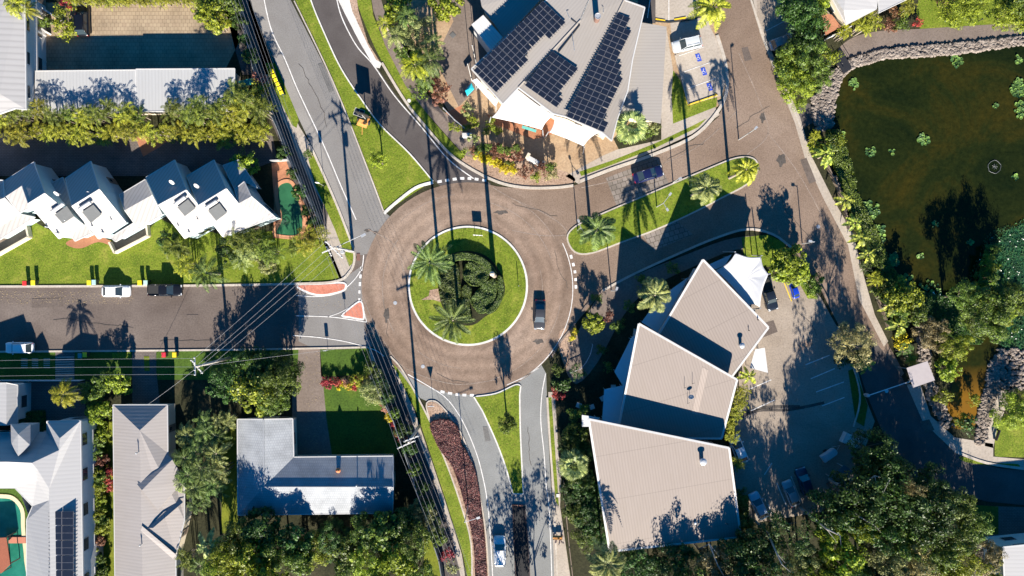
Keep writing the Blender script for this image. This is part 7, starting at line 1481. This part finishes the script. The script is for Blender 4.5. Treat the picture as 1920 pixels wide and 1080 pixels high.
cable((380, 686), (627, 655), 'thin cable from the verge pole running right over the dark trees', None, .018, .4, 10.2, 8)

# ================================================================== STREET LAMPS, SIGNS
def twin_lamp(bx_, by, h, heads, label):
    p = g(bx_, by); root = empty('street_lamp', tuple(p), label, 'street lamp'); at = tuple(p)
    part(root, at, 'post', MB().tube([(p.x, p.y, 0), (p.x, p.y, h)], [.09, .06], 8), STEEL)
    for dx, dy in heads:
        a = part(root, at, 'arm', MB().tube([(p.x, p.y, h-.1), (p.x+dx, p.y+dy, h)], .04, 6), STEEL)
        part(root, at, 'lamp_head', MB().box(p.x+dx*1.1, p.y+dy*1.1, h, .5, .32, .12, math.atan2(dy, dx)), STEEL, parent=a)
twin_lamp(1231, 388, 5, [(.9, 1.2), (.5, -.9)], 'twin headed lamp on the middle of the grass median')
twin_lamp(1083, 432, 5, [(-.3, .9), (.8, -1.2)], 'twin headed lamp at the rounded left end of the median')
twin_lamp(1504, 457, 4.4, [(-.6, .1)], 'single headed lamp beside the east road below the median')
twin_lamp(1262, 342, 3.2, [(.3, .1)], 'short lamp on the right edge of the cobbled crossing')
twin_lamp(1146, 545, 5.0, [(.1, .3)], 'slim lamp at the kerb where the east road meets the shaded garden')
twin_lamp(878, 945, 8.4, [(1.8, .6)], 'slim lamp standing in the plum coloured planting')
twin_lamp(1385, 262, 7, [(.2, .2)], 'slim tall pole in the road verge below the parking bays')
def sign(px, py, h, w, hh, label, bg, ang=0, fg=None, z=.5, posts=2, draw=None):
    p = g(px, py); root = empty('street_sign', tuple(p), label, 'sign', None, R(ang))
    for s in ((-1, 1) if posts == 2 else (0,)): MB().tube([(s*w*.35, 0, 0), (s*w*.35, 0, h)], .035, 6).build('post', STEEL, root)
    b_ = MB().box(0, -.05, h-hh/2, w, .05, hh).build('board', bg, root)
    if draw: draw(b_, w, hh, h)
    return root
YS = plain('yellow_sign_face', (.7, .5, .02), .5); WS = plain('white_sign_face', (.75, .75, .75), .5); BLK = plain('black_sign_ink', (.02, .02, .02), .6, wear=0)
def chevrons(b_, w, hh, h):
    for k in range(3):
        x = -w*.3+k*w*.3; m = MB(); m.add([(x-.08, -.08, h-hh*.15), (x+.08, -.08, h-hh*.15), (x+.22, -.08, h-hh*.5), (x+.08, -.08, h-hh*.85), (x-.08, -.08, h-hh*.85), (x+.06, -.08, h-hh*.5)], [(0, 1, 2, 3, 4, 5)]); m.build('chevron', BLK, b_)
sign(897, 442, 1.9, 1.45, .8, 'wide chevron board on two posts at the top of the roundabout island', WS, -4, draw=chevrons)
_s = sign(812, 756, 2.8, .9, .9, 'give way triangle sign at the nose of the plum planted island', WS, 0, posts=1)
for ch in _s.children:
    if ch.name.startswith('board'):
        ch.data.clear_geometry(); ch.data.from_pydata([(-.5, -.02, 2.8), (.5, -.02, 2.8), (0, -.02, 1.93), (-.5, -.07, 2.8), (.5, -.07, 2.8), (0, -.07, 1.93)], [], [(0, 1, 2), (5, 4, 3), (0, 3, 4, 1), (1, 4, 5, 2), (2, 5, 3, 0)]); ch.data.update()
sign(648, 590, 1.8, .5, .6, 'small keep left sign on the salmon triangle island', WS, 0, posts=1)
sign(608, 349, 4.2, .5, .9, 'small sign on a slim pole beside the narrow kerbside grass strip', WS, 0, posts=1)
sign(615, 655, 2.0, .55, 1.0, 'upright sign on the verge at the top of the concrete driveway', WS, 0, posts=1)
sign(972, 536, 2.0, .1, 1.2, 'thin marker post sign on the right side of the roundabout island', STEEL, 90, posts=1)
# raised white-rimmed sign walls in the centre garden
for q, w, lab in (((877, 258), 1.4, 'white rimmed corner planter wall above the yellow shrubs'), ((1002, 306), 2.6, 'slanting white entrance sign block in the mulch bed')):
    p = g(*q); root = empty('sign_wall', tuple(p), lab, 'sign wall', None, R(0 if w < 2 else -28)); MB().box(0, 0, .8, w, .35, 1.6).build('wall', WHITE, root); MB().box(0, .1, 1.64, w+.1, .5, .08).build('capping', TRIM, root)
    if w > 2:
        for s in (-1, 1): MB().box(s*w*.5, .25, 1.0, .45, .8, 2.0).build('pier', CREAM, root)
# flagpoles leaning out from the solar roof corner are tall slim posts
for (bx_, by), h, l in (((885, 152), 7.5, 'lower of the two slim white flagpoles left of the solar roof'), ((893, 120), 7.5, 'upper of the two slim white flagpoles left of the solar roof')):
    p = g(bx_, by); root = empty('flagpole', tuple(p), l, 'flagpole'); MB().tube([(0, 0, 0), (-.2, 0.2, h)], [.06, .035], 8).build('post', TRIM, root); MB().lathe([(.02, 0), (.08, .05), (.02, .12)], -.2, .2, 8, h).build('finial', TRIM, root)
# message trailer on the median grass
p = g(683, 228); root = empty('message_trailer', tuple(p), 'orange road works trailer with solar panels and a tall message board on the median grass', 'trailer', None, R(-20))
OR = plain('safety_orange', (.75, .35, .1), .5)
MB().box(0, 0, .5, 1.6, 1.9, .12).build('chassis', OR, root); MB().tube([(0.1, -.9, .5), (0.5, -2.1, .45)], .05, 6).build('drawbar', OR, root)
for s in (-1, 1):
    t = MB().lathe([(.2, -.1), (.34, -.1), (.34, .1), (.2, .1)], n=14).build('wheel', RUBBER, root); t.location = (s*.9, 0, .34); t.rotation_euler = (0, R(90), 0)
MB().box(-.2, -.3, .75, .7, .6, .45).build('battery_box', OR, root); MB().box(.45, -.35, .72, .5, .5, .35).build('control_box', OR, root)
MB().box(0.25, 0.35, 1.8, .12, .12, 2.6).build('mast', STEEL, root)
MB().box(0.25, .45, 3.05, 2.1, .14, 1.9).build('message_board', BLK, root)
sp = MB().box(-.65, .7, 2.0, 1.5, 1.1, .05).build('solar_panel', mcell, root); fr = MB(); 
for x in (-.65-.75, -.65, -.65+.75): fr.box(x, .7, 2.04, .05, 1.15, .04)
for y in (.15, 1.25): fr.box(-.65, y, 2.045, 1.5, .05, .04)
fr.build('panel_frame', TRIM, sp)
# brick-edged beds on the south road median and verge
p0 = g(972, 946); root = empty('brick_bed', tuple(p0), 'long dark garden bed edged in red brick on the south road median', 'garden bed'); at = tuple(p0)
P_ = [g(*q) for q in ((961, 946), (984, 948), (990, 1020), (996, 1140), (970, 1140), (964, 1020))]
part(root, at, 'soil', MB().prism([tuple(p)[:2] for p in P_], 0.03, .2), plain('dark_wet_soil', (.012, .012, .014), .9))
for a, b_ in ((0, 1), (1, 2), (2, 3), (4, 5), (5, 0)):
    m_ = (P_[a]+P_[b_])/2; d = P_[b_]-P_[a]; part(root, at, 'brick_edge', MB().box(m_.x, m_.y, .14, d.length, .16, .28, math.atan2(d.y, d.x)), RED_BRICK if (a, b_) == (0, 1) else plain('dark_brick', (.05, .03, .03), .9))
p0 = g(1045, 1005); root = empty('bus_seat', tuple(p0), 'orange timber bench beside the footpath right of the south road', 'bench'); 
MB().box(0, 0, .45, 1.5, .45, .06).build('seat', OR, root); MB().box(0, -.22, .75, 1.5, .05, .4).build('backrest', OR, root)
for s in (-1, 1): MB().box(s*.65, 0, .22, .08, .42, .44).build('leg', DMETAL, root)
p0 = g(1046, 929); o = MB().box(0, 0, .05, .5, .5, .1).build('pit_cover', KERB_W); o.location = p0; tag(o, 'square pale pit cover on the verge right of the south road', 'pit cover')
o = MB().box(0, 0, .02, .55, 1.1, .04, R(0)).build('drain_grate', plain('rusty_grate', (.16, .08, .06), .8)); o.location = g(672, 482)+Vector((0, 0, .04)); tag(o, 'rusty drain grate at the street corner kerb by the power pole', 'drain grate')
o = MB().box(0, 0, .02, .75, .75, .04, R(45)).build('drain_grate', plain('grey_grate', (.12, .12, .12), .6)); o.location = g(849, 66)+Vector((0, 0, .03)); tag(o, 'square grey drain grate set diagonally in the service yard', 'drain grate')
o = MB().box(0, 0, .02, .9, .45, .04, R(25)).build('drain_grate', plain('grey_grate2', (.1, .1, .11), .6)); o.location = g(1351, 193)+Vector((0, 0, .15)); tag(o, 'dark drain grate in the kerb bend below the parking bays', 'drain grate')
# shelters, trailers, furniture
tri_sail('beach_umbrella', 'square turquoise umbrella at the left corner of the community centre', [(872, 170, 2.5), (884, 155, 2.5), (889, 167, 2.5), (876, 180, 2.5)], plain('turquoise_cloth', (.02, .5, .6), .8), -.25, .02, (), cat='umbrella')
p0 = g(992, 243); root = empty('timber_bench', tuple(p0), 'long turquoise bench in the ochre plaza below the big shade sail', 'bench', None, R(-18)); TQ = plain('turquoise_paint', (.12, .45, .42), .7)
MB().box(0, 0, .46, 2.3, .42, .07).build('seat', TQ, root)
for s in (-1, 0, 1): MB().box(s*.9, 0, .21, .08, .36, .42).build('leg', DMETAL, root)
for x, y, a, l in ((1130, 747, 30, 'topmost white cafe table left of the square blue canopy'), (1110, 763, 20, 'lowest white cafe table left of the square blue canopy'), (1085, 760, -20, 'small white cafe table nearest the south road garden'), (1150, 726, 0, 'white cafe table half under the pale blue canopy')):
    p0 = g(x, y, .75); root = empty('cafe_table', (p0.x, p0.y, 0), l, 'table', None, R(a)); MB().box(0, 0, .74, .75, .75, .04).build('tabletop', WHITE, root); MB().tube([(0, 0, .03), (0, 0, .72)], .04, 8).build('pedestal', DMETAL, root); MB().box(0, 0, .02, .5, .5, .03).build('foot', DMETAL, root)
def trailer(px, py, ang, L, W2, Ht, mat, label, name='box_trailer', bar=True):
    p = g(px, py); root = empty(name, (p.x, p.y, .02), label, 'trailer', None, R(ang))
    b_ = MB(); b_.prism([(-L/2, -W2/2), (L/2-.3, -W2/2), (L/2, -W2/4), (L/2, W2/4), (L/2-.3, W2/2), (-L/2, W2/2)], .5, Ht); b_.build('body', mat, root)
    MB().box(-.1, 0, Ht+.04, L*.7, W2*.8, .08).build('roof_hatch', mat, root)
    for s in (-1, 1):
        t = MB().lathe([(.16, -.09), (.3, -.09), (.3, .09), (.16, .09)], n=14).build('wheel', RUBBER, root); t.location = (0, s*(W2/2+.02), .3); t.rotation_euler = (R(90), 0, 0)
    if bar:
        MB().tube([(L/2-.1, -.5, .5), (L/2+1.1, 0, .45), (L/2-.1, .5, .5)], .04, 6).build('drawbar', STEEL, root)
trailer(1587, 822, -25, 2.4, 1.7, 1.6, WHITE, 'small white box trailer with a drawbar parked on the grass edge of the car park')
trailer(1549, 850, 35, 2.5, 1.1, 1.3, plain('dull_steel', (.45, .47, .5), .6), 'narrow grey trailer lying in shade below the white box trailer')
canopy('faded blue tarpaulin shelter in the dark grass beside the trailers', [(1556, 896, 2.2), (1583, 872, 2.4), (1600, 884, 2.4), (1573, 912, 2.2)], plain('faded_blue_tarp', (.09, .16, .2), .8), 'shelter', 'tarpaulin_shelter')
canopy('small teal green garden shelter below the carport end', [(446, 152, 2.0), (474, 146, 2.1), (478, 156, 2.0), (452, 164, 1.9)], plain('teal_sheet', (.03, .25, .2), .6), 'shelter', 'garden_shelter')
p0 = g(205, 904); o = MB().box(0, 0, .35, .6, 1.4, .7).build('air_conditioner', WHITE); o.location = g(156, 900); tag(o, 'white air conditioner box on the right wall side of the villa', 'air conditioner')
# fountain ring in the pond
p0 = g(1864, 313); m = MB(); m.tube([(math.cos(t/20*6.283)*1.0*(1+.06*math.sin(t*2.2)), math.sin(t/20*6.283)*1.0*(1+.06*math.sin(t*1.7)), .08) for t in range(21)], .035, 5)
for k in range(7): m.tube([(0, 0, .1), (.45*math.cos(k*.9), .45*math.sin(k*.9), .16)], .025, 4)
o = m.build('pond_aerator', plain('dark_grey_hose', (.14, .15, .15), .6)); o.location = p0; tag(o, 'small floating fountain ring in the middle right of the pond', 'fountain')
# pond outlet bridge with rails
p0 = g(1578, 118); root = empty('outlet_grate', tuple(p0), 'dark steel outlet grate where the rock bank meets the pond footpath', 'outlet grate', None, R(-58)); 
MB().box(0, 0, .3, 3.2, 1.6, .12).build('deck', DMETAL, root)
for s in (-.8, .8): MB().tube([(-1.6, s, .9), (1.6, s, .9)], .04, 6).build('rail', DMETAL, root)
for (x0, y0), (x1, y1) in (((1638, 733), (1712, 708)),):
    a, b_ = g(x0-20, y0+8), g(x1-5, y1+3); mid = (a+b_)/2; d = b_-a; root = empty('boom_gate', (mid.x, mid.y, 0), 'white striped boom gate across the dark road below the kiosk', 'boom gate', None, math.atan2(d.y, d.x))
    MB().box(0, 0, 1.0, d.length*.9, .12, .1).build('boom', WS, root); MB().box(-d.length*.46, 0, .55, .4, .4, 1.1).build('cabinet', WHITE, root); MB().box(d.length*.46, 0, .5, .15, .15, 1.0).build('rest_post', STEEL, root)
p0 = g(1834, 40); root = empty('garden_lamp', tuple(p0), 'short dark bollard light on the bright lawn at the top right', 'bollard light'); MB().tube([(0, 0, 0), (0, 0, .9)], .06, 8).build('post', DMETAL, root); MB().lathe([(.12, .9), (.14, 1.0), (.02, 1.05)], n=10).build('cap', DMETAL, root)
for x, y, a, l in ((1867, 815, 70, 'black bench on the small lawn at the right edge'), (1240, 236, 80, None)):
    if l:
        p0 = g(x, y); root = empty('park_bench', tuple(p0), l, 'bench', None, R(a)); MB().box(0, 0, .45, 1.7, .4, .06).build('seat', DMETAL, root); MB().box(0, .22, .75, 1.7, .05, .4).build('backrest', DMETAL, root)
        for s in (-1, 1): MB().box(s*.7, 0, .22, .07, .4, .44).build('leg', DMETAL, root)
